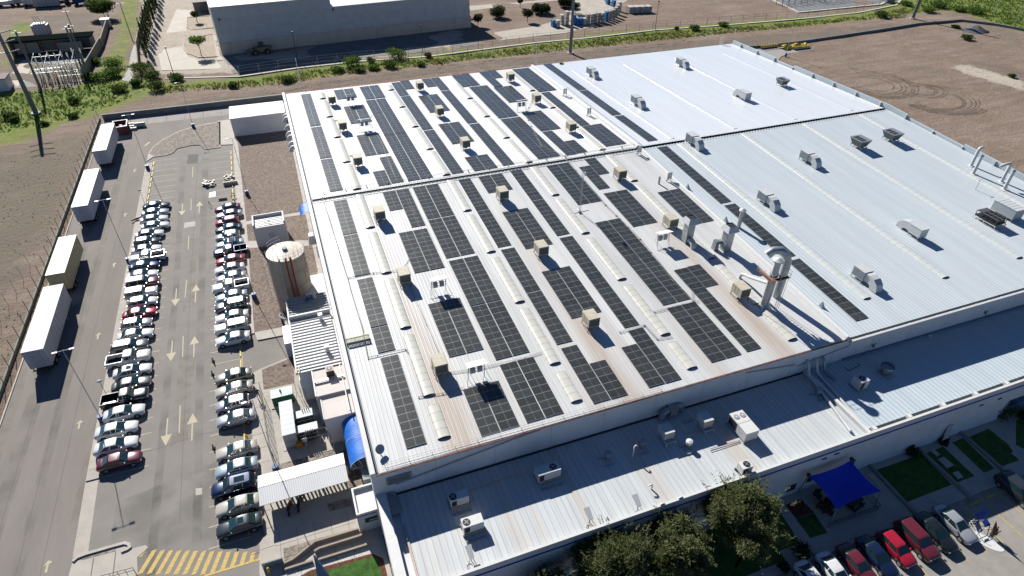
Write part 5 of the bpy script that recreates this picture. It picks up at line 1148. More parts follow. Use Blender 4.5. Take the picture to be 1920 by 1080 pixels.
MB().box(.2, Lx - .2, .25, .35, z0 - .18, z0 - .07).box(.2, Lx - .2, D2 - .35, D2 - .25, z0 - .18, z0 - .07).build('beam', GM, t)
fn = MB(); x = 1.0
while x < Lx + .1:
    if random.random() > .04: fn.box(x, x + .19, 2.55, 2.62, .14, 1.6)
    x += .40
tag(fn.build('picket_screen', mat('picket', (.62, .53, .42), .7, var=.2, scale=4), loc=(-10.3, 44.5, 0)), 'pale vertical slat screen under the motorcycle shelter roof', 'fence')
for px, py, c_, lab in ((545, 956, (.30, .02, .03), 'red motorcycle in the shade in front of the shelter'), (563, 949, (.03, .05, .12), 'dark motorcycle under a small plant in front of the shelter')):
    q = site(px, py, KH); t = thing('motorcycle', lab, 'motorcycle', q, R_(75), 'motorcycles by the shelter'); pm_ = mat('moto_' + str(px), c_, .3, var=.1, spec=.6)
    for x in (-.65, .65): MB().cyl((x, -.06, .3), (x, .06, .3), .3, .3, 16).build('wheel', BLK, t)
    b_ = MB(); b_.bend([(-.75, 0, .75), (-.3, 0, .8), (.1, 0, .85), (.45, 0, .78), (.6, 0, .6)], [.1, .16, .2, .16, .08], 8); b_.build('body', pm_, t)
    MB().box(-.7, .0, -.13, .13, .86, .95).build('seat', BLK, t); MB().tube([(.55, -.35, 1.05), (.5, 0, 1.0), (.55, .35, 1.05)], .025).tube([(.5, 0, 1.0), (.65, 0, .3)], .04).tube([(-.65, 0, .3), (0, 0, .4), (.4, 0, .7)], .06).build('fork', DK, t)
# guard booth
t = thing('guard_booth', 'small white booth with parapet roof and blue stripe beside the wing corner', 'building', (-1.2, 39.5, 0))
MB().box(0, 2.18, 0, 3.3, 0, 2.75).build('wall', mat('booth_wall', (.62, .62, .61), .7), t)
MB().box(0, 2.18, 0, .18, 2.751, 3.2).box(0, 2.18, 3.12, 3.3, 2.751, 3.2).box(0, .18, .181, 3.119, 2.751, 3.2).box(.18, 2.18, .18, 3.12, 2.751, 2.8).build('roof', W_, t)
MB().box(0, 2.0, -.015, -.002, 2.72, 2.86).build('stripe', STRIPE, t); MB().box(.7, 2.0, -.03, -.002, 1.5, 2.2).build('window', DK, t); MB().box(1.1, 2.0, -.06, -.031, 1.75, 1.85).build('sill', W_, t)
# low ramp walls
rw = MB()
for pts, h in ((Q5((592, 945), (700, 893), (960, 684), (1060, 655), (1480, 530)), .5), (Q5((955, 800), (1010, 765), (1500, 612), (1560, 570)), .5), (Q5((600, 1005), (930, 902)), .35), (Q5((1000, 890), (1590, 705)), .35)):
    o = MB(); o.strip([site(a, b_, .3) for a, b_ in pts], .2, KH, KH + h); tag(o.build('ramp_wall', mat('ramp_wall', (.33, .28, .23), .8, var=.1)), {0: '', 1: ''}.get(9, ''), 'wall')
    rw = o
for i, o in enumerate([x for x in C.objects if x.name.startswith('ramp_wall')]):
    o['label'] = ['long bent ramp wall next to the triangular gravel bed', 'ramp wall nearest the booth between two walks', 'short kerb wall left of the slanted steel fin', 'straight kerb wall between the ramp and the pebble strip'][i]; o['group'] = 'ramp walls by the entrance'
o = MB().strip(gp(*Q5((345, 1005), (590, 930))), .12, KH, KH + .9); tag(o.build('glass_rail', mat('rail_glass', (.2, .25, .25), .2, spec=.6)), 'low grey guard rail by the walkway bottom left', 'rail')
f = MB()
P_ = [site(a, b_, .9) for a, b_ in Q9((300, 436), (560, 368), (600, 436))]
for k in (0, .45): f.tube([p + Vector((0, 0, k - .45)) for p in P_], .03)
for u, v in zip(P_, P_[1:]):
    for k in np.linspace(0, 1, 5): p = u.lerp(v, k); f.tube([(p.x, p.y, .05), (p.x, p.y, .9)], .025)
tag(f.build('gate_rail', DK), 'thin dark railing at the bottom beside the hatched crossing', 'rail')
# slanted steel fin at the bottom
q = site(588, 1043, 6.0); o = MB()
a_ = Vector((q.x, q.y, 6.0)); b1, b2 = site(604, 1130, 3.0), site(655, 1130, 3.4)
o.add([a_, a_ + Vector((.12, .1, 0)), b2, b1, a_ + Vector((0, 0, -.15)), a_ + Vector((.12, .1, -.15)), b2 - Vector((0, 0, .2)), b1 - Vector((0, 0, .2))], [(0, 3, 2, 1), (4, 5, 6, 7), (0, 4, 7, 3), (1, 2, 6, 5), (3, 7, 6, 2), (0, 1, 5, 4)])
m3 = (b1 + b2) / 2; o.cyl((m3.x, m3.y, 0), (m3.x, m3.y, 3.0), .12)
tag(o.build('steel_fin', mat('fin_blue_grey', (.17, .22, .29), .4, .3)), 'slanted blue-grey steel fin rising at the bottom edge by the lawn', 'sign')
WIRE = mat('fence_wire', (.22, .23, .22), .8)
# ---------------------------------------------------------------- transformer yard
def at3(p, z=KH): return site(p[0], p[1], z)
g1 = at3(Q3((470, 850))[0]); g2 = at3(Q3((715, 790))[0])
t = thing('generator', 'dark green generator cabinet with pale top in the fenced yard', 'generator', (g1.x, g1.y, KH)); Lg = (g2 - g1).length
MB().box(0, Lg, 0, 1.4, .1, 1.5).build('cabinet', mat('generator_green', (.02, .10, .06), .5, var=.15), t); MB().box(-.05, Lg + .05, -.05, 1.45, 1.5, 1.58).build('lid', mat('mint_top', (.42, .55, .50), .5), t)
MB().box(-.3, Lg + .3, -.3, 1.7, 0, .099).build('plinth', CONC, t); MB().cyl((Lg * .45, .9, 1.58), (Lg * .45, .9, 1.9), .12, .09, 8).build('exhaust', DK, t)
for i in range(3): MB().box(.2 + i * Lg / 3, Lg / 3 * (i + 1) - .1, -.02, -.001, .3, 1.3).build('door', mat('generator_green2', (.03, .13, .08), .5), t)
c1 = site(*Q4((570, 245))[0], 2.3); c2 = site(*Q4((725, 205))[0], 2.3); c3 = site(*Q3((510, 800))[0], 2.3); t = thing('switchgear', 'row of pale grey switchgear cabinets in the transformer yard', 'cabinet', (c1.x, c1.y, KH))
Wg = c2.x - c1.x; Lg = c3.y - c1.y; nC = 7
for i in range(nC): MB().box(0, Wg, i * Lg / nC + .03, (i + 1) * Lg / nC - .03, .05, 2.2).box(-.04, Wg + .04, i * Lg / nC + .01, (i + 1) * Lg / nC - .01, 2.2, 2.26).build('cabinet', mat('switchgear_grey', (.46, .50, .52), .5, var=.05), t)
MB().box(-.3, Wg + .2, -.3, Lg + .3, 0, .049).build('plinth', CONC, t)
for p0, p1, lab in (((712, 985), (940, 900), 'northern grey transformer beside the switchgear row'), ((735, 205), (980, 120), 'southern grey transformer with three bushings')):
    k = Q3 if p0[1] > 900 else Q4; a_, b_ = site(*k(p0)[0], 1.6), site(*k(p1)[0], 1.6); t = thing('transformer', lab, 'transformer', (a_.x, a_.y - .1, KH), 0, 'transformers in the yard'); L_ = b_.x - a_.x
    MB().box(0, L_, 0, 1.0, .2, 1.5).build('tank', mat('transformer_grey', (.42, .46, .47), .5), t); MB().box(-.08, L_ + .08, -.08, 1.08, 1.5, 1.58).build('lid', mat('transformer_top', (.50, .55, .56), .5), t)
    r = MB()
    for i in range(12): r.box(.15 + i * L_ / 13, .2 + i * L_ / 13, -.45, -.001, .3, 1.35)
    r.build('radiator', DK, t)
    for i in range(4): MB().cyl((L_ * .45 + i * .25, -.15 if k is Q4 else .8, 1.4), (L_ * .45 + i * .25, -.2 if k is Q4 else .85, 1.95), .06, .04, 8).build('bushing', DK if k is Q3 else W_, t)
    MB().box(.1, L_ - .1, .1, .9, 0, .199).build('base', GM, t)
q = site(*Q4((768, 330))[0], .6); tag(MB().box(-.35, .35, -.2, .2, KH, .8).build('warning_box', mat('amber', (.55, .25, .02), .6), loc=(q.x, q.y, 0)), 'amber box standing in the shade of the yard', 'box')
q = site(*Q4((835, 285))[0], 1.2); tag(MB().box(-.25, .25, -.02, .02, .9, 1.5).box(-.04, .04, -.019, .019, KH, .9).build('notice_board', W_, loc=(q.x, q.y, 0)), 'small white notice board on the yard fence', 'sign')
# wire fence of the yard
def fence(name, pts, h, lab, post=GM, dp=2.4, wires=(.3, .6, .95), tilt=None, z=KH, r=.025, cat='fence', wr=.009):
    t = thing(name, lab, cat, (pts[0].x, pts[0].y, 0)); o = MB(); w_ = MB(); B = Vector((pts[0].x, pts[0].y, 0))
    for a, b_ in zip(pts, pts[1:]):
        L_ = (Vector((b_.x, b_.y, 0)) - Vector((a.x, a.y, 0))).length; k = max(1, int(L_ / dp))
        for i in range(k + 1): p = a.lerp(b_, i / k); o.tube([(p.x - B.x, p.y - B.y, z), (p.x - B.x, p.y - B.y, z + h)], r, 5)
        for f_ in wires: w_.tube([(a.x - B.x, a.y - B.y, z + h * f_), (b_.x - B.x, b_.y - B.y, z + h * f_)], wr, 4)
    o.build('post', post, t); w_.build('wire', WIRE, t); return t
yp = [at3(p) for p in Q3((355, 835), (470, 1005))] + [at3(p) for p in Q4((400, 430), (500, 600))]
fence('yard_fence', [yp[0], at3(Q3((820, 770))[0])], 2.3, 'white wire fence along the north side of the generator yard', WM, 1.6, (.35, .7, 1))
fence('yard_fence', [at3(Q3((335, 700))[0]), yp[0], at3(Q4((450, 480))[0]), at3(Q4((498, 590))[0])], 2.3, 'rusty wire fence along the walkway side of the generator yard', RUST, 1.6, (.2, .4, .6, .8, 1), wr=.016)
fence('yard_fence', [at3(Q4((620, 400))[0]), at3(Q4((1120, 290))[0]), at3(Q4((1200, 440))[0])], 2.3, 'white rail fence on the south side of the transformer yard', W_, 2.2, (.5, 1), wr=.035)
fence('yard_fence', [at3(Q3((735, 660))[0]), at3(Q3((860, 770))[0])], 2.0, 'short rusty mesh fence beside the machine shed corner', RUST, .8, (.3, .6, .9))
# ================================================================ BOUNDARY WALLS AND FENCES
WD = mat('wall_grey', (.22, .23, .22), .9, var=.15, scale=.8)
t = thing('boundary_wall', 'long low grey retaining wall along the north edge of the lane', 'wall', (0, 0, 0)); MB().box(-39.5, 1.2, 166.4, 166.75, -.1, 1.25).build('wall', WD, t); MB().box(-39.6, 1.2, 166.3, 166.85, 1.25, 1.32).build('coping', CONCD, t)
wl = gp((1400, 92), (1440, 88), (1520, 78), (1640, 60), (1720, 47), (1800, 40), (1860, 47), (1920, 58)); o = MB(); o.strip([Vector((100, 166.5)), Vector((125, 166.7))] + wl[1:], .4, -.1, .75); tag(o.build('boundary_wall', WD), 'low grey kerb wall across the dirt lot behind the factory', 'wall')
WBASE = -40.3
t = thing('west_fence', 'long wire fence on a low concrete wall beside the parked trailers', 'fence'); MB().box(WBASE - .12, WBASE + .12, 20, 167, -.2, .55).build('wall', mat('fence_wall', (.24, .25, .2), .9, var=.15), t)
po = MB(); wi = MB()
for i, y in enumerate(np.arange(22, 168, 3.)): po.tube([(WBASE, y, .5), (WBASE, y, 2.6)], .045, 5)
for z in (.8, 1.2, 1.6, 2.0, 2.55): wi.tube([(WBASE, 20, z), (WBASE, 167, z)], .014, 4)
po.build('post', WIRE, t); wi.build('wire', WIRE, t)
fence('field_fence', [Vector((-45.5, 40, 0)), Vector((-44.6, 80, 0)), Vector((-43, 105, 0))], 2.2, 'outer wire fence on the dirt bank at the left edge', WIRE, 3.2, (.4, .7, 1), z=0)
# ================================================================ TRAILERS
def trailer(x, y0, L_, colr, lab, dolly=True, H_=4.0, rz=0.):
    t = thing('semi_trailer', lab, 'trailer', (x, y0, 0), rz, 'trailers parked along the west fence'); W2 = 1.25
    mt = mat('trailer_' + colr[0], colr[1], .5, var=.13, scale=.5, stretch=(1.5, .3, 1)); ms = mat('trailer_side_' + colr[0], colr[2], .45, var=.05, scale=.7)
    b_ = MB(); b_.box(-W2, W2, 0, L_, 1.1, H_ - .06); 
    for i in range(int(L_ / 1.2)): b_.box(W2, W2 + .012, .6 + i * 1.2, .63 + i * 1.2, 1.15, H_ - .1, 1)
    b_.build('body', [ms, GREYB], t)
    MB().box(-W2 - .02, W2 + .02, -.02, L_ + .02, H_ - .059, H_).build('roof', mt, t)
    d = MB()
    d.box(-W2 + .08, -.03, -.03, -.001, 1.2, H_ - .15); d.box(.03, W2 - .08, -.03, -.001, 1.2, H_ - .15); dr_ = d.build('rear_door', ms, t)
    h = MB()
    for xx in (-.6, -.25, .25, .6): h.tube([(xx, -.05, 1.25), (xx, -.05, H_ - .2)], .018, 5)
    h.box(-.45, .1, -.045, -.031, 2.7, 2.95); h.build('lock_rod', GM, dr_)
    MB().box(-W2, W2, .05, .15, .55, .68).box(-W2 + .2, -W2 + .3, .05, .15, .68, 1.1).box(W2 - .3, W2 - .2, .05, .15, .68, 1.1).build('bumper', DK, t)
    MB().box(-.5, .5, .2, L_ - .2, .9, 1.1).build('chassis', DK, t)
    for y in (1.6, 2.9):
        for xx in (-1.0, 1.0): w_ = MB().cyl((xx - .25, y, .5), (xx + .25, y, .5), .5, .5, 18).build('wheel', BLK, t); MB().cyl((xx - .26, y, .5), (xx + .26, y, .5), .24, .24, 12).build('rim', GALV, w_)
    for xx in (-.8, .8): MB().box(xx - .07, xx + .07, L_ - 3.2, L_ - 3.05, .05, 1.1).box(xx - .15, xx + .15, L_ - 3.3, L_ - 2.95, 0, .05).build('landing_leg', GM, t)
    for xx in (-1.0, .8): MB().box(xx, xx + .2, -.02, .04, .75, .9).build('tail_light', mat('tail_red', (.3, .01, .01), .3), t)
    return t
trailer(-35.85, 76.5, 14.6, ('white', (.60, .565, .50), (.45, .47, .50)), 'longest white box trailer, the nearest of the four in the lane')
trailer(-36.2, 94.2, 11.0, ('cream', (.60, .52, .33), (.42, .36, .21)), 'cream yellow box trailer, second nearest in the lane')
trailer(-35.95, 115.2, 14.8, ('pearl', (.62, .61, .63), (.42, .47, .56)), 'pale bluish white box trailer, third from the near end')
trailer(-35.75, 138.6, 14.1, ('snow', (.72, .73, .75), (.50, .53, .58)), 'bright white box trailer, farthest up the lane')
# roll-off skip with rubbish, tank and pallets
q = site(218, 245, 0); t = thing('skip', 'open dark red skip full of rubbish at the head of the lane', 'skip', (-34.6, 157.4, 0), R_(4)); t.scale = (.9, .9, .9)
sm = mat('skip_red', (.12, .035, .035), .7, var=.3); s_ = MB(); s_.box(-1.6, 1.6, -2.2, -2.1, .3, 2.2); s_.box(-1.6, 1.6, 2.1, 2.2, .3, 2.2); s_.box(-1.6, -1.5, -2.1, 2.1, .3, 2.2); s_.box(1.5, 1.6, -2.1, 2.1, .3, 2.2); s_.box(-1.6, 1.6, -2.2, 2.2, .2, .3)
s_.build('body', sm, t); MB().box(-1.68, 1.68, -2.28, -2.08, 2.2, 2.3).box(-1.68, 1.68, 2.08, 2.28, 2.2, 2.3).box(-1.68, -1.48, -2.08, 2.08, 2.2, 2.3).box(1.48, 1.68, -2.08, 2.08, 2.2, 2.3).build('rim', W_, t)
for x in (-1, 1):
    for y in (-1.6, 1.6): MB().cyl((x - .1, y, .15), (x + .1, y, .15), .15).build('wheel', BLK, t)
for i, (cname, cc) in enumerate([('white', (.7, .7, .7)), ('blue', (.05, .2, .45)), ('green', (.05, .2, .08)), ('pink', (.5, .2, .2))]):
    o = MB()
    for k in range(5): x, y = random.uniform(-.2, 1.1), random.uniform(-1.6, .4); o.cbox((x, y, 1.15 + random.uniform(0, .5)), (random.uniform(.3, .7), random.uniform(.3, .6), .25), 0, random.uniform(0, 3))
    tag(o.build('rubbish_bag', mat('rubbish_' + cname, cc, .6), loc=(-34.6, 157.4, .0)), f'{cname} rubbish bags piled inside the open skip', 'rubbish', 'rubbish in the skip')
q = site(241, 228, .5); tag(MB().cyl((-1.0, 0, .55), (1.2, 0, .55), .5, .5, 16).box(-.8, -.6, -.4, .4, 0, .3).box(.7, .9, -.4, .4, 0, .3).build('gas_tank', mat('pale_green', (.48, .55, .48), .5), loc=(-31.2, 159.4, 0)), 'small pale lying tank beside the skip', 'tank')
for i, (px, py) in enumerate([(244, 235), (246, 239.5), (248, 243.5)]):
    q = site(px, py); tag(MB().box(-1, 1, -.32, .32, 0, .5).box(-.95, .95, -.28, .28, .501, .52, 1).build('trough', [CONC, DK], loc=q), f'{["farthest", "middle", "nearest"][i]} of three concrete troughs by the skip', 'trough', 'concrete troughs')
# ================================================================ LAMP POSTS
BLUEB = mat('lamp_base_blue', (.01, .06, .22), .5)
def make_lamp(double=True):
    t = thing('lamp_post', '', 'lamp post', group='tall white lamp posts'); Hh = 11.6; WP = mat('lamp_grey', (.42, .45, .5), .5)
    MB().cyl((0, 0, 0), (0, 0, 1.0), .38, .34, 16).build('base', BLUEB, t)
    MB().cyl((0, 0, 1.0), (0, 0, Hh), .05, .035, 10).build('pole', WP, t)
    MB().tube([(-.6, -.06, Hh - .05), (0, 0, Hh)] + ([(.6, .06, Hh - .05)] if double else []), .035).build('arm', W_, t)
    for s_ in ((-1, 1) if double else (-1,)): MB().cbox((s_ * .82, s_ * .08, Hh - .05), (.5, .22, .1), 0, .1).build('lamp_head', WM, t)
    return t
lp = make_lamp(True); lps = make_lamp(False)
for i, (p, d) in enumerate([((193, 790), 'nearest, at the south end of the west car row'), ((243, 493), 'halfway along the west car row'), ((278, 318), 'at the north end of the west car row')]):
    q = site(*p); dup(lp, q, 0, f'double-armed lamp post, {d}', first=(i == 0))
for i, (p, d) in enumerate([((464, 366), 'in the big gravel bed north of the pump house'), ((478, 560), 'in the gravel bed beside the tank'), ((519, 884), 'behind the motorcycle shelter'), ((363, 239), 'on the gravel island')]):
    q = site(*p, KH); dup(lps, q, 0, f'one-armed lamp post, {d}', first=(i == 0), scale=(1, 1, 1 if i < 3 else .9))
# traffic signs
for i, (b_, d) in enumerate([((271.5, 382), 'farther'), ((202, 744), 'nearer')]):
    q = site(*b_); t = thing('traffic_sign', f'{d} thin round sign post on the pavement of the west row', 'sign', q, 0, 'round sign posts'); MB().cyl((0, 0, 0), (0, 0, 2.9), .03).build('post', DK, t); s_ = MB(); s_.cyl((0, -.02, 2.75), (0, .02, 2.9), .28, .28, 18); s_.build('disc', mat('sign_back', (.08, .09, .16), .5), t)
# flag-like slim white poles beyond the wall and by the north eave
for i, (b_, h, d) in enumerate([(None, 0, ''), ((566, 181), 9.5, 'behind the north-west roof corner'), ((1004, 134), 9.5, 'behind the middle of the north eave')]):
    if not i: continue
    if i == 1: q = site(566, 172, 7.0)
    if i == 2: q = site(1005, 121, 7.0)
    t = thing('slim_pole', f'slim white lightning pole {d}', 'pole', (q.x, max(q.y, 140) if i else q.y, 0), 0, 'slim white poles'); hh = h if i == 0 else 14.5
    MB().cyl((0, 0, 0), (0, 0, hh), .1, .06, 8).build('pole', W_, t); MB().cyl((0, 0, 0), (0, 0, .12), .25).build('foot', CONC, t)
q = site(1473, 106); t = thing('lamp_post', 'thin lamp post with blue foot on the dirt lot by the yellow machine', 'lamp post', q); MB().cyl((0, 0, 0), (0, 0, .9), .3).build('base', BLUEB, t); MB().cyl((0, 0, .9), (0, 0, 8.5), .1, .06).build('pole', W_, t); MB().box(-.5, .4, -.1, .1, 8.5, 8.6).build('lamp_head', W_, t)
# dark big poles
for i, (b_, r0, h, lean, lab) in enumerate([((68, 213), .55, 19.0, -.2, 'thick dark steel pole standing in the field at the far left'), ((1069, 100), .5, 20, 0, 'thick grey steel pole beyond the north roof edge'), ((1711, 35), .55, 20, .6, 'thick grey steel pole at the corner of the dirt lot')]):
    q = site(*b_); t = thing('power_pole', lab, 'pole', q, 0, 'thick steel power poles'); MB().cyl((0, 0, 0), (lean, 0, h), r0, r0 * .62, 16).build('shaft', mat('pole_steel', (.17, .19, .2), .5, .3, var=.1), t)
    MB().cyl((0, 0, 0), (0, 0, .3), r0 + .5, r0 + .5, 16).build('foot', CONC, t)
    if i == 0:
        a = MB()
        for z in (14.2, 16.4, 18.4): a.tube([(lean * z / h, 0, z), (2.2, .5, z + .4)], .12); a.tube([(lean * z / h, 0, z), (-2.2, -.5, z + .2)], .1)
        a.build('crossarm', GM, t)
# ================================================================ CARS
PAINT = mat('paint_base', (.5, .5, .5), .3)
PC = {}
def paint(nm, c, metal=0.):
    if nm not in PC: PC[nm] = mat('car_paint_' + nm, c, .25, metal, var=.03, spec=.5, coat=.8)
    return PC[nm]
HL = mat('headlight', (.55, .58, .6), .1, spec=.8); TLM = mat('taillight', (.28, .01, .012), .2, spec=.7)
def loft(o, st, ring, m=0):
    n = len(ring(*st[0])); vs = [v for s in st for v in ring(*s)]
    fs = [(i * n + k, i * n + (k + 1) % n, (i + 1) * n + (k + 1) % n, (i + 1) * n + k) for i in range(len(st) - 1) for k in range(n)]
    o.add(vs, fs, m, True); o.add(ring(*st[0]), [tuple(range(n - 1, -1, -1))], m, False); o.add(ring(*st[-1]), [tuple(range(n))], m, False)
def ring(x, zb, zt, w):
    h = [(w * .90, zb), (w, zb + .14), (w * 1.0, (zb + zt) / 2), (w * .985, zt - .14), (w * .90, zt - .02), (w * .5, zt + .035), (0, zt + .045)]
    p = [(x, -a, b) for a, b in h] + [(x, a, b) for a, b in h[::-1][1:]]
    return p[::-1]
SPEC = {
 'sedan': dict(L=4.5, st=[(2.25, .38, .58, .60), (2.16, .28, .68, .74), (1.95, .22, .76, .82), (1.5, .2, .84, .87), (.95, .2, .92, .88), (0, .2, .95, .885), (-1.0, .2, .97, .88), (-1.6, .22, .99, .87), (-2.0, .28, .97, .82), (-2.2, .34, .9, .74), (-2.25, .42, .78, .66)],
      cab=[(1.05, -1.85, .92, .79), (.12, -.98, 1.40, .60)], ax=(1.38, -1.32)),
 'hatch': dict(L=4.0, st=[(2.0, .38, .6, .62), (1.92, .28, .72, .74), (1.7, .22, .82, .82), (1.25, .2, .92, .86), (.8, .2, .98, .86), (0, .2, 1.0, .865), (-1.0, .2, 1.02, .86), (-1.6, .24, 1.04, .84), (-1.9, .3, 1.0, .8), (-1.98, .4, .85, .74)],
      cab=[(.95, -1.93, .98, .79), (.2, -1.45, 1.50, .62)], ax=(1.25, -1.2)),
 'suv': dict(L=4.6, st=[(2.3, .42, .8, .68), (2.22, .3, .92, .8), (2.0, .25, 1.02, .88), (1.5, .25, 1.1, .92), (1.0, .25, 1.14, .92), (0, .25, 1.16, .925), (-1.2, .25, 1.18, .92), (-1.9, .28, 1.2, .9), (-2.2, .34, 1.15, .86), (-2.3, .45, .95, .8)],
      cab=[(1.1, -2.22, 1.14, .86), (.35, -1.85, 1.72, .70)], ax=(1.4, -1.4)),
 'boxy_suv': dict(L=4.4, st=[(2.2, .42, .95, .8), (2.15, .32, 1.02, .84), (1.8, .28, 1.06, .86), (.9, .28, 1.1, .87), (0, .28, 1.1, .87), (-1.4, .28, 1.1, .87), (-2.1, .3, 1.1, .86), (-2.2, .42, 1.0, .84)],
      cab=[(.75, -2.12, 1.08, .83), (.3, -2.0, 1.64, .74)], ax=(1.35, -1.3)),
 'pickup': dict(L=5.3, st=[(2.65, .45, .9, .75), (2.58, .35, 1.0, .86), (2.3, .3, 1.08, .92), (1.6, .3, 1.12, .94), (.9, .3, 1.12, .94), (0, .3, 1.12, .94), (-.55, .3, 1.12, .94)],
      cab=[(1.25, -.5, 1.1, .87), (.6, -.42, 1.74, .72)], ax=(1.7, -1.6), bed=True)}
def make_car(kind):
    sp_ = SPEC[kind]; t = thing(kind if kind not in ('sedan', 'suv', 'hatch', 'boxy_suv') else {'sedan': 'sedan_car', 'suv': 'suv_car', 'hatch': 'hatchback_car', 'boxy_suv': 'offroad_car'}[kind], '', 'car')
    if kind == 'pickup': t.name = 'pickup_truck'
    b_ = MB(); loft(b_, sp_['st'], ring)
    (xf, xr, z0, w0), (tf, tr, z1, w1) = sp_['cab']
    z0 -= .02
    # cabin: pillars and roof as one rounded shell
    def lay(a, b2, z, w): return [(a, -w, z), (a, w, z), (b2, w, z), (b2, -w, z)]
    mid = lambda u: (xf + (tf - xf) * u, xr + (tr - xr) * u, z0 + (z1 - z0) * u, w0 + (w1 - w0) * u)
    def oct_(a, b2, z, w, c=.16): return [(a, -w + c, z), (a, w - c, z), (a - c * .8, w, z), (b2 + c * .8, w, z), (b2, w - c, z), (b2, -w + c, z), (b2 + c * .8, -w, z), (a - c * .8, -w, z)]
    A = oct_(*mid(0)); B = oct_(*mid(.92)); D = oct_(tf - .12, tr + .1, z1, w1 - .09, .14)
    b_.add(A + B + D, [tuple((i, (i + 1) % 8, 8 + (i + 1) % 8, 8 + i)) for i in range(8)], 0, False)
    b_.add(B + D, [tuple((i, (i + 1) % 8, 8 + (i + 1) % 8, 8 + i)) for i in range(8)], 0, True)
    b_.add([D[i] if i < 8 else D[0] for i in range(8)] + [((tf + tr) / 2, 0, z1 + .03)], [(i, (i + 1) % 8, 8) for i in range(8)], 0, True)
    # wheel wells
    for x in sp_['ax']:
        for s_ in (-1, 1): b_.cyl((x, s_ * (w0 + .045), .34), (x, s_ * (w0 + .105), .34), .385, .385, 16, 1)
    b_.build('body', [PAINT, DK], t)
    def pane(nm, q, off):
        P = [Vector(v) for v in q]; n_ = (P[1] - P[0]).cross(P[3] - P[0]).normalized()
        if n_.dot(Vector(off)) < 0: n_ = -n_
        vs = [p + n_ * .006 for p in P]; 
        f = (0, 1, 2, 3) if (vs[1] - vs[0]).cross(vs[2] - vs[0]).dot(n_) > 0 else (3, 2, 1, 0)
        MB().add(vs, [f]).build(nm, GLASS, t)
    def lerp(a, b2, u): return a + (b2 - a) * u
    def fq(u0, u1, front, ins=.12):
        a0 = mid(u0); a1 = mid(u1); k = 0 if front else 1
        return [(a0[k], -a0[3] + ins + .04, a0[2]), (a0[k], a0[3] - ins - .04, a0[2]), (a1[k], a1[3] - ins - .04, a1[2]), (a1[k], -a1[3] + ins + .04, a1[2])]
    pane('windshield', fq(.0, .92, True, .05), (1, 0, .5)); pane('rear_window', fq(.04, .92, False, .05), (-1, 0, .5))
    for s_ in (-1, 1):
        a0, a1 = mid(.06), mid(.90); f0, f1 = a0[0] - .2, a1[0] - .15; r0, r1 = a0[1] + .22, a1[1] + .16; xm = lerp(f0, r0, .52)
        cuts = [(f0, f1, xm + .05, xm + .05), (xm - .05, xm - .05, r0, r1)] if kind != 'pickup' else [(f0, f1, xm - .05 + .1, xm + .05), (xm - .05, xm - .05, r0, r1)]
        for (u0, u1, v0, v1) in cuts:
            pane('side_window', [(u0, s_ * a0[3], a0[2]), (v0, s_ * a0[3], a0[2]), (v1, s_ * a1[3], a1[2]), (u1, s_ * a1[3], a1[2])], (0, s_, .2))
    L2 = sp_['L'] / 2
    for x in sp_['ax']:
        for s_ in (-1, 1):
            w_ = MB().cyl((x, s_ * (w0 - .08), .33), (x, s_ * (w0 + .115), .33), .33, .33, 18).build('wheel', BLK, t)
            MB().cyl((x, s_ * (w0 + .11), .33), (x, s_ * (w0 + .122), .33), .2, .19, 12).build('rim', GALV, w_)
    h0 = sp_['st'][1]; 
    for s_ in (-1, 1):
        MB().cbox((L2 - .13, s_ * (h0[3] - .16), h0[2] - .12), (.22, .26, .13), 0, -s_ * .35).build('headlight', HL, t)
        if not sp_.get('bed'): e0 = sp_['st'][-2]; MB().cbox((-L2 + .1, s_ * (e0[3] - .12), e0[2] - .14), (.16, .26, .16), 0, s_ * .3).build('tail_light', TLM, t)
        MB().cbox((mid(0)[0] - .32, s_ * (w0 + .13), z0 + .1), (.12, .17, .12)).build('mirror', PAINT, t)
    MB().box(L2 - .09, L2 + .012, -.42, .42, h0[1] + .12, h0[1] + .28).build('grille', DK, t)
    if sp_.get('bed'):
        xa, xb = -.57, -2.62; o = MB(); w_ = .93
        o.box(xb, xa, -w_, -w_ + .09, .45, 1.14); o.box(xb, xa, w_ - .09, w_, .45, 1.14); o.box(xb, xb + .08, -w_ + .09, w_ - .09, .45, 1.12); o.box(xa - .06, xa, -w_ + .09, w_ - .09, .45, 1.14)
        o.box(xb, xa, -w_ + .05, w_ - .05, .38, .44)
        o.build('cargo_bed', PAINT, t); MB().box(xb + .08, xa - .06, -w_ + .09, w_ - .09, .441, .52).build('bed_floor', BLK, t)
        for s_ in (-1, 1): MB().box(xb - .02, xb + .0, s_ * .86 - .06, s_ * .86 + .06, .8, 1.0).build('tail_light', TLM, t)
        MB().box(xb - .08, xb - .021, -.85, .85, .45, .6).build('bumper', GALV, t)
    return t
protos = {k: make_car(k) for k in SPEC}
used = {k: True for k in SPEC}
COL = {'white': (.70, .71, .72), 'silver': (.46, .48, .50), 'grey': (.13, .145, .155), 'dark grey': (.045, .055, .065), 'black': (.012, .014, .017), 'red': (.38, .012, .03), 'maroon': (.13, .018, .028), 'navy': (.012, .025, .075), 'light blue': (.42, .50, .56), 'beige': (.46, .43, .38), 'lilac': (.46, .44, .50), 'olive grey': (.09, .10, .095), 'gold': (.34, .31, .26), 'brown grey': (.16, .155, .14)}
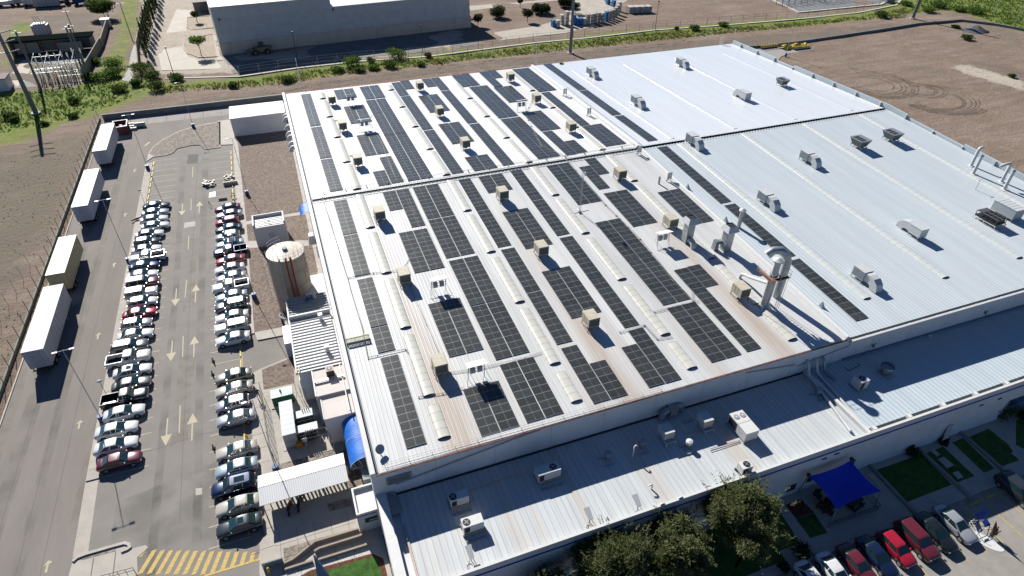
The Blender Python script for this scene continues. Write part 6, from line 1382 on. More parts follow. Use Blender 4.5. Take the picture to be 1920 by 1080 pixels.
def place(kind, col, x, y, rz, label, group, extra=None):
    cr = dup(protos[kind], (x, y, .006), rz, label, group, swap={PAINT.name: paint(col.replace(' ', '_'), COL[col], .35 if col in ('silver', 'grey', 'dark grey', 'gold', 'lilac', 'light blue', 'navy', 'brown grey') else 0)})
    s_ = SPEC[kind]['cab'][1]; xm = (s_[0] + s_[1]) / 2
    if extra == 'sunroof': MB().box(xm - .1, xm + .45, -.33, .33, s_[2] + .022, s_[2] + .04).build('sunroof', GLASS, cr)
    if extra == 'panorama': MB().box(xm - .5, xm + .55, -.36, .36, s_[2] + .022, s_[2] + .04).build('sunroof', GLASS, cr)
    if extra == 'rack':
        MB().box(s_[1] - .15, s_[0] - .1, -.66, .66, s_[2] + .03, s_[2] + .1).build('roof_box', W_, cr)
    if extra == 'black_roof': MB().box(s_[1] + .1, s_[0] - .12, -.5, .5, s_[2] + .022, s_[2] + .035).build('roof_panel', BLK, cr)
    if extra == 'toolbox':
        MB().box(-2.4, -1.0, -.5, -.15, .53, .75).build('bed_load', GM, cr)
    if extra == 'roofmark': MB().box(xm - .1, xm + .15, -.1, .12, s_[2] + .033, s_[2] + .045).build('roof_mark', DK, cr)
    return cr
WEST = [('sedan', 'dark grey'), ('sedan', 'silver'), ('sedan', 'white'), ('sedan', 'white', 'roofmark'), ('sedan', 'white'), ('hatch', 'dark grey'), ('sedan', 'white'), ('pickup', 'white', 'flip'), ('sedan', 'navy'), ('sedan', 'white'), ('suv', 'maroon', 'rack'), ('boxy_suv', 'white'), ('hatch', 'white'), ('sedan', 'red'), ('hatch', 'lilac'), ('sedan', 'white'), ('suv', 'olive grey'), ('pickup', 'white'), ('sedan', 'white', 'sunroof'), ('sedan', 'brown grey'), ('pickup', 'black', 'toolbox'), ('sedan', 'white'), ('sedan', 'white'), ('sedan', 'white'), ('sedan', 'maroon')]
KN = {'sedan': 'sedan', 'hatch': 'hatchback', 'suv': 'SUV', 'boxy_suv': 'boxy off-road car', 'pickup': 'pickup truck'}
GW = 'cars parked in the west row'
for i, c_ in enumerate(WEST):
    yc = (PW[i] + PW[i + 1]) / 2 if False else 56.05 + 2.517 * (25 - i) - 1.26
    ex = c_[2] if len(c_) > 2 else None; L_ = SPEC[c_[0]]['L']
    # nose position read off the photograph
    jitter = [0, -.1, -.1, .2, -.5, -.9, -.6, 0, -.5, -.6, -.3, -.35, -.2, -.15, -.6, -.3, -.7, -.3, 0, .1, 0, -.25, -.8, -.6, 0][i]
    xn = -22.75 + jitter; x = xn - L_ / 2; rz = random.uniform(-.02, .02)
    if ex == 'flip': x = -25.2; rz = PI
    place(c_[0], c_[1], x, yc + random.uniform(-.08, .08), rz, f'{c_[1]} {KN[c_[0]]}, {ORD[i+1]} from the north end of the west parking row', GW, ex)
EAST = [('sedan', 'maroon'), ('sedan', 'silver', 'roofmark'), ('hatch', 'red'), ('sedan', 'dark grey'), ('hatch', 'silver'), ('sedan', 'light blue', 'black_roof'), ('pickup', 'navy'), ('sedan', 'red'), ('sedan', 'white'), ('sedan', 'lilac'), ('pickup', 'white'), ('sedan', 'light blue'), ('suv', 'grey'), ('sedan', 'white'), ('boxy_suv', 'white'), ('sedan', 'white', 'roofmark'), None, None, ('sedan', 'gold'), ('sedan', 'beige'), ('hatch', 'lilac'), ('sedan', 'silver'), None, ('sedan', 'beige'), ('sedan', 'light blue'), ('suv', 'navy', 'panorama'), ('sedan', 'beige'), ('sedan', 'dark grey', 'sunroof')]
k = 0
for i, c_ in enumerate(EAST):
    if c_ is None: continue
    k += 1; yc = PE_[0] - dE * (i + .5); ex = c_[2] if len(c_) > 2 else None; L_ = SPEC[c_[0]]['L']
    xn = -15.0 + {6: -.2, 10: -.4, 24: 0, 25: -.5}.get(i, 0) + random.uniform(-.1, .15)
    place(c_[0], c_[1], xn + L_ / 2, yc, PI + random.uniform(-.02, .02), f'{c_[1]} {KN[c_[0]]}, {ORD[k]} from the north end of the east parking row', 'cars parked in the east row', ex)
SOUTH = [('sedan', 'white', 38.7), ('sedan', 'white', 41.3), ('sedan', 'maroon', 44.0), ('sedan', 'navy', 46.5), ('hatch', 'red', 49.0), ('suv', 'maroon', 51.7), ('sedan', 'black', 54.3), ('sedan', 'silver', 57.0), ('suv', 'dark grey', 67.0)]
for i, (kd, c_, x) in enumerate(SOUTH):
    place(kd, c_, x, 19.0 if i < 8 else 19.6, -PI / 2 + random.uniform(-.03, .03), f'{c_} {KN[kd]}, {ORD[i+1]} from the left in the visitor row by the shaded paving', 'cars parked in the visitor row')
# wheel stops
ws = MB(); ws.box(-.9, .9, -.08, .08, 0, .13); wproto = ws.build('wheel_stop', YEL, loc=(0, 0, -50)); wmesh = wproto.data; bpy.data.objects.remove(wproto)
cnt = 0
for i in range(33):
    y = PW[0] + 2.517 * (i + .5); o = bpy.data.objects.new('wheel_stop', wmesh); C.objects.link(o); o.location = (-26.9, y, .004); o.rotation_euler = (0, 0, PI / 2)
    if i < 25: continue_ = True
    tag(o, f'yellow wheel stop of the {ORD[min(33 - i, 29)]} stall from the north, west row' if 33 - i < 30 else f'yellow wheel stop of the {["southernmost", "second southernmost", "third southernmost", "fourth southernmost"][i]} stall, west row', 'wheel stop', 'yellow wheel stops')
ks_ = sorted(PEall, reverse=True)
for i in range(len(ks_) - 1):
    y = (ks_[i] + ks_[i + 1]) / 2; o = bpy.data.objects.new('wheel_stop', wmesh); C.objects.link(o); o.location = (-11.9, y, .004); o.rotation_euler = (0, 0, PI / 2)
    nm = ORD[i + 1] + ' stall from the north' if i < 30 else ['fourteenth', 'thirteenth', 'twelfth', 'eleventh', 'tenth', 'ninth', 'eighth', 'seventh', 'sixth', 'fifth', 'fourth', 'third', 'second', 'first'][max(0, 14 - (len(ks_) - 1 - i))] + ' stall from the south'
    if i >= 30: nm = ORD[len(ks_) - 1 - i] + ' stall from the south'
    tag(o, f'yellow wheel stop of the {nm}, east row', 'wheel stop', 'yellow wheel stops')
# cones, bollards, worker
def cone(p, c_, lab):
    q = site(*p); t = thing('traffic_cone', lab, 'cone', q, 0, 'traffic cones in the empty stalls'); MB().box(-.2, .2, -.2, .2, 0, .04).build('foot', BLK, t); MB().cyl((0, 0, .04), (0, 0, .85), .16, .04, 12).build('cone', c_, t)
    MB().cyl((0, 0, .4), (0, 0, .55), .115, .09, 12, caps=False).build('band', W_, t)
cone((400, 678), mat('cone_pink', (.55, .12, .14), .5), 'pink and white cone in the northern empty stall'); cone((399, 703), mat('cone_green', (.02, .18, .06), .5), 'green cone at the corner of the next stall'); cone((401, 841), ORANGE, 'orange cone in the southern empty stall')
for p, d in (((465.5, 826), 'beside the gap in the east row'), ((506, 1075), 'at the bottom of the hatched crossing')):
    q = site(*p); tag(MB().cyl((0, -.05, 0), (0, -.05, 1.0), .12, .12, 12).cyl((0, -.05, 1.0), (0, -.05, 1.08), .12, .06, 12).build('bollard', YEL, loc=q), f'yellow bollard {d}', 'bollard')
# construction heap in the car park
q = site(432, 345); t = thing('planter_box', 'long pale box of rubble blocks in the upper east stalls', 'box', (q.x, q.y - .2, 0)); s_ = MB(); s_.box(-1.2, 1.3, -.5, .5, 0, .55); s_.build('box', CONCD, t); s_ = MB()
for i in range(14): s_.cbox((-1.1 + i * .18, random.uniform(-.3, .3), .62), (.16, .3, .2), 0, random.uniform(0, 3))
s_.build('block', CREAM, t)
for (px, py), nm, lab in (((393, 346), 'debris_heap', 'heap of yellowish debris and tools west of the rubble box'), ((429, 335), 'bagged_heap', 'heap of white and black bags north of the rubble box')):
    q = site(px, py); o = MB()
    for i in range(26): o.cbox((random.gauss(0, .55), random.gauss(0, .6), random.uniform(.1, .6)), (random.uniform(.2, .7), random.uniform(.15, .5), random.uniform(.1, .35)), random.choice((0, 0, 1)), random.uniform(0, 3))
    tag(o.build(nm, [CREAM, DK], loc=q), lab, 'heap')
q = site(418, 374); tag(MB().box(-.7, .7, -.2, .2, 0, .4).box(-.9, .5, -.5, -.4, 0, .08).build('bench_block', [CONCD], loc=q), 'small grey block bench in the upper east stalls', 'block')
q = site(398, 365); tag(MB().sheet([(-.6, -1.0), (.55, -.9), (.6, 1.1), (-.5, 1.0)], .02).add([(-.3, -.6, .12), (.3, -.5, .08), (.2, .5, .15), (-.3, .6, .05)], [(0, 1, 2, 3)]).build('plastic_sheet', W_, loc=q), 'white plastic sheet lying beside the debris heap', 'sheet')
q = site(394, 387); t = thing('tripod', 'thin dark tripod north of the east row', 'tripod', q); MB().tube([(-.35, 0, 0), (0, 0, 1.1), (.35, -.1, 0)], .03).tube([(0, 0, 1.1), (0, .4, 0)], .03).build('leg', DK, t)
q = site(438, 372); tag(MB().tube([(-.3, 0, 0), (-.1, .1, 1.3)], .04).tube([(.2, 0, 0), (.3, .2, 1.1)], .04).box(-.4, .5, -.1, .1, .5, .6).build('barrier', RUST, loc=q), 'small red and white barrier near the first east car', 'barrier')
q = site(259, 413); tag(MB().bend([(-1.0, -.4, .2), (-.2, 0, .25), (.5, .1, .3), (1.0, .3, .2)], [.1, .2, .18, .1], 8).build('rolled_mat', DK, loc=(q.x, q.y, KH)), 'dark rolled mat lying on the west pavement', 'mat')
# person on the walkway (dark clothes, walking)
def person(p, lab, shirt, trousers, rz, zb=KH, hat=None, pose='walk'):
    q = site(p[0], p[1], zb); q.z = zb
    me = bpy.data.meshes.new('person')
    J = [(0, 0, .95), (0, 0, 1.15), (0, 0, 1.42), (0, 0, 1.52), (.02, 0, 1.66), (.02, 0, 1.74), (0, .2, 1.4), (.06, .27, 1.15), (.2, .27, .93), (.24, .27, .84), (0, -.2, 1.4), (-.06, -.27, 1.15), (-.12, -.26, .92), (-.12, -.26, .83),
         (0, .1, .9), (.16, .1, .5), (.2, .1, .09), (.34, .1, .04), (0, -.1, .9), (-.08, -.1, .5), (-.3, -.1, .12), (-.18, -.1, .04)]
    E_ = [(0, 1), (1, 2), (2, 3), (3, 4), (4, 5), (2, 6), (6, 7), (7, 8), (8, 9), (2, 10), (10, 11), (11, 12), (12, 13), (0, 14), (14, 15), (15, 16), (16, 17), (0, 18), (18, 19), (19, 20), (20, 21)]
    rad = [.15, .13, .15, .055, .10, .07, .065, .05, .04, .035, .065, .05, .04, .035, .09, .065, .045, .04, .09, .065, .045, .04]
    me.from_pydata(J, E_, []); o = bpy.data.objects.new('person', me); C.objects.link(o)
    md = o.modifiers.new('skin', 'SKIN'); md.use_smooth_shade = True
    for v, r in zip(me.skin_vertices[0].data, rad): v.radius = (r, r)
    me.skin_vertices[0].data[0].use_root = True
    sb = o.modifiers.new('sub', 'SUBSURF'); sb.levels = 1; sb.render_levels = 1
    mt = bpy.data.materials.new('clothes'); mt.use_nodes = True; nn = mt.node_tree.nodes; ll = mt.node_tree.links; tc = nn.new('ShaderNodeTexCoord'); s2 = nn.new('ShaderNodeSeparateXYZ'); ll.new(tc.outputs['Object'], s2.inputs[0])
    rp = nn.new('ShaderNodeValToRGB'); rp.color_ramp.interpolation = 'CONSTANT'; rp.color_ramp.elements[0].color = (.02, .02, .02, 1); rp.color_ramp.elements[0].position = 0
    for pos, c_ in ((.08 / 1.9, trousers), (.95 / 1.9, shirt), (1.5 / 1.9, (.32, .18, .12)), (1.70 / 1.9, hat or (.02, .015, .012))): e_ = rp.color_ramp.elements.new(pos); e_.color = (*c_, 1)
    rp.color_ramp.elements[-1].color = (*(hat or (.02, .015, .012)), 1)
    dv = nn.new('ShaderNodeMath'); dv.operation = 'DIVIDE'; dv.inputs[1].default_value = 1.9; ll.new(s2.outputs['Z'], dv.inputs[0]); ll.new(dv.outputs[0], rp.inputs[0]); ll.new(rp.outputs[0], nn['Principled BSDF'].inputs['Base Color'])
    me.materials.append(mt); o.location = q; o.rotation_euler = (0, 0, rz); return tag(o, lab, 'person')
person((486, 747), 'person in dark clothes walking on the pavement beside the generator yard', (.012, .015, .03), (.015, .02, .05), R_(-70))
q = site(1851, 1000, 0); person((1858, 1005), 'person in a brown top standing by the blue display stand', (.16, .05, .03), (.02, .02, .03), R_(150), 0, (.10, .05, .03))
# display stand with blue boards and pale round mat
q = site(1832, 992); t = thing('display_stand', 'folding stand with two blue boards on a white frame near the silver car', 'stand', q); t.scale = (.85, .85, .85); BB = mat('board_blue', (.03, .08, .36), .5, var=.4, scale=5)
MB().add([(-.2, 1.0, 1.7), (2.0, 1.2, 1.7), (2.0, .6, 1.25), (-.1, .4, 1.25), (-.2, 1.0, 1.75), (2.0, 1.2, 1.75), (2.0, .6, 1.3), (-.1, .4, 1.3)], [(4, 7, 6, 5), (0, 1, 2, 3), (0, 4, 5, 1), (2, 6, 7, 3)]).build('board', BB, t)
MB().add([(-.8, .3, 1.2), (-.1, .4, 1.3), (-.3, -.7, .7), (-1.1, -.7, .7)], [(0, 3, 2, 1), (0, 1, 2, 3)]).build('board', mat('board_blue_pale', (.10, .13, .30), .5, var=.5, scale=6), t)
MB().add([(.6, .3, .9), (1.6, .4, .9), (1.4, -.4, .7), (.4, -.4, .7)], [(0, 3, 2, 1), (0, 1, 2, 3)]).build('shelf', BB, t)
f = MB()
for x, y in ((-1.1, -.7), (.2, -.7), (1.8, .2), (-.4, .9)): f.tube([(x, y, 0), (x * .8, y * .8, 1.25)], .03)
for z in (.3, .7): f.tube([(-1.1, -.7, z), (.2, -.7, z), (1.8, .2, z), (-.4, .9, z), (-1.1, -.7, z)], .025)
f.build('frame', W_, t)
q = site(1845, 1012); el = MB(); el.add([(.75 * math.cos(a), 1.5 * math.sin(a) - .3, .03) for a in np.linspace(0, 2 * PI, 24, endpoint=False)], [tuple(range(24))]); tag(el.build('round_mat', W_, loc=q, rz=.5), 'pale oval mat on the ground below the blue stand', 'mat')
q = site(1862, 1008); o = thing('folded_parasol', 'folded dark parasol leaning over the pale mat', 'parasol', q); MB().tube([(0, 0, 0), (-.6, .5, 2.6)], .03).build('pole', GM, o); MB().cyl((-.15, .12, .7), (-.55, .46, 2.4), .3, .05, 10).build('canopy', mat('parasol', (.10, .07, .05), .8), o)
# shade sail
t = thing('shade_sail', 'deep blue square shade sail on four poles over the terrace', 'shade sail')
P4 = [Vector((*site(*QD((478, 335))[0], 4.2).xy, 4.2)), Vector((*site(*QD((990, 145))[0], 4.2).xy, 4.2)), Vector((*site(*QD((1350, 515))[0], 3.3).xy, 3.3)), Vector((*site(*QD((815, 740))[0], 3.3).xy, 3.3))]
n_ = 14; vs = []
for i in range(n_ + 1):
    for j in range(n_ + 1):
        u, v = i / n_, j / n_; uu = u + .10 * (.5 - u) * 4 * v * (1 - v) * 1.0; vv = v + .10 * (.5 - v) * 4 * u * (1 - u) * 1.0
        p = P4[0].lerp(P4[1], uu).lerp(P4[3].lerp(P4[2], uu), vv); p = Vector(p); p.z -= .45 * math.sin(PI * u) * math.sin(PI * v); vs.append(p)
fs = [(i * (n_ + 1) + j, i * (n_ + 1) + j + 1, (i + 1) * (n_ + 1) + j + 1, (i + 1) * (n_ + 1) + j) for i in range(n_) for j in range(n_)]
MB().add(vs, fs, 0, True).build('fabric', mat('sail_blue', (.004, .035, .50), .6, var=.08), t)
for p, b_ in zip(P4, (QD((360, 530))[0], QD((1030, 345))[0], QD((1270, 700))[0], QD((715, 945))[0])):
    g = site(*b_, KH); 
    MB().cyl((g.x, g.y, KH), (p.x, p.y, p.z + .1), .08, .07, 10).build('pole', GM, t)
    if p.z > 4: MB().cyl((p.x, p.y, p.z + .1), (p.x, p.y, p.z + .3), .22, .22, 10).build('pole_cap', DK, t)
tb = site(*QD((1040, 640))[0], .7); t = thing('picnic_table', 'dark picnic table under the blue shade sail', 'table', (tb.x, tb.y, KH), .2); MB().box(-.9, .9, -.4, .4, .7, .76).build('table_top', mat('wood_dark', (.08, .045, .03), .7), t)
for y in (-.75, .6): MB().box(-.9, .9, y, y + .25, .42, .46).build('bench', mat('wood_dark', (1, 1, 1)), t)
for x in (-.7, .7): MB().box(x - .04, x + .04, -.7, .7, 0, .41).build('leg', DK, t)
o = MB(); g = site(*QD((650, 640))[0], .5)
for i in range(14): o.cbox((random.uniform(-.8, .8), random.uniform(-1.3, 1.3), .4), (.08, .8, .8), 0, random.uniform(0, 3))
tag(o.build('folded_chairs', mat('wood_dark', (1, 1, 1)), loc=(g.x, g.y, KH)), 'stack of dark folded chairs west of the picnic table', 'chairs')
rl = MB(); a_, b_, c_ = [site(*p, KH) for p in (QD((715, 950))[0], QD((1310, 740))[0], QD((1150, 560))[0])]
for k in range(26): p = a_.lerp(b_, k / 25); rl.tube([(p.x, p.y, KH), (p.x, p.y, 1.05)], .02, 4)
for k in range(12): p = b_.lerp(c_, k / 11); rl.tube([(p.x, p.y, KH), (p.x, p.y, 1.05)], .02, 4)
rl.tube([(p.x, p.y, 1.05) for p in (a_, b_, c_)], .03); tag(rl.build('terrace_rail', DK), 'dark picket rail around the terrace under the shade sail', 'rail')
for pr in protos.values():
    for a_ in list(pr.children_recursive) + [pr]: bpy.data.objects.remove(a_)
# ================================================================ NEIGHBOURING LAND
# big warehouse beyond the north fence
t = thing('warehouse', 'large grey warehouse with beige plinth beyond the north fence', 'warehouse', (-13.0, 208.3, 0), R_(4.3))
UP = ribbed('warehouse_sheet', (.47, .505, .53), .6, 'X', .03, .6, line=.25, var=.08); PL_ = mat('warehouse_plinth', (.50, .46, .40), .8, var=.08, scale=.5)
MB().box(-.02, 79.0, -.02, 45, 0, 3.6).build('plinth', PL_, t); MB().box(0, 33.5, 0, 60, 3.6, 13.4).box(33.5, 78.6, 0, 45, 3.6, 10.6).build('wall', UP, t)
WR = mat('warehouse_roof', (.66, .67, .66), .5, var=.04)
MB().box(-.3, 33.5, -.4, 60, 13.4, 13.55).box(33.51, 79.2, -.6, 45, 10.6, 10.75).build('roof', WR, t)
MB().box(0, 78.6, -.035, -.021, 3.5, 3.62).build('flashing', GREYB, t)
m_ = MB()
for z in (7.0, 9.9): m_.box(.5, 33, -.02, -.001, z, z + .05)
m_.build('sheet_joint', GREYB, t)
for x, z in ((1.4, 9.8), (33.8, 9.6)): MB().box(x, x + .4, -.5, -.05, z, z + .5).build('floodlight', DK, t)
for x in (2.5, 9, 22, 34, 47, 60, 73): MB().cyl((x, -.12, 0), (x, -.12, 3.4), .05).build('downpipe', GREYB, t)
struct('warehouse_yard', MB().sheet(gp((262, 10), (300, 0), (420, -10), (412, 108), (425, 140), (640, 132), (905, 84), (1000, 60), (1160, 20), (1120, -20), (870, -15), (868, 54), (415, 107), (330, 118), (290, 112), (262, 80)), .012), mat('yard_pale', (.53, .46, .375), .9, var=.12, scale=.25)) if False else None
DR = mat('dirt_road', (.45, .40, .345), .9, var=.1, scale=.3)
struct('warehouse_dark_ground', MB().sheet(gp((414, 100), (868, 48), (905, 82), (780, 99), (640, 117), (437, 138)), .03), mat('dark_ground', (.21, .205, .20), .9, var=.15, scale=.2))  # darker ground sheet in front of the warehouse
struct('neighbour_road', MB().sheet(gp((870, 68), (905, 64), (1010, 48), (1038, 40), (1090, 20), (1160, -10), (1190, -10), (1110, 50), (1060, 62), (900, 80)), .012), DR)
struct('neighbour_road', MB().sheet(gp((865, 12), (1000, 2), (1050, -8), (1080, -12), (1180, -12), (1080, 28), (1068, 22), (1060, 0), (990, 6), (868, 22)), .011), DR)
struct('neighbour_lane', MB().sheet(gp((303, 132), (296, 98), (312, 60), (330, 20), (340, -10), (372, -10), (358, 30), (348, 60), (344, 92), (352, 105), (372, 112), (405, 115), (420, 128), (380, 130)), .014), mat('lane_pale', (.56, .51, .44), .9, var=.08, scale=.3))
# raised planted islands
for pts in (gp((351, 33), (394, 30), (402, 52), (360, 56), (350, 50)), gp((346, 74), (400, 64), (408, 106), (374, 108), (352, 100), (344, 88))):
    k = MB(); k.strip(pts + [pts[0]], .3, 0, .15); struct('kerb', k, CONC); struct('island_soil', MB().sheet(pts, .03), mat('island_soil', (.40, .33, .25), .95, var=.3, scale=1.5, bump=.05))
struct('path', MB().sheet(gp((404, 60), (412, 104), (422, 112), (407, 113), (400, 66)), .02), CONC)
# kerb path along the north fence and chain fence
path = gp((310, 148), (450, 144), (560, 128), (672, 116), (800, 107), (900, 94), (1003, 81), (1100, 72), (1228, 57), (1330, 50), (1440, 41), (1520, 34), (1610, 24), (1680, 10), (1692, -4))
k = MB(); k.strip(path, .8, 0, .2); struct('kerb_path', k, mat('kerb_pale', (.56, .53, .47), .9, var=.08))
up = [Vector((p.x, p.y + 1.6, 0)) for p in path[1:]]
fence('chain_fence', up, 2.4, 'long chain link fence along the pale kerb beyond the factory', GM, 4.5, (.35, .7, 1.), z=0, r=.07, wr=.028)
fence('chain_fence', gp((520, 142), (700, 122), (905, 98)), 2.4, 'nearer run of chain fence in front of the warehouse shade', GALV, 4.5, (.5, 1.), z=0, r=.06, wr=.03)
q = site(418, 106); 
# wheel loader in the warehouse shade
q = site(492, 101); t = thing('wheel_loader', 'brownish wheel loader parked in the shade of the warehouse', 'wheel loader', (q.x, q.y, 0), R_(6)); LO = mat('loader_ochre', (.22, .19, .12), .7, var=.3)
for x in (-1.9, 1.5):
    for y in (-1.0, 1.0): w_ = MB().cyl((x, y - .3, .8), (x, y + .3, .8), .8, .8, 18).build('wheel', BLK, t); MB().cyl((x, y - .31, .8), (x, y + .31, .8), .4, .4, 12).build('rim', LO, w_)
MB().box(-1.0, 3.2, -.8, .8, .9, 2.0, top=(.1, .1)).box(-2.9, -.9, -.5, .5, .8, 1.6).build('body', LO, t); MB().box(-.6, .9, -.7, .7, 2.0, 3.3, top=(.15, .1)).build('cab', DK, t); MB().box(-4.4, -3.5, -1.3, 1.3, .15, 1.3, top=(.3, 0)).build('bucket', LO, t)
MB().tube([(-.8, -.6, 1.8), (-3.6, -.6, .8)], .12).tube([(-.8, .6, 1.8), (-3.6, .6, .8)], .12).build('arm', LO, t)
# masts along the warehouse fence
for i, (p, h, d) in enumerate([((328, 147), 8.0, 'at the bend of the pale lane'), ((558, 115), 8, 'in the warehouse shade'), ((793, 101), 8, 'in the warehouse shade near its right end'), ((1228, 57), 9, 'on the kerb right of the stacked crates'), ((1074, 70), 3.0, 'short one behind the thick steel pole'), ((90, 5), 9, 'left, behind the pale container')]):
    q = site(*p); t = thing('utility_pole', f'thin dark lamp mast {d}', 'pole', q, 0, 'thin dark masts beyond the north fence'); MB().cyl((0, 0, 0), (0, 0, h), .1, .07, 8).build('mast', RUST if i == 3 else DK, t); MB().box(-.25, .25, -.2, .2, h, h + .3).build('lamp_head', DK, t)
q = site(250, 78); 
for p, top, d in (((249, 77), (219, 3), 'by the drain channel'), ((139, 62), (122, 18), 'left of the flat-roofed shed'), ((157, 136), (121, 50), 'thick, right of the switch bay'), ((160, 128), (127, 45), 'thin, beside the thick pole'), ((76, 165), (37, 57), 'thick, left of the switch bay')):
    b_ = site(*p); h = min(np.arange(3, 25, .25), key=lambda hh: abs((lambda c_: 540 + CF * c_[1] / c_[2])([sum(CR[i][k_] * (b_[i] + (hh if i == 2 else 0) - (CH if i == 2 else 0)) for i in range(3)) for k_ in range(3)]) - top[1]))
    t = thing('substation_pole', f'steel pole {d}', 'pole', b_, 0, 'poles around the left substation'); MB().cyl((0, 0, 0), (0, 0, h), .3 if 'thick' in d else .13, .22 if 'thick' in d else .09, 10).build('mast', mat('pole_steel', (1, 1, 1)), t)
    MB().box(-1.1, 1.1, -.06, .06, h - .6, h - .45).build('crossarm', GM, t)
# ---- stacked crates
CW = mat('crate_cream', (.55, .52, .45), .8, var=.15, scale=4); CB = mat('crate_blue', (.04, .20, .45), .6, var=.2, scale=4); CG = mat('crate_grey', (.40, .38, .34), .8, var=.2, scale=4)
crates = [((1037, 50), 2, CB), ((1045, 50), 1.6, CW), ((1053, 46), 3.6, CW), ((1062, 46), 4.2, CW), ((1075, 46), 3.4, CB), ((1082, 46), 2.2, CB), ((1089, 46), 2.4, CB), ((1095, 46), 2.2, CW), ((1101, 45), 3.2, CG), ((1108, 44), 3.3, CW), ((1114, 43), 3.3, CG), ((1121, 42), 3.3, CG), ((1129, 42), 3.4, CW), ((1136, 40), 3.3, CB), ((1142, 38), 3.2, CG), ((1148, 36), 3.2, CG), ((1153, 32), 3.3, CG), ((1157, 27), 3.3, CW), ((1160, 21), 3.3, CW), ((1150, 12), 2.4, CB), ((1140, 8), 3.6, CB), ((1136, 2), 4.0, CW)]
for i, (p, h, m_) in enumerate(crates):
    q = site(*p); o = MB(); n_ = max(1, int(round(h / 1.05)))
    for k in range(n_):
        o.cbox((random.uniform(-.06, .06), 0, .12 + k * 1.08 + .5), (1.15, 1.6, .95), 0, random.uniform(-.05, .05))
        o.box(-.55, .55, -.75, .75, k * 1.08 + .02, k * 1.08 + .1, 1)
    cn = {CB.name: 'blue', CW.name: 'cream', CG.name: 'grey'}[m_.name]
    tag(o.build('crate_stack', [m_, DK], loc=q), f'{cn} crate stack, {ORD[i+1]} along the curved row from its left end', 'crates', 'stacked crates by the neighbour road')
for i, x in enumerate((1181, 1192, 1203, 1213)):
    q = site(x, 23.5 - i * .4); tag(MB().box(-1.1, 1.1, -1.4, 1.4, .1, 2.1).box(-1.15, 1.15, -1.45, 1.45, 2.101, 2.2, 1).box(-.9, .9, -1.2, 1.2, 0, .1, 1).build('bale_block', [CG, CONC], loc=q), f'grey bale block, {ORD[i+1]} from left in the short row on the dirt', 'bales', 'grey bale blocks')
# ---- vegetation kit
def translucent(m_, k=.42):
    n = m_.node_tree.nodes; l = m_.node_tree.links; b = n['Principled BSDF']; o = n['Material Output']; t = n.new('ShaderNodeBsdfTranslucent'); x = n.new('ShaderNodeMixShader'); x.inputs[0].default_value = k
    l.new(b.inputs['Base Color'].links[0].from_socket, t.inputs[0]); l.new(b.outputs[0], x.inputs[1]); l.new(t.outputs[0], x.inputs[2]); l.new(x.outputs[0], o.inputs[0]); return m_
def leafmat(nm, c1, c2):
    m_ = mat(nm, c1, .85, col2=c2, scale=.9, rnd=.12, spec=.1, lo=.4, hi=.6); return translucent(m_)
LF = leafmat('leaf_mesquite', (.10, .13, .045), (.27, .29, .135)); LF2 = leafmat('leaf_bush', (.055, .095, .025), (.12, .17, .045)); LF3 = leafmat('leaf_dark', (.03, .052, .022), (.07, .095, .04)); LF4 = leafmat('leaf_bright', (.075, .14, .025), (.15, .23, .05))
BARK = mat('bark', (.10, .075, .055), .95, var=.3, scale=6)
def leaves(n, centres, size, aspect=.45, seed=0, up=.3, outward=None):
    """n small leaf faces scattered in ellipsoid clumps; centres = [(x,y,z,rx,ry,rz)]"""
    rs = np.random.RandomState(seed); c = np.array(centres); wgt = c[:, 3] * c[:, 4] * c[:, 5]; k = rs.choice(len(c), n, p=wgt / wgt.sum())
    d = rs.normal(size=(n, 3)); d /= np.linalg.norm(d, axis=1)[:, None]; r = rs.uniform(.35, 1, n) ** .6; P = c[k, :3] + d * c[k, 3:] * r[:, None] * rs.uniform(.8, 1.18, (n, 1))
    a = d * .8 + rs.normal(size=(n, 3)) * .7 + np.array([0, 0, up]); a /= np.linalg.norm(a, axis=1)[:, None]
    b = np.cross(a, rs.normal(size=(n, 3))); b /= np.linalg.norm(b, axis=1)[:, None]; s = size * rs.uniform(.6, 1.3, (n, 1))
    A = a * s; B = b * s * aspect
    V = np.stack([P - B * .6, P + A * .5 - B, P + A, P + A * .5 + B, ], 1).reshape(-1, 3); F = np.arange(4 * n).reshape(n, 4)
    return V, F
def leafobj(name, V, F, m_, parent=None, loc=None):
    me = bpy.data.meshes.new(name); me.from_pydata(V.tolist(), [], F.tolist()); me.materials.append(m_); me.update(); o = bpy.data.objects.new(name, me); C.objects.link(o)
    if parent: o.parent = parent
    if loc is not None: o.location = loc
    return o
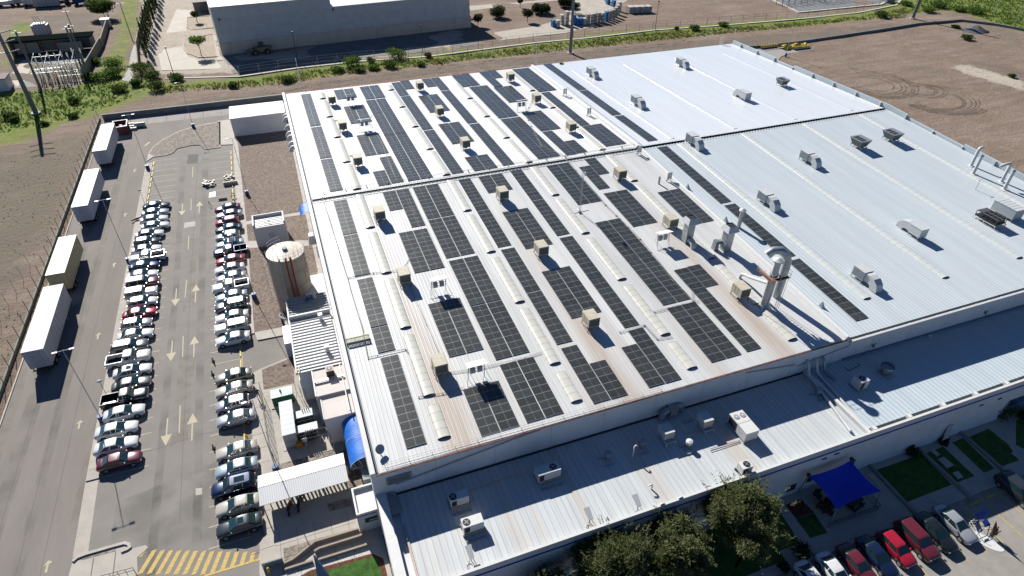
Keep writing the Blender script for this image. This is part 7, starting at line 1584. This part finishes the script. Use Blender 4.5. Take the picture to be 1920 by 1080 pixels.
def big_tree(p, R, h, lab, seed):
    rs = random.Random(seed); t = thing('mesquite_tree', lab, 'tree', (p[0], p[1], KH), 0, 'big feathery trees along the south wall')
    tr = MB(); tr.bend([(0, 0, 0), (.1, .05, h * .2), (.0, .1, h * .42)], [.28, .22, .18], 10); cl = []
    for i in range(44):
        a = rs.uniform(0, 2 * PI); el = rs.uniform(.1, 1.35); rr = R * rs.uniform(.5, 1.05)
        c_ = (rr * math.cos(a) * math.cos(el), rr * math.sin(a) * math.cos(el), h * .5 + (h * .46) * math.sin(el) * rs.uniform(.75, 1)); s_ = rs.uniform(.16, .3) * R
        cl.append((*c_, s_, s_, s_ * .8))
        if i % 2 == 0: tr.bend([(0, .05, h * .36), (c_[0] * .45, c_[1] * .45, h * .36 + (c_[2] - h * .36) * .55), (c_[0] * .95, c_[1] * .95, c_[2])], [.12, .07, .02], 6)
    cl.append((0, 0, h * .6, R * .72, R * .72, h * .3)); tr.build('trunk', BARK, t)
    V, F = leaves(int(4200 * R * R) + 8000, cl, .17, .32, seed, .35)
    # long feathery shoots poking from the crown
    rs2 = np.random.RandomState(seed + 5); SV_, SF_ = [], []; off = len(V)
    for i in range(260):
        c_ = cl[rs2.randint(len(cl) - 1)]; d = np.array([c_[0], c_[1], (c_[2] - h * .4) * 1.0]); d /= np.linalg.norm(d) + 1e-6; d = d + rs2.normal(size=3) * .35; d /= np.linalg.norm(d)
        b0 = np.array(c_[:3]) + rs2.normal(size=3) * c_[3] * .6; L_ = rs2.uniform(.6, 1.25)
        for k in range(16):
            q_ = b0 + d * (c_[3] * .6 + L_ * k / 16) + np.array([0, 0, -.25 * (k / 16) ** 2]); s_ = np.cross(d, rs2.normal(size=3)); s_ /= np.linalg.norm(s_); a_ = (s_ + d * .8) * rs2.uniform(.1, .2); b_ = np.cross(a_, rs2.normal(size=3)); b_ = b_ / np.linalg.norm(b_) * .035
            SV_ += [q_ - b_, q_ + a_ * .5 - b_ * 1.3, q_ + a_, q_ + a_ * .5 + b_ * 1.3]; o_ = off + 4 * len(SF_); SF_.append([o_, o_ + 1, o_ + 2, o_ + 3])
    leafobj('crown', np.vstack([V, np.array(SV_)]), np.vstack([F, np.array(SF_)]), LF, t); return t
for i, (px, py, z, R, h, lab) in enumerate([(1012, 1075, 3.6, 2.4, 5.0, 'smallest feathery tree at the bottom edge, leftmost in the row'), (1140, 1040, 4.2, 3.9, 7.0, 'broad feathery tree, second from the left along the south wall'), (1262, 1025, 4.0, 3.3, 6.6, 'feathery tree between the two broadest ones'), (1388, 975, 4.2, 4.1, 7.4, 'broadest feathery tree, rightmost beside the shade sail')]):
    g = site(px, py, z); big_tree((g.x, min(g.y, 25.2)), R, h, lab, 11 + i)
def bush(p, r, h, m_, lab, grp, seed, trunk=False, n=500, size=.3, th=0., name=None, cat=None, flat_=1.):
    q = site(*p); q.z = 0; nm = name or ('small_tree' if trunk else 'bush')
    rs = random.Random(seed); cl = [(rs.uniform(-.45, .45) * r, rs.uniform(-.45, .45) * r, th + h * rs.uniform(.4, .68), r * rs.uniform(.4, .65), r * rs.uniform(.4, .65), h * .3 * flat_) for _ in range(8)] + [(0, 0, th + h * .42, r * .7, r * .7, h * .4 * flat_)]
    V, F = leaves(n, cl, size, .55, seed, .2)
    if trunk:
        t = thing(nm, lab, cat or 'tree', q, 0, grp); b_ = MB(); b_.bend([(0, 0, 0), (.05, .05, th * .6), (0, 0, th + h * .3)], [.12, .09, .06], 8)
        for k in range(4): c_ = cl[k]; b_.bend([(0, 0, th * .8), (c_[0] * .6, c_[1] * .6, (th + c_[2]) / 2), c_[:3]], [.06, .04, .015], 5)
        b_.build('trunk', BARK, t); leafobj('crown', V, F, m_, t); return t
    return tag(leafobj(nm, V, F, m_, None, q), lab, cat or 'bush', grp)
bush((197, 34), 5.2, 4.6, LF2, 'broad dark green tree beside the little white shed top left', 'trees on the neighbouring land', 1, True, 5000, .42, 1.6)
bush((196, 4), 3.4, 3, LF3, 'dark tree at the top edge above the broad tree', 'trees on the neighbouring land', 2, True, 2500, .42, 1.2)
bush((378, 105), 2.6, 2.4, LF4, 'young tree with open crown on the larger pale island', 'trees on the neighbouring land', 3, True, 900, .38, 3.3)
bush((370, 42), 1.6, 1.9, LF3, 'small round tree on the smaller pale island', 'trees on the neighbouring land', 4, True, 900, .35, 1.7)
for i, (p, r, h, n_, d) in enumerate([((896, 50), 2.0, 2.6, 1400, 'nearest the warehouse end'), ((877, 32), 1.2, 1.6, 300, 'bare one behind it'), ((989, 41), 1.9, 2.8, 1400, 'beside the round bushes, middle'), ((975, 14), 1.4, 1.8, 600, 'small one at the top edge'), ((1079, 26), 2.0, 2.6, 700, 'palm-like, beside the crate row')]):
    bush(p, r, h, LF3 if i != 1 else BARK, f'small tree {d}', 'trees on the neighbouring land', 20 + i, True, n_, .34, 1.5)
for i, (p, r, h, d) in enumerate([((933, 33), 3.3, 4.0, 'left one of the big round bushes'), ((1008, 25), 2.6, 3.6, 'middle left round bush'), ((1019, 25), 2.7, 3.6, 'middle right round bush'), ((1055, 13), 2.8, 3.8, 'round bush touching the top edge'), ((1066, 14), 3.0, 3.8, 'round bush right of that at the top edge')]):
    bush(p, r, h, LF3, f'dark clipped bush, {d}', 'dark round bushes by the neighbour road', 30 + i, False, 2600, .36)
BL = [((210, 127), 3.6, 2.8, LF4), ((213, 145), 3.2, 2.4, LF4), ((187, 150), 2.6, 2.0, LF4), ((170, 150), 1.8, 1.8, LF2), ((224, 172), 2.4, 1.8, LF3), ((270, 137), 4.2, 3.0, LF2), ((292, 170), 2.6, 2.8, LF2), ((288, 147), 2.6, 2.0, LF2), ((258, 160), 2.2, 1.8, LF3), ((330, 152), 2.6, 1.8, LF3), ((183, 120), 1.8, 1.8, LF2), ((141, 193), 1.8, 1.5, LF3), ((20, 222), 2.0, 1.6, LF3), ((28, 228), 1.2, 1.2, LF2), ((137, 220), 1.2, 1., LF2), ((85, 235), 1.0, .9, LF2),
      ((661, 124), 3.0, 3.0, LF4), ((745, 109), 3.2, 2.8, LF4), ((731, 127), 2.4, 2.2, LF2), ((700, 131), 2.0, 1.5, LF4), ((673, 135), 1.8, 1.4, LF2), ((540, 152), 2.0, 1.5, LF3), ((696, 118), 1.4, 1.6, LF2), ((788, 124), 1.4, 1.2, LF2), ((803, 108), 1.2, 1.4, RUST), ((635, 134), 2, 1.4, LF4), ((437, 163), 1.6, 1.2, LF3),
      ((1302, 57), 1.9, 1.8, LF2), ((1355, 49), 2.0, 1.3, LF2), ((1652, 32), 3.2, 2.4, LF3), ((1268, 56), 1.0, 1.2, LF4), ((1811, 74), 2.4, 1.6, LF2), ((1791, 52), 1.8, .9, LF3), ((1896, 145), 1.0, 1., LF3), ((1700, 10), 2.6, 1.6, LF2), ((1760, 14), 4.0, 2.2, LF2), ((1830, 25), 4.4, 2.2, LF4), ((1795, 20), 3.4, 1.8, LF4), ((1740, 22), 3.0, 1.6, LF4)]
NMC = {LF2.name: 'mid green', LF3.name: 'dark green', LF4.name: 'bright green', RUST.name: 'dry reddish'}
zone = lambda p: ('left field beyond the trailers' if p[0] < 240 and p[1] > 185 else 'by the left substation wall' if p[0] < 240 else 'around the channel corner' if p[0] < 345 else 'in the grass strip north of the roof' if p[0] < 1100 else 'in the right part of the grass strip' if p[0] < 1700 and p[1] < 62 else 'on the far right rough land')
cnt = {}
for i, (p, r, h, m_) in enumerate(BL):
    if m_ is LF3: m_ = LF2
    z_ = zone(p); cnt[z_] = cnt.get(z_, 0) + 1
    lab = f'{NMC[m_.name]} bush {z_}, {ORD[cnt[z_]]} of its cluster'; bush(p, r, h, m_, lab, 'wild bushes', 50 + i, False, int(300 * r), .34)
# column cactus-like cypress row with long pointed shadows
ks = gp((275, 112), (299, -6)); 
for i in range(17):
    p = ks[0].lerp(ks[1], (i / 16) ** 1.0); h = 9.0 + random.uniform(-.8, .8); x0, y0 = random.uniform(-.4, .4), 0
    
    t = thing('cypress', f'slender dark column cypress, {ORD[i+1]} of the row counted from its near end', 'tree', (p.x + x0, p.y, 0), 0, 'row of column cypresses')
    V, F = leaves(650, [(0, 0, h * .3, .42, .42, h * .28), (0, 0, h * .62, .36, .36, h * .3), (0, 0, h * .85, .18, .18, h * .16)], .3, .5, 300 + i, 1.2); leafobj('crown', V, F, LF3, t); MB().cyl((0, 0, 0), (0, 0, h * .8), .12, .05, 6).build('trunk', BARK, t)
o = MB(); o.strip(gp((262, 130), (258, 90), (268, 40), (282, -5)), .25, 0, 1.9); tag(o.build('field_wall', mat('wall_khaki', (.30, .28, .22), .9, var=.2)), 'pale wall beside the cypress row', 'wall')
# drain channel
struct('drain_channel', MB().sheet(gp((228, 150), (240, 130), (246, 100), (256, 70), (262, 40), (270, 0), (280, 0), (268, 50), (262, 90), (252, 135), (245, 155)), .05), mat('channel_stone', (.44, .42, .38), .95, var=.3, scale=1.2, bump=.1))
# ---- grass tufts: nobody could count them
def tufts(name, polys, n, hmin, hmax, m_, seed, lab):
    rs = np.random.RandomState(seed); out = []
    for P in polys:
        xs = [p.x for p in P]; ys = [p.y for p in P]; A_ = abs(sum(P[i].x * P[(i + 1) % len(P)].y - P[(i + 1) % len(P)].x * P[i].y for i in range(len(P)))) / 2
        k = int(n * A_); bb = (max(xs) - min(xs)) * (max(ys) - min(ys)); kk = int(n * bb)
        X = rs.uniform(min(xs), max(xs), kk); Y = rs.uniform(min(ys), max(ys), kk); ok = inpoly(X, Y, P); X, Y = X[ok], Y[ok]
        dens = .5 + .5 * np.sin(X * .35 + 2 * np.sin(Y * .3)) * np.sin(Y * .5 + X * .1); ok = rs.uniform(0, 1, len(X)) < .35 + .65 * dens; out.append(np.stack([X[ok], Y[ok]], 1))
    P = np.vstack(out); N = len(P); K = 5
    P = np.repeat(P, K, 0) + rs.normal(size=(N * K, 2)) * .12; M = len(P); a = rs.uniform(0, 2 * PI, M); h = np.repeat(rs.uniform(hmin, hmax, N), K) * rs.uniform(.6, 1.1, M); w_ = .09 + h * .10; lean = rs.normal(size=(M, 2)) * .35 * h[:, None]
    z = np.zeros(M); B0 = np.stack([P[:, 0] - np.cos(a) * w_, P[:, 1] - np.sin(a) * w_, z], 1); B1 = np.stack([P[:, 0] + np.cos(a) * w_, P[:, 1] + np.sin(a) * w_, z], 1); T_ = np.stack([P[:, 0] + lean[:, 0], P[:, 1] + lean[:, 1], h], 1)
    o = leafobj(name, np.stack([B0, B1, T_], 1).reshape(-1, 3), np.arange(3 * M).reshape(M, 3), m_); return tag(o, lab, 'grass', kind='stuff')
GR = mat('grass_blade', (.13, .18, .04), .9, col2=(.33, .33, .11), scale=.25, spec=.1, lo=.4, hi=.6); GR2 = mat('grass_blade_lush', (.10, .19, .03), .9, col2=(.20, .29, .06), scale=.3, spec=.1, lo=.4, hi=.6)
translucent(GR, .3); translucent(GR2, .3)
tufts('tall_grass', [gp((480, 150), (560, 136), (680, 122), (800, 112), (900, 100), (1003, 86), (1228, 62), (1440, 47), (1610, 32), (1700, 14), (1700, 34), (1610, 38), (1440, 56), (1228, 76), (1003, 101), (900, 109), (780, 126), (640, 140), (520, 158), (400, 168), (300, 176), (290, 165), (400, 156))], 3.0, .25, .75, GR, 1, 'tall yellowish green grass in the strip north of the factory')
tufts('tall_grass', [gp((0, 178), (70, 172), (160, 160), (230, 150), (290, 160), (220, 195), (150, 215), (60, 240), (0, 250)), gp((196, 150), (202, 128), (225, 120), (225, 155))], 2.2, .2, .6, GR2, 2, 'lush green grass in the field at the left')
tufts('tall_grass', [gp((1700, 25), (1730, -10), (1925, -10), (1925, 56), (1860, 40), (1790, 16))], 1.6, .3, .8, GR2, 3, 'green grass on the far right land')
# rocks and rubble specks on the dirt
def specks(name, polys, n, s0, s1, m_, seed, lab):
    rs = np.random.RandomState(seed); V = []; F = []
    for P in polys:
        xs = [p.x for p in P]; ys = [p.y for p in P]; X = rs.uniform(min(xs), max(xs), n); Y = rs.uniform(min(ys), max(ys), n); ok = inpoly(X, Y, P)
        for x, y in zip(X[ok], Y[ok]):
            s = rs.uniform(s0, s1) * rs.uniform(.5, 1); a = rs.uniform(0, 6); o_ = len(V); V += [(x + s * math.cos(a + k * 2.1), y + s * math.sin(a + k * 2.1), 0) for k in range(3)] + [(x, y, s * .8)]; F += [(o_, o_ + 1, o_ + 3), (o_ + 1, o_ + 2, o_ + 3), (o_ + 2, o_, o_ + 3)]
    me = bpy.data.meshes.new(name); me.from_pydata(V, [], F); me.materials.append(m_); o = bpy.data.objects.new(name, me); C.objects.link(o); return tag(o, lab, 'stones', kind='stuff')
specks('stones', [gp((0, 300), (190, 240), (160, 360), (60, 640), (0, 720)), gp((1400, 90), (1700, 50), (1920, 110), (1920, 300), (1700, 230)), gp((200, 200), (900, 115), (1350, 70), (1400, 78), (900, 126), (530, 178))], 700, .08, .2, mat('stone_grey', (.34, .30, .25), .95, var=.3), 5, 'scattered stones and clods on the bare dirt')
# yellow tarp machine, sand heap, kerbed pad
struct('concrete_pad', MB().sheet(gp((1385, 92), (1400, 88), (1500, 84), (1527, 94), (1480, 100), (1465, 106), (1455, 118), (1440, 112)), .012), mat('pad', (.34, .32, .30), .9, var=.1))
t0 = site(1487, 90); t = thing('covered_machine', 'yellow tarpaulin covered machine on the pad behind the factory', 'machine', t0); YT = mat('tarp_yellow', (.55, .42, .03), .6, var=.15, scale=1)
o = MB(); g = []; rs = random.Random(3)
for i in range(13):
    for j in range(6):
        x = -4.5 + i * .75; y = -1.3 + j * .55; z = 1.5 * math.sin(PI * (j + .2) / 5.4) * (.75 + .25 * math.sin(i * 1.1)) + rs.uniform(-.1, .1); g.append((x, y, max(.05, z)))
o.add(g, [(i * 6 + j, (i + 1) * 6 + j, (i + 1) * 6 + j + 1, i * 6 + j + 1) for i in range(12) for j in range(5)], 0, False); o.build('tarpaulin', YT, t)
for nm_, x0, lab in (('metal_frame', 1438, 'yellow steel frames left of the tarpaulin'), ('metal_frame', 1500, 'yellow steel frames at the right end of the tarpaulin')):
    q = site(x0, 89 if x0 < 1450 else 91); o = MB(); o.box(-3, 3.2, -1.2, 1.2, .15, .4, 1)
    for k in range(7):
        x = -2.9 + k * .95; o.tube([(x, -1.2, .3), (x + .15, -1.2, 1.5)], .06); o.tube([(x, 1.2, .3), (x - .1, 1.2, 1.4)], .06); o.tube([(x, -1.2, .9), (x, 1.2, .9)], .06)
    o.tube([(-3, -1.2, .9), (3.2, -1.2, .9)], .07); tag(o.build(nm_, [YT, DK], loc=q), lab, 'frame')
q = site(1828, 58); o = MB(); rr = [(0, 1.9), (1.2, 1.6), (2.6, .9), (4.2, .3), (5.2, 0)]; vs = [(0, 0, 2.0)]; 
for r_, z in rr[1:]:
    for k in range(16): a = 2 * PI * k / 16; vs.append((r_ * math.cos(a) * random.uniform(.85, 1.15), r_ * .8 * math.sin(a) * random.uniform(.85, 1.15), z * random.uniform(.9, 1.1)))
fs = [(0, 1 + k, 1 + (k + 1) % 16) for k in range(16)] + [(1 + i * 16 + k, 1 + (i + 1) * 16 + k, 1 + (i + 1) * 16 + (k + 1) % 16, 1 + i * 16 + (k + 1) % 16) for i in range(3) for k in range(16)]
tag(o.add(vs, fs, 0, True).build('gravel_heap', mat('heap_dark', (.11, .12, .13), .95, var=.25), loc=q), 'dark grey gravel heap on the dirt lot at the top right', 'gravel heap')
for p, h, top, d in (((1862, 29), 5.2, 1, 'hooked one by the corner'), ((1899, 51), 8.0, 0, 'tall one at the right edge')):
    q = site(*p); o = MB(); o.tube([(0, 0, 0), (.6 if top else .6, 0, h)], .12); 
    if top: o.tube([(.6, 0, h), (1.6, .2, h + .5)], .1)
    tag(o.build('concrete_post', CONC, loc=q), f'leaning pale concrete post, {d}', 'post', 'leaning posts on the far right')
o = MB(); a_, b_ = site(1745, 42), site(1905, 80); o.strip([a_, a_.lerp(b_, .5), b_], .4, .0, .12); o2 = o
# tyre tracks
TRK = decal('tyre_mark', (.15, .115, .09), .6, .5, .3, .6)
tk = MB()
zt_ = [.012]
def track(pts, w_=.55):
    P = [site(*p) for p in pts]; n_ = len(P); fine_ = []
    for i in range(n_ - 1):
        p0, p1, p2, p3 = P[max(i - 1, 0)], P[i], P[i + 1], P[min(i + 2, n_ - 1)]
        for k in range(8):
            u = k / 8; fine_.append(.5 * ((2 * p1) + (p2 - p0) * u + (2 * p0 - 5 * p1 + 4 * p2 - p3) * u * u + (3 * p1 - p0 - 3 * p2 + p3) * u ** 3))
    zt_[0] += .003; tk.strip(fine_ + [P[-1]], w_, zt_[0])
zt_ = [.012]
def arcs(P, cx, cy, ks):
    for k in ks:
        track([(cx + (x - cx) * k, cy + (y - cy) * k) for x, y in P], .42 if k > .6 else .5)
arcs([(1735, 158), (1776.7, 162.6), (1820.7, 168.8), (1851.4, 184.6), (1855.8, 202), (1833.8, 213.4), (1785.5, 215), (1741.5, 208.8), (1700, 196)], 1740, 190, (1, .94, .9, .83, .77, .70, .6, .56))
arcs([(1590, 126), (1631.6, 133), (1675.6, 140.7), (1715.6, 158), (1718, 176), (1675.6, 184.6), (1622.9, 178), (1580, 166)], 1630, 158, (1, .92, .86, .75, .66, .5))
arcs([(1690, 148), (1719, 156), (1759, 162.6), (1776.7, 173), (1762, 183), (1724, 181), (1690, 176)], 1710, 168, (1, .9, .72, .64))
tag(tk.build('tyre_track', TRK), kind='structure')
tk = MB()
for y_ in (133, 137, 146, 151): track([(500, 170 + (y_ - 133) * .3 + 6), (700, y_ + 6), (900, y_ - 18), (1100, y_ - 38), (1300, y_ - 56)], .8)
tag(tk.build('tyre_track', decal('tyre_mark_soft', (.17, .13, .105), .6, .6, .45, .65)), kind='structure')
# ---- left substation, sheds, scrap trucks
t = thing('switch_building', 'open-fronted flat-roofed switch building of the left substation', 'building'); a_, b_ = site(25, 108), site(178, 96); A_ = Vector((a_.x, a_.y + 0, 0))
ang = math.atan2(b_.y - a_.y, b_.x - a_.x); L_ = (Vector((b_.x, b_.y)) - Vector((a_.x, a_.y))).length; t.location = (a_.x, a_.y, 0); t.rotation_euler = (0, 0, ang)
MB().box(0, L_, 4.2, 4.5, 0, 4.2).box(0, .3, 0, 4.2, 0, 4.2).box(L_ - .3, L_, 0, 4.2, 0, 4.2).build('wall', mat('subst_wall', (.33, .30, .26), .8, var=.1), t)
MB().box(-.4, L_ + .4, -.6, 4.9, 4.2, 4.5).build('roof', mat('roof_black', (.010, .014, .014), 1.0, spec=.0), t)
MB().box(.8, L_ * .32, 2.0, 2.2, .2, 3.2).box(L_ * .55, L_ - 3, 1.2, 1.4, .2, 2.8).build('screen', mat('subst_screen', (.42, .38, .32), .8), t)
for f_ in (.02, .2, .38, .56): MB().box(L_ * f_, L_ * f_ + .3, -.5, -.2, 0, 4.19).build('post', RUST, t)
struct('substation_slab', MB().sheet(gp((20, 138), (46, 112), (63, 114), (170, 104), (172, 108), (158, 152), (40, 165), (20, 165)), .02), mat('slab_grey', (.24, .24, .235), .9, var=.12))
struct('substation_path', MB().sheet(gp((22, 140), (42, 113), (64, 113), (48, 150), (32, 163), (20, 150)), .03), mat('slab_pale', (.54, .46, .40), .9, var=.08))
INS = mat('insulator_white', (.45, .5, .52), .5)
def bay(p, rows, lab, h=3.0, seed=1, dx=1.9, dy=2.2, nx_=8):
    q = site(*p); t = thing('switch_bay', lab, 'switchgear', q); rs = random.Random(seed)
    for r in range(rows):
        hh = h * (1.6 if r == rows - 1 else 1)
        for i in range(nx_):
            hh = h * (1.5 if r == rows - 1 else 1) * rs.uniform(.75, 1.2)
            x, y = i * dx + rs.uniform(-.2, .2), r * dy; MB().box(x - .09, x + .09, y - .09, y + .09, 0, hh).build('post', GALV, t)
            o = MB()
            for k in range(5): o.cyl((x, y, hh + k * .22), (x, y, hh + k * .22 + .1), .17, .17, 8)
            o.cyl((x, y, hh), (x, y, hh + 1.2), .07, .07, 6); o.build('insulator', INS if rs.random() < .4 else mat('insulator_brown', (.09, .05, .04), .4), t)
        o = MB(); o.box(-.3, (nx_ - 1) * dx * .6, r * dy - .06, r * dy + .06, hh - .2, hh - .1); o.box((nx_ - 1) * dx * .5, (nx_ - 1) * dx + .3, r * dy - .05, r * dy + .05, hh * .55, hh * .55 + .1); o.build('beam', GALV, t)
    o = MB()
    for i in range(0, nx_, 2): o.tube([(i * dx, 0, h + 1.2), (i * dx + .3, dy * (rows - 1), h * 1.6 + 1.2)], .04)
    o.build('busbar', GALV, t); return t
bay((70, 160), 4, 'cluster of steel switch posts and insulators in the left substation', 3.2, 1, 1.55, 2.3, 8)
bay((1465, 12), 3, 'pale steel switch bay in the substation at the top right', 2.2, 2, 3.0, 3.2, 8)
bay((1545, 6), 2, 'smaller switch bay right of the other one at the top edge', 2.0, 3, 3.0, 3.4, 5)
struct('substation_slab', MB().sheet(gp((1440, -8), (1500, 23), (1650, 8), (1665, 0), (1700, -12)), .014), mat('slab_blue', (.20, .21, .215), .9, var=.15, scale=.4))
k = MB(); k.strip(gp((1426, -10), (1498, 24), (1652, 9), (1680, -10)), .9, 0, .3); struct('kerb', k, mat('kerb_pale', (1, 1, 1)))
q = site(1665, 4); tag(MB().box(-2, 2, -1.2, 1.2, 0, 1.8).box(-2.1, 2.1, -1.3, 1.3, 1.8, 2.0).box(-1.4, -1.0, -1.25, -1.21, 0, 1.4, 0).build('kiosk', GREYB, loc=q), 'small grey kiosk at the bend of the pale kerb', 'kiosk')
q = site(40, 62); t = thing('power_transformer', 'tall grey power transformer behind the switch building', 'transformer', site(83, 68)); MB().box(-1.6, 1.6, -1.2, 1.2, .3, 4.0).build('tank', mat('transformer_grey', (1, 1, 1)), t)
r = MB()
for k in range(10): r.box(-2.3, -1.65, -1.2 + k * .25, -1.1 + k * .25, .6, 3.6); r.box(1.65, 2.3, -1.2 + k * .25, -1.1 + k * .25, .6, 3.6)
r.build('radiator', GM, t)
for k in range(3): MB().cyl((-.9 + k * .7, .3, 4.0), (-1.2 + k * .7, .5, 6.0), .1, .05, 8).build('bushing', mat('insulator_brown', (1, 1, 1)), t)
for k in range(3): MB().cyl((.0 + k * .6, -.5, 4.0), (.0 + k * .6, -.5, 4.9), .14, .1, 8).build('bushing', INS, t)
MB().box(-1.9, 1.9, -1.5, 1.5, 0, .299).build('plinth', CONC, t)
for p0, p1, h, lab in (((158, 150), (192, 88), 2.8, 'khaki perimeter wall right of the left substation'), ((192, 90), (207, 40), 2.4, 'stepped boundary wall leading up to the little white shed')):
    o = MB(); o.strip(gp(p0, p1), .25, 0, h); tag(o.build('perimeter_wall', mat('wall_khaki', (1, 1, 1))), lab, 'wall')
q = site(201, 50); t = thing('small_shed', 'tiny white shed under the broad tree top left', 'shed', (q.x, q.y, 0)); MB().box(-1.2, 1.2, -1.2, 1.2, 0, 2.4).build('wall', W_, t); MB().box(-1.4, 1.4, -1.4, 1.4, 2.4, 2.55).build('roof', BLUEP, t)
q = site(0, 172); t = thing('field_house', 'small white house with dark roof at the left edge', 'house', (q.x - 1, q.y, 0)); MB().box(-3, 3.2, 0, 4.5, 0, 3.0).build('wall', W_, t); MB().box(-3.2, 3.4, -.2, 4.7, 3.0, 3.2).build('roof', mat('roof_brown', (.13, .09, .08), .8), t); MB().box(.6, 1.5, -.04, -.005, 1.4, 2.1).build('window', WGLASS, t); MB().box(-1.6, -.8, -.04, -.005, 0, 2.0).build('door', DK, t)
q = site(90, 14); t = thing('container', 'pale ribbed container at the top left edge', 'container', (q.x, q.y, 0), .05); MB().box(-4, 4, 0, 2.5, .4, 3.2).build('body', ribbed('container_sheet', (.45, .45, .44), 1.2, 'X', .05, .6, line=.4), t); MB().box(-3.6, 3.6, .2, 2.3, .1, .399).build('chassis', DK, t)
for i, (p, c_, d) in enumerate([((12, 12), W_, 'white truck at the far left corner'), ((45, 9), GM, 'dark wrecked truck next to it'), ((60, 11), WM, 'pale flatbed beside the container'), ((115, 10), DK, 'dark truck right of the container'), ((153, 8), BLUEP, 'dark blue round tank truck'), ((135, 3), W_, 'white trailer frame by the blue tank truck'), ((30, 3), DK, 'black cab at the top left edge')]):
    q = site(*p); t = thing('old_truck', d, 'truck', (q.x, q.y, 0), .1 * i, 'old vehicles in the top left scrapyard')
    MB().box(-2.4, 1.2, -1.1, 1.1, .7, 2.0 + .3 * (i % 3)).build('body', c_, t); MB().box(1.3, 3.0, -1.0, 1.0, .5, 2.2, top=(.25, .1)).build('cab', DK if i % 2 else W_, t)
    for x in (-1.6, 2.2):
        for y in (-1, 1): MB().cyl((x, y - .15, .5), (x, y + .15, .5), .5, .5, 12).build('wheel', BLK, t)
q = site(385, 22); t = thing('loading_shed', 'small flat-roofed grey shed left of the warehouse', 'shed', (q.x, q.y, 0), .08); MB().box(-3.4, 3.2, 0, 9, 0, 3.2).build('wall', mat('shed_wall_grey', (.30, .275, .25), .8), t); MB().box(-3.6, 3.4, -.2, 9.2, 3.2, 3.4).build('roof', mat('shed_roof_grey', (.22, .2, .18), .8), t); MB().box(3.3, 5.6, 1, 5, 0, 2.2).box(3.5, 5.4, 1.2, 4.8, 2.21, 2.4).build('rust_rack', RUST, t)
# shrubs on the shaded lawns
for i, (p, r, h, d) in enumerate([(QB((1065, 175))[0], .9, 1.5, 'small shrub on the first shaded lawn'), (QC((880, 290))[0], 1.9, 3.2, 'leafy shrub by the wall at the right'), (QC((1180, 300))[0], .9, 1.4, 'small shrub at the right edge of the lawns'), (QB((250, 930))[0], 1.0, 1.3, 'low shrub below the gravel bed'), (QC((170, 600))[0], .8, .9, 'low shrub at the foot of the slanted slab'), (QB((120, 1030))[0], .7, .9, 'small plant at the left end of the visitor row')]):
    bush(p, r, h, LF3 if i != 1 else LF2, d, 'shrubs on the shaded lawns', 400 + i, False, int(420 * r), .22)
q = site(*Q4((790, 1010))[0]); o = bush((q.x, q.y), .1, .1, LF2, 'x', 'x', 1) if False else None
V, F = leaves(160, [(0, 0, .9, .35, .35, .8)], .25, .3, 9, .8); tag(leafobj('potted_plant', V, F, LF4, None, site(565, 935, KH)), 'small leafy plant above the dark motorcycle', 'plant')
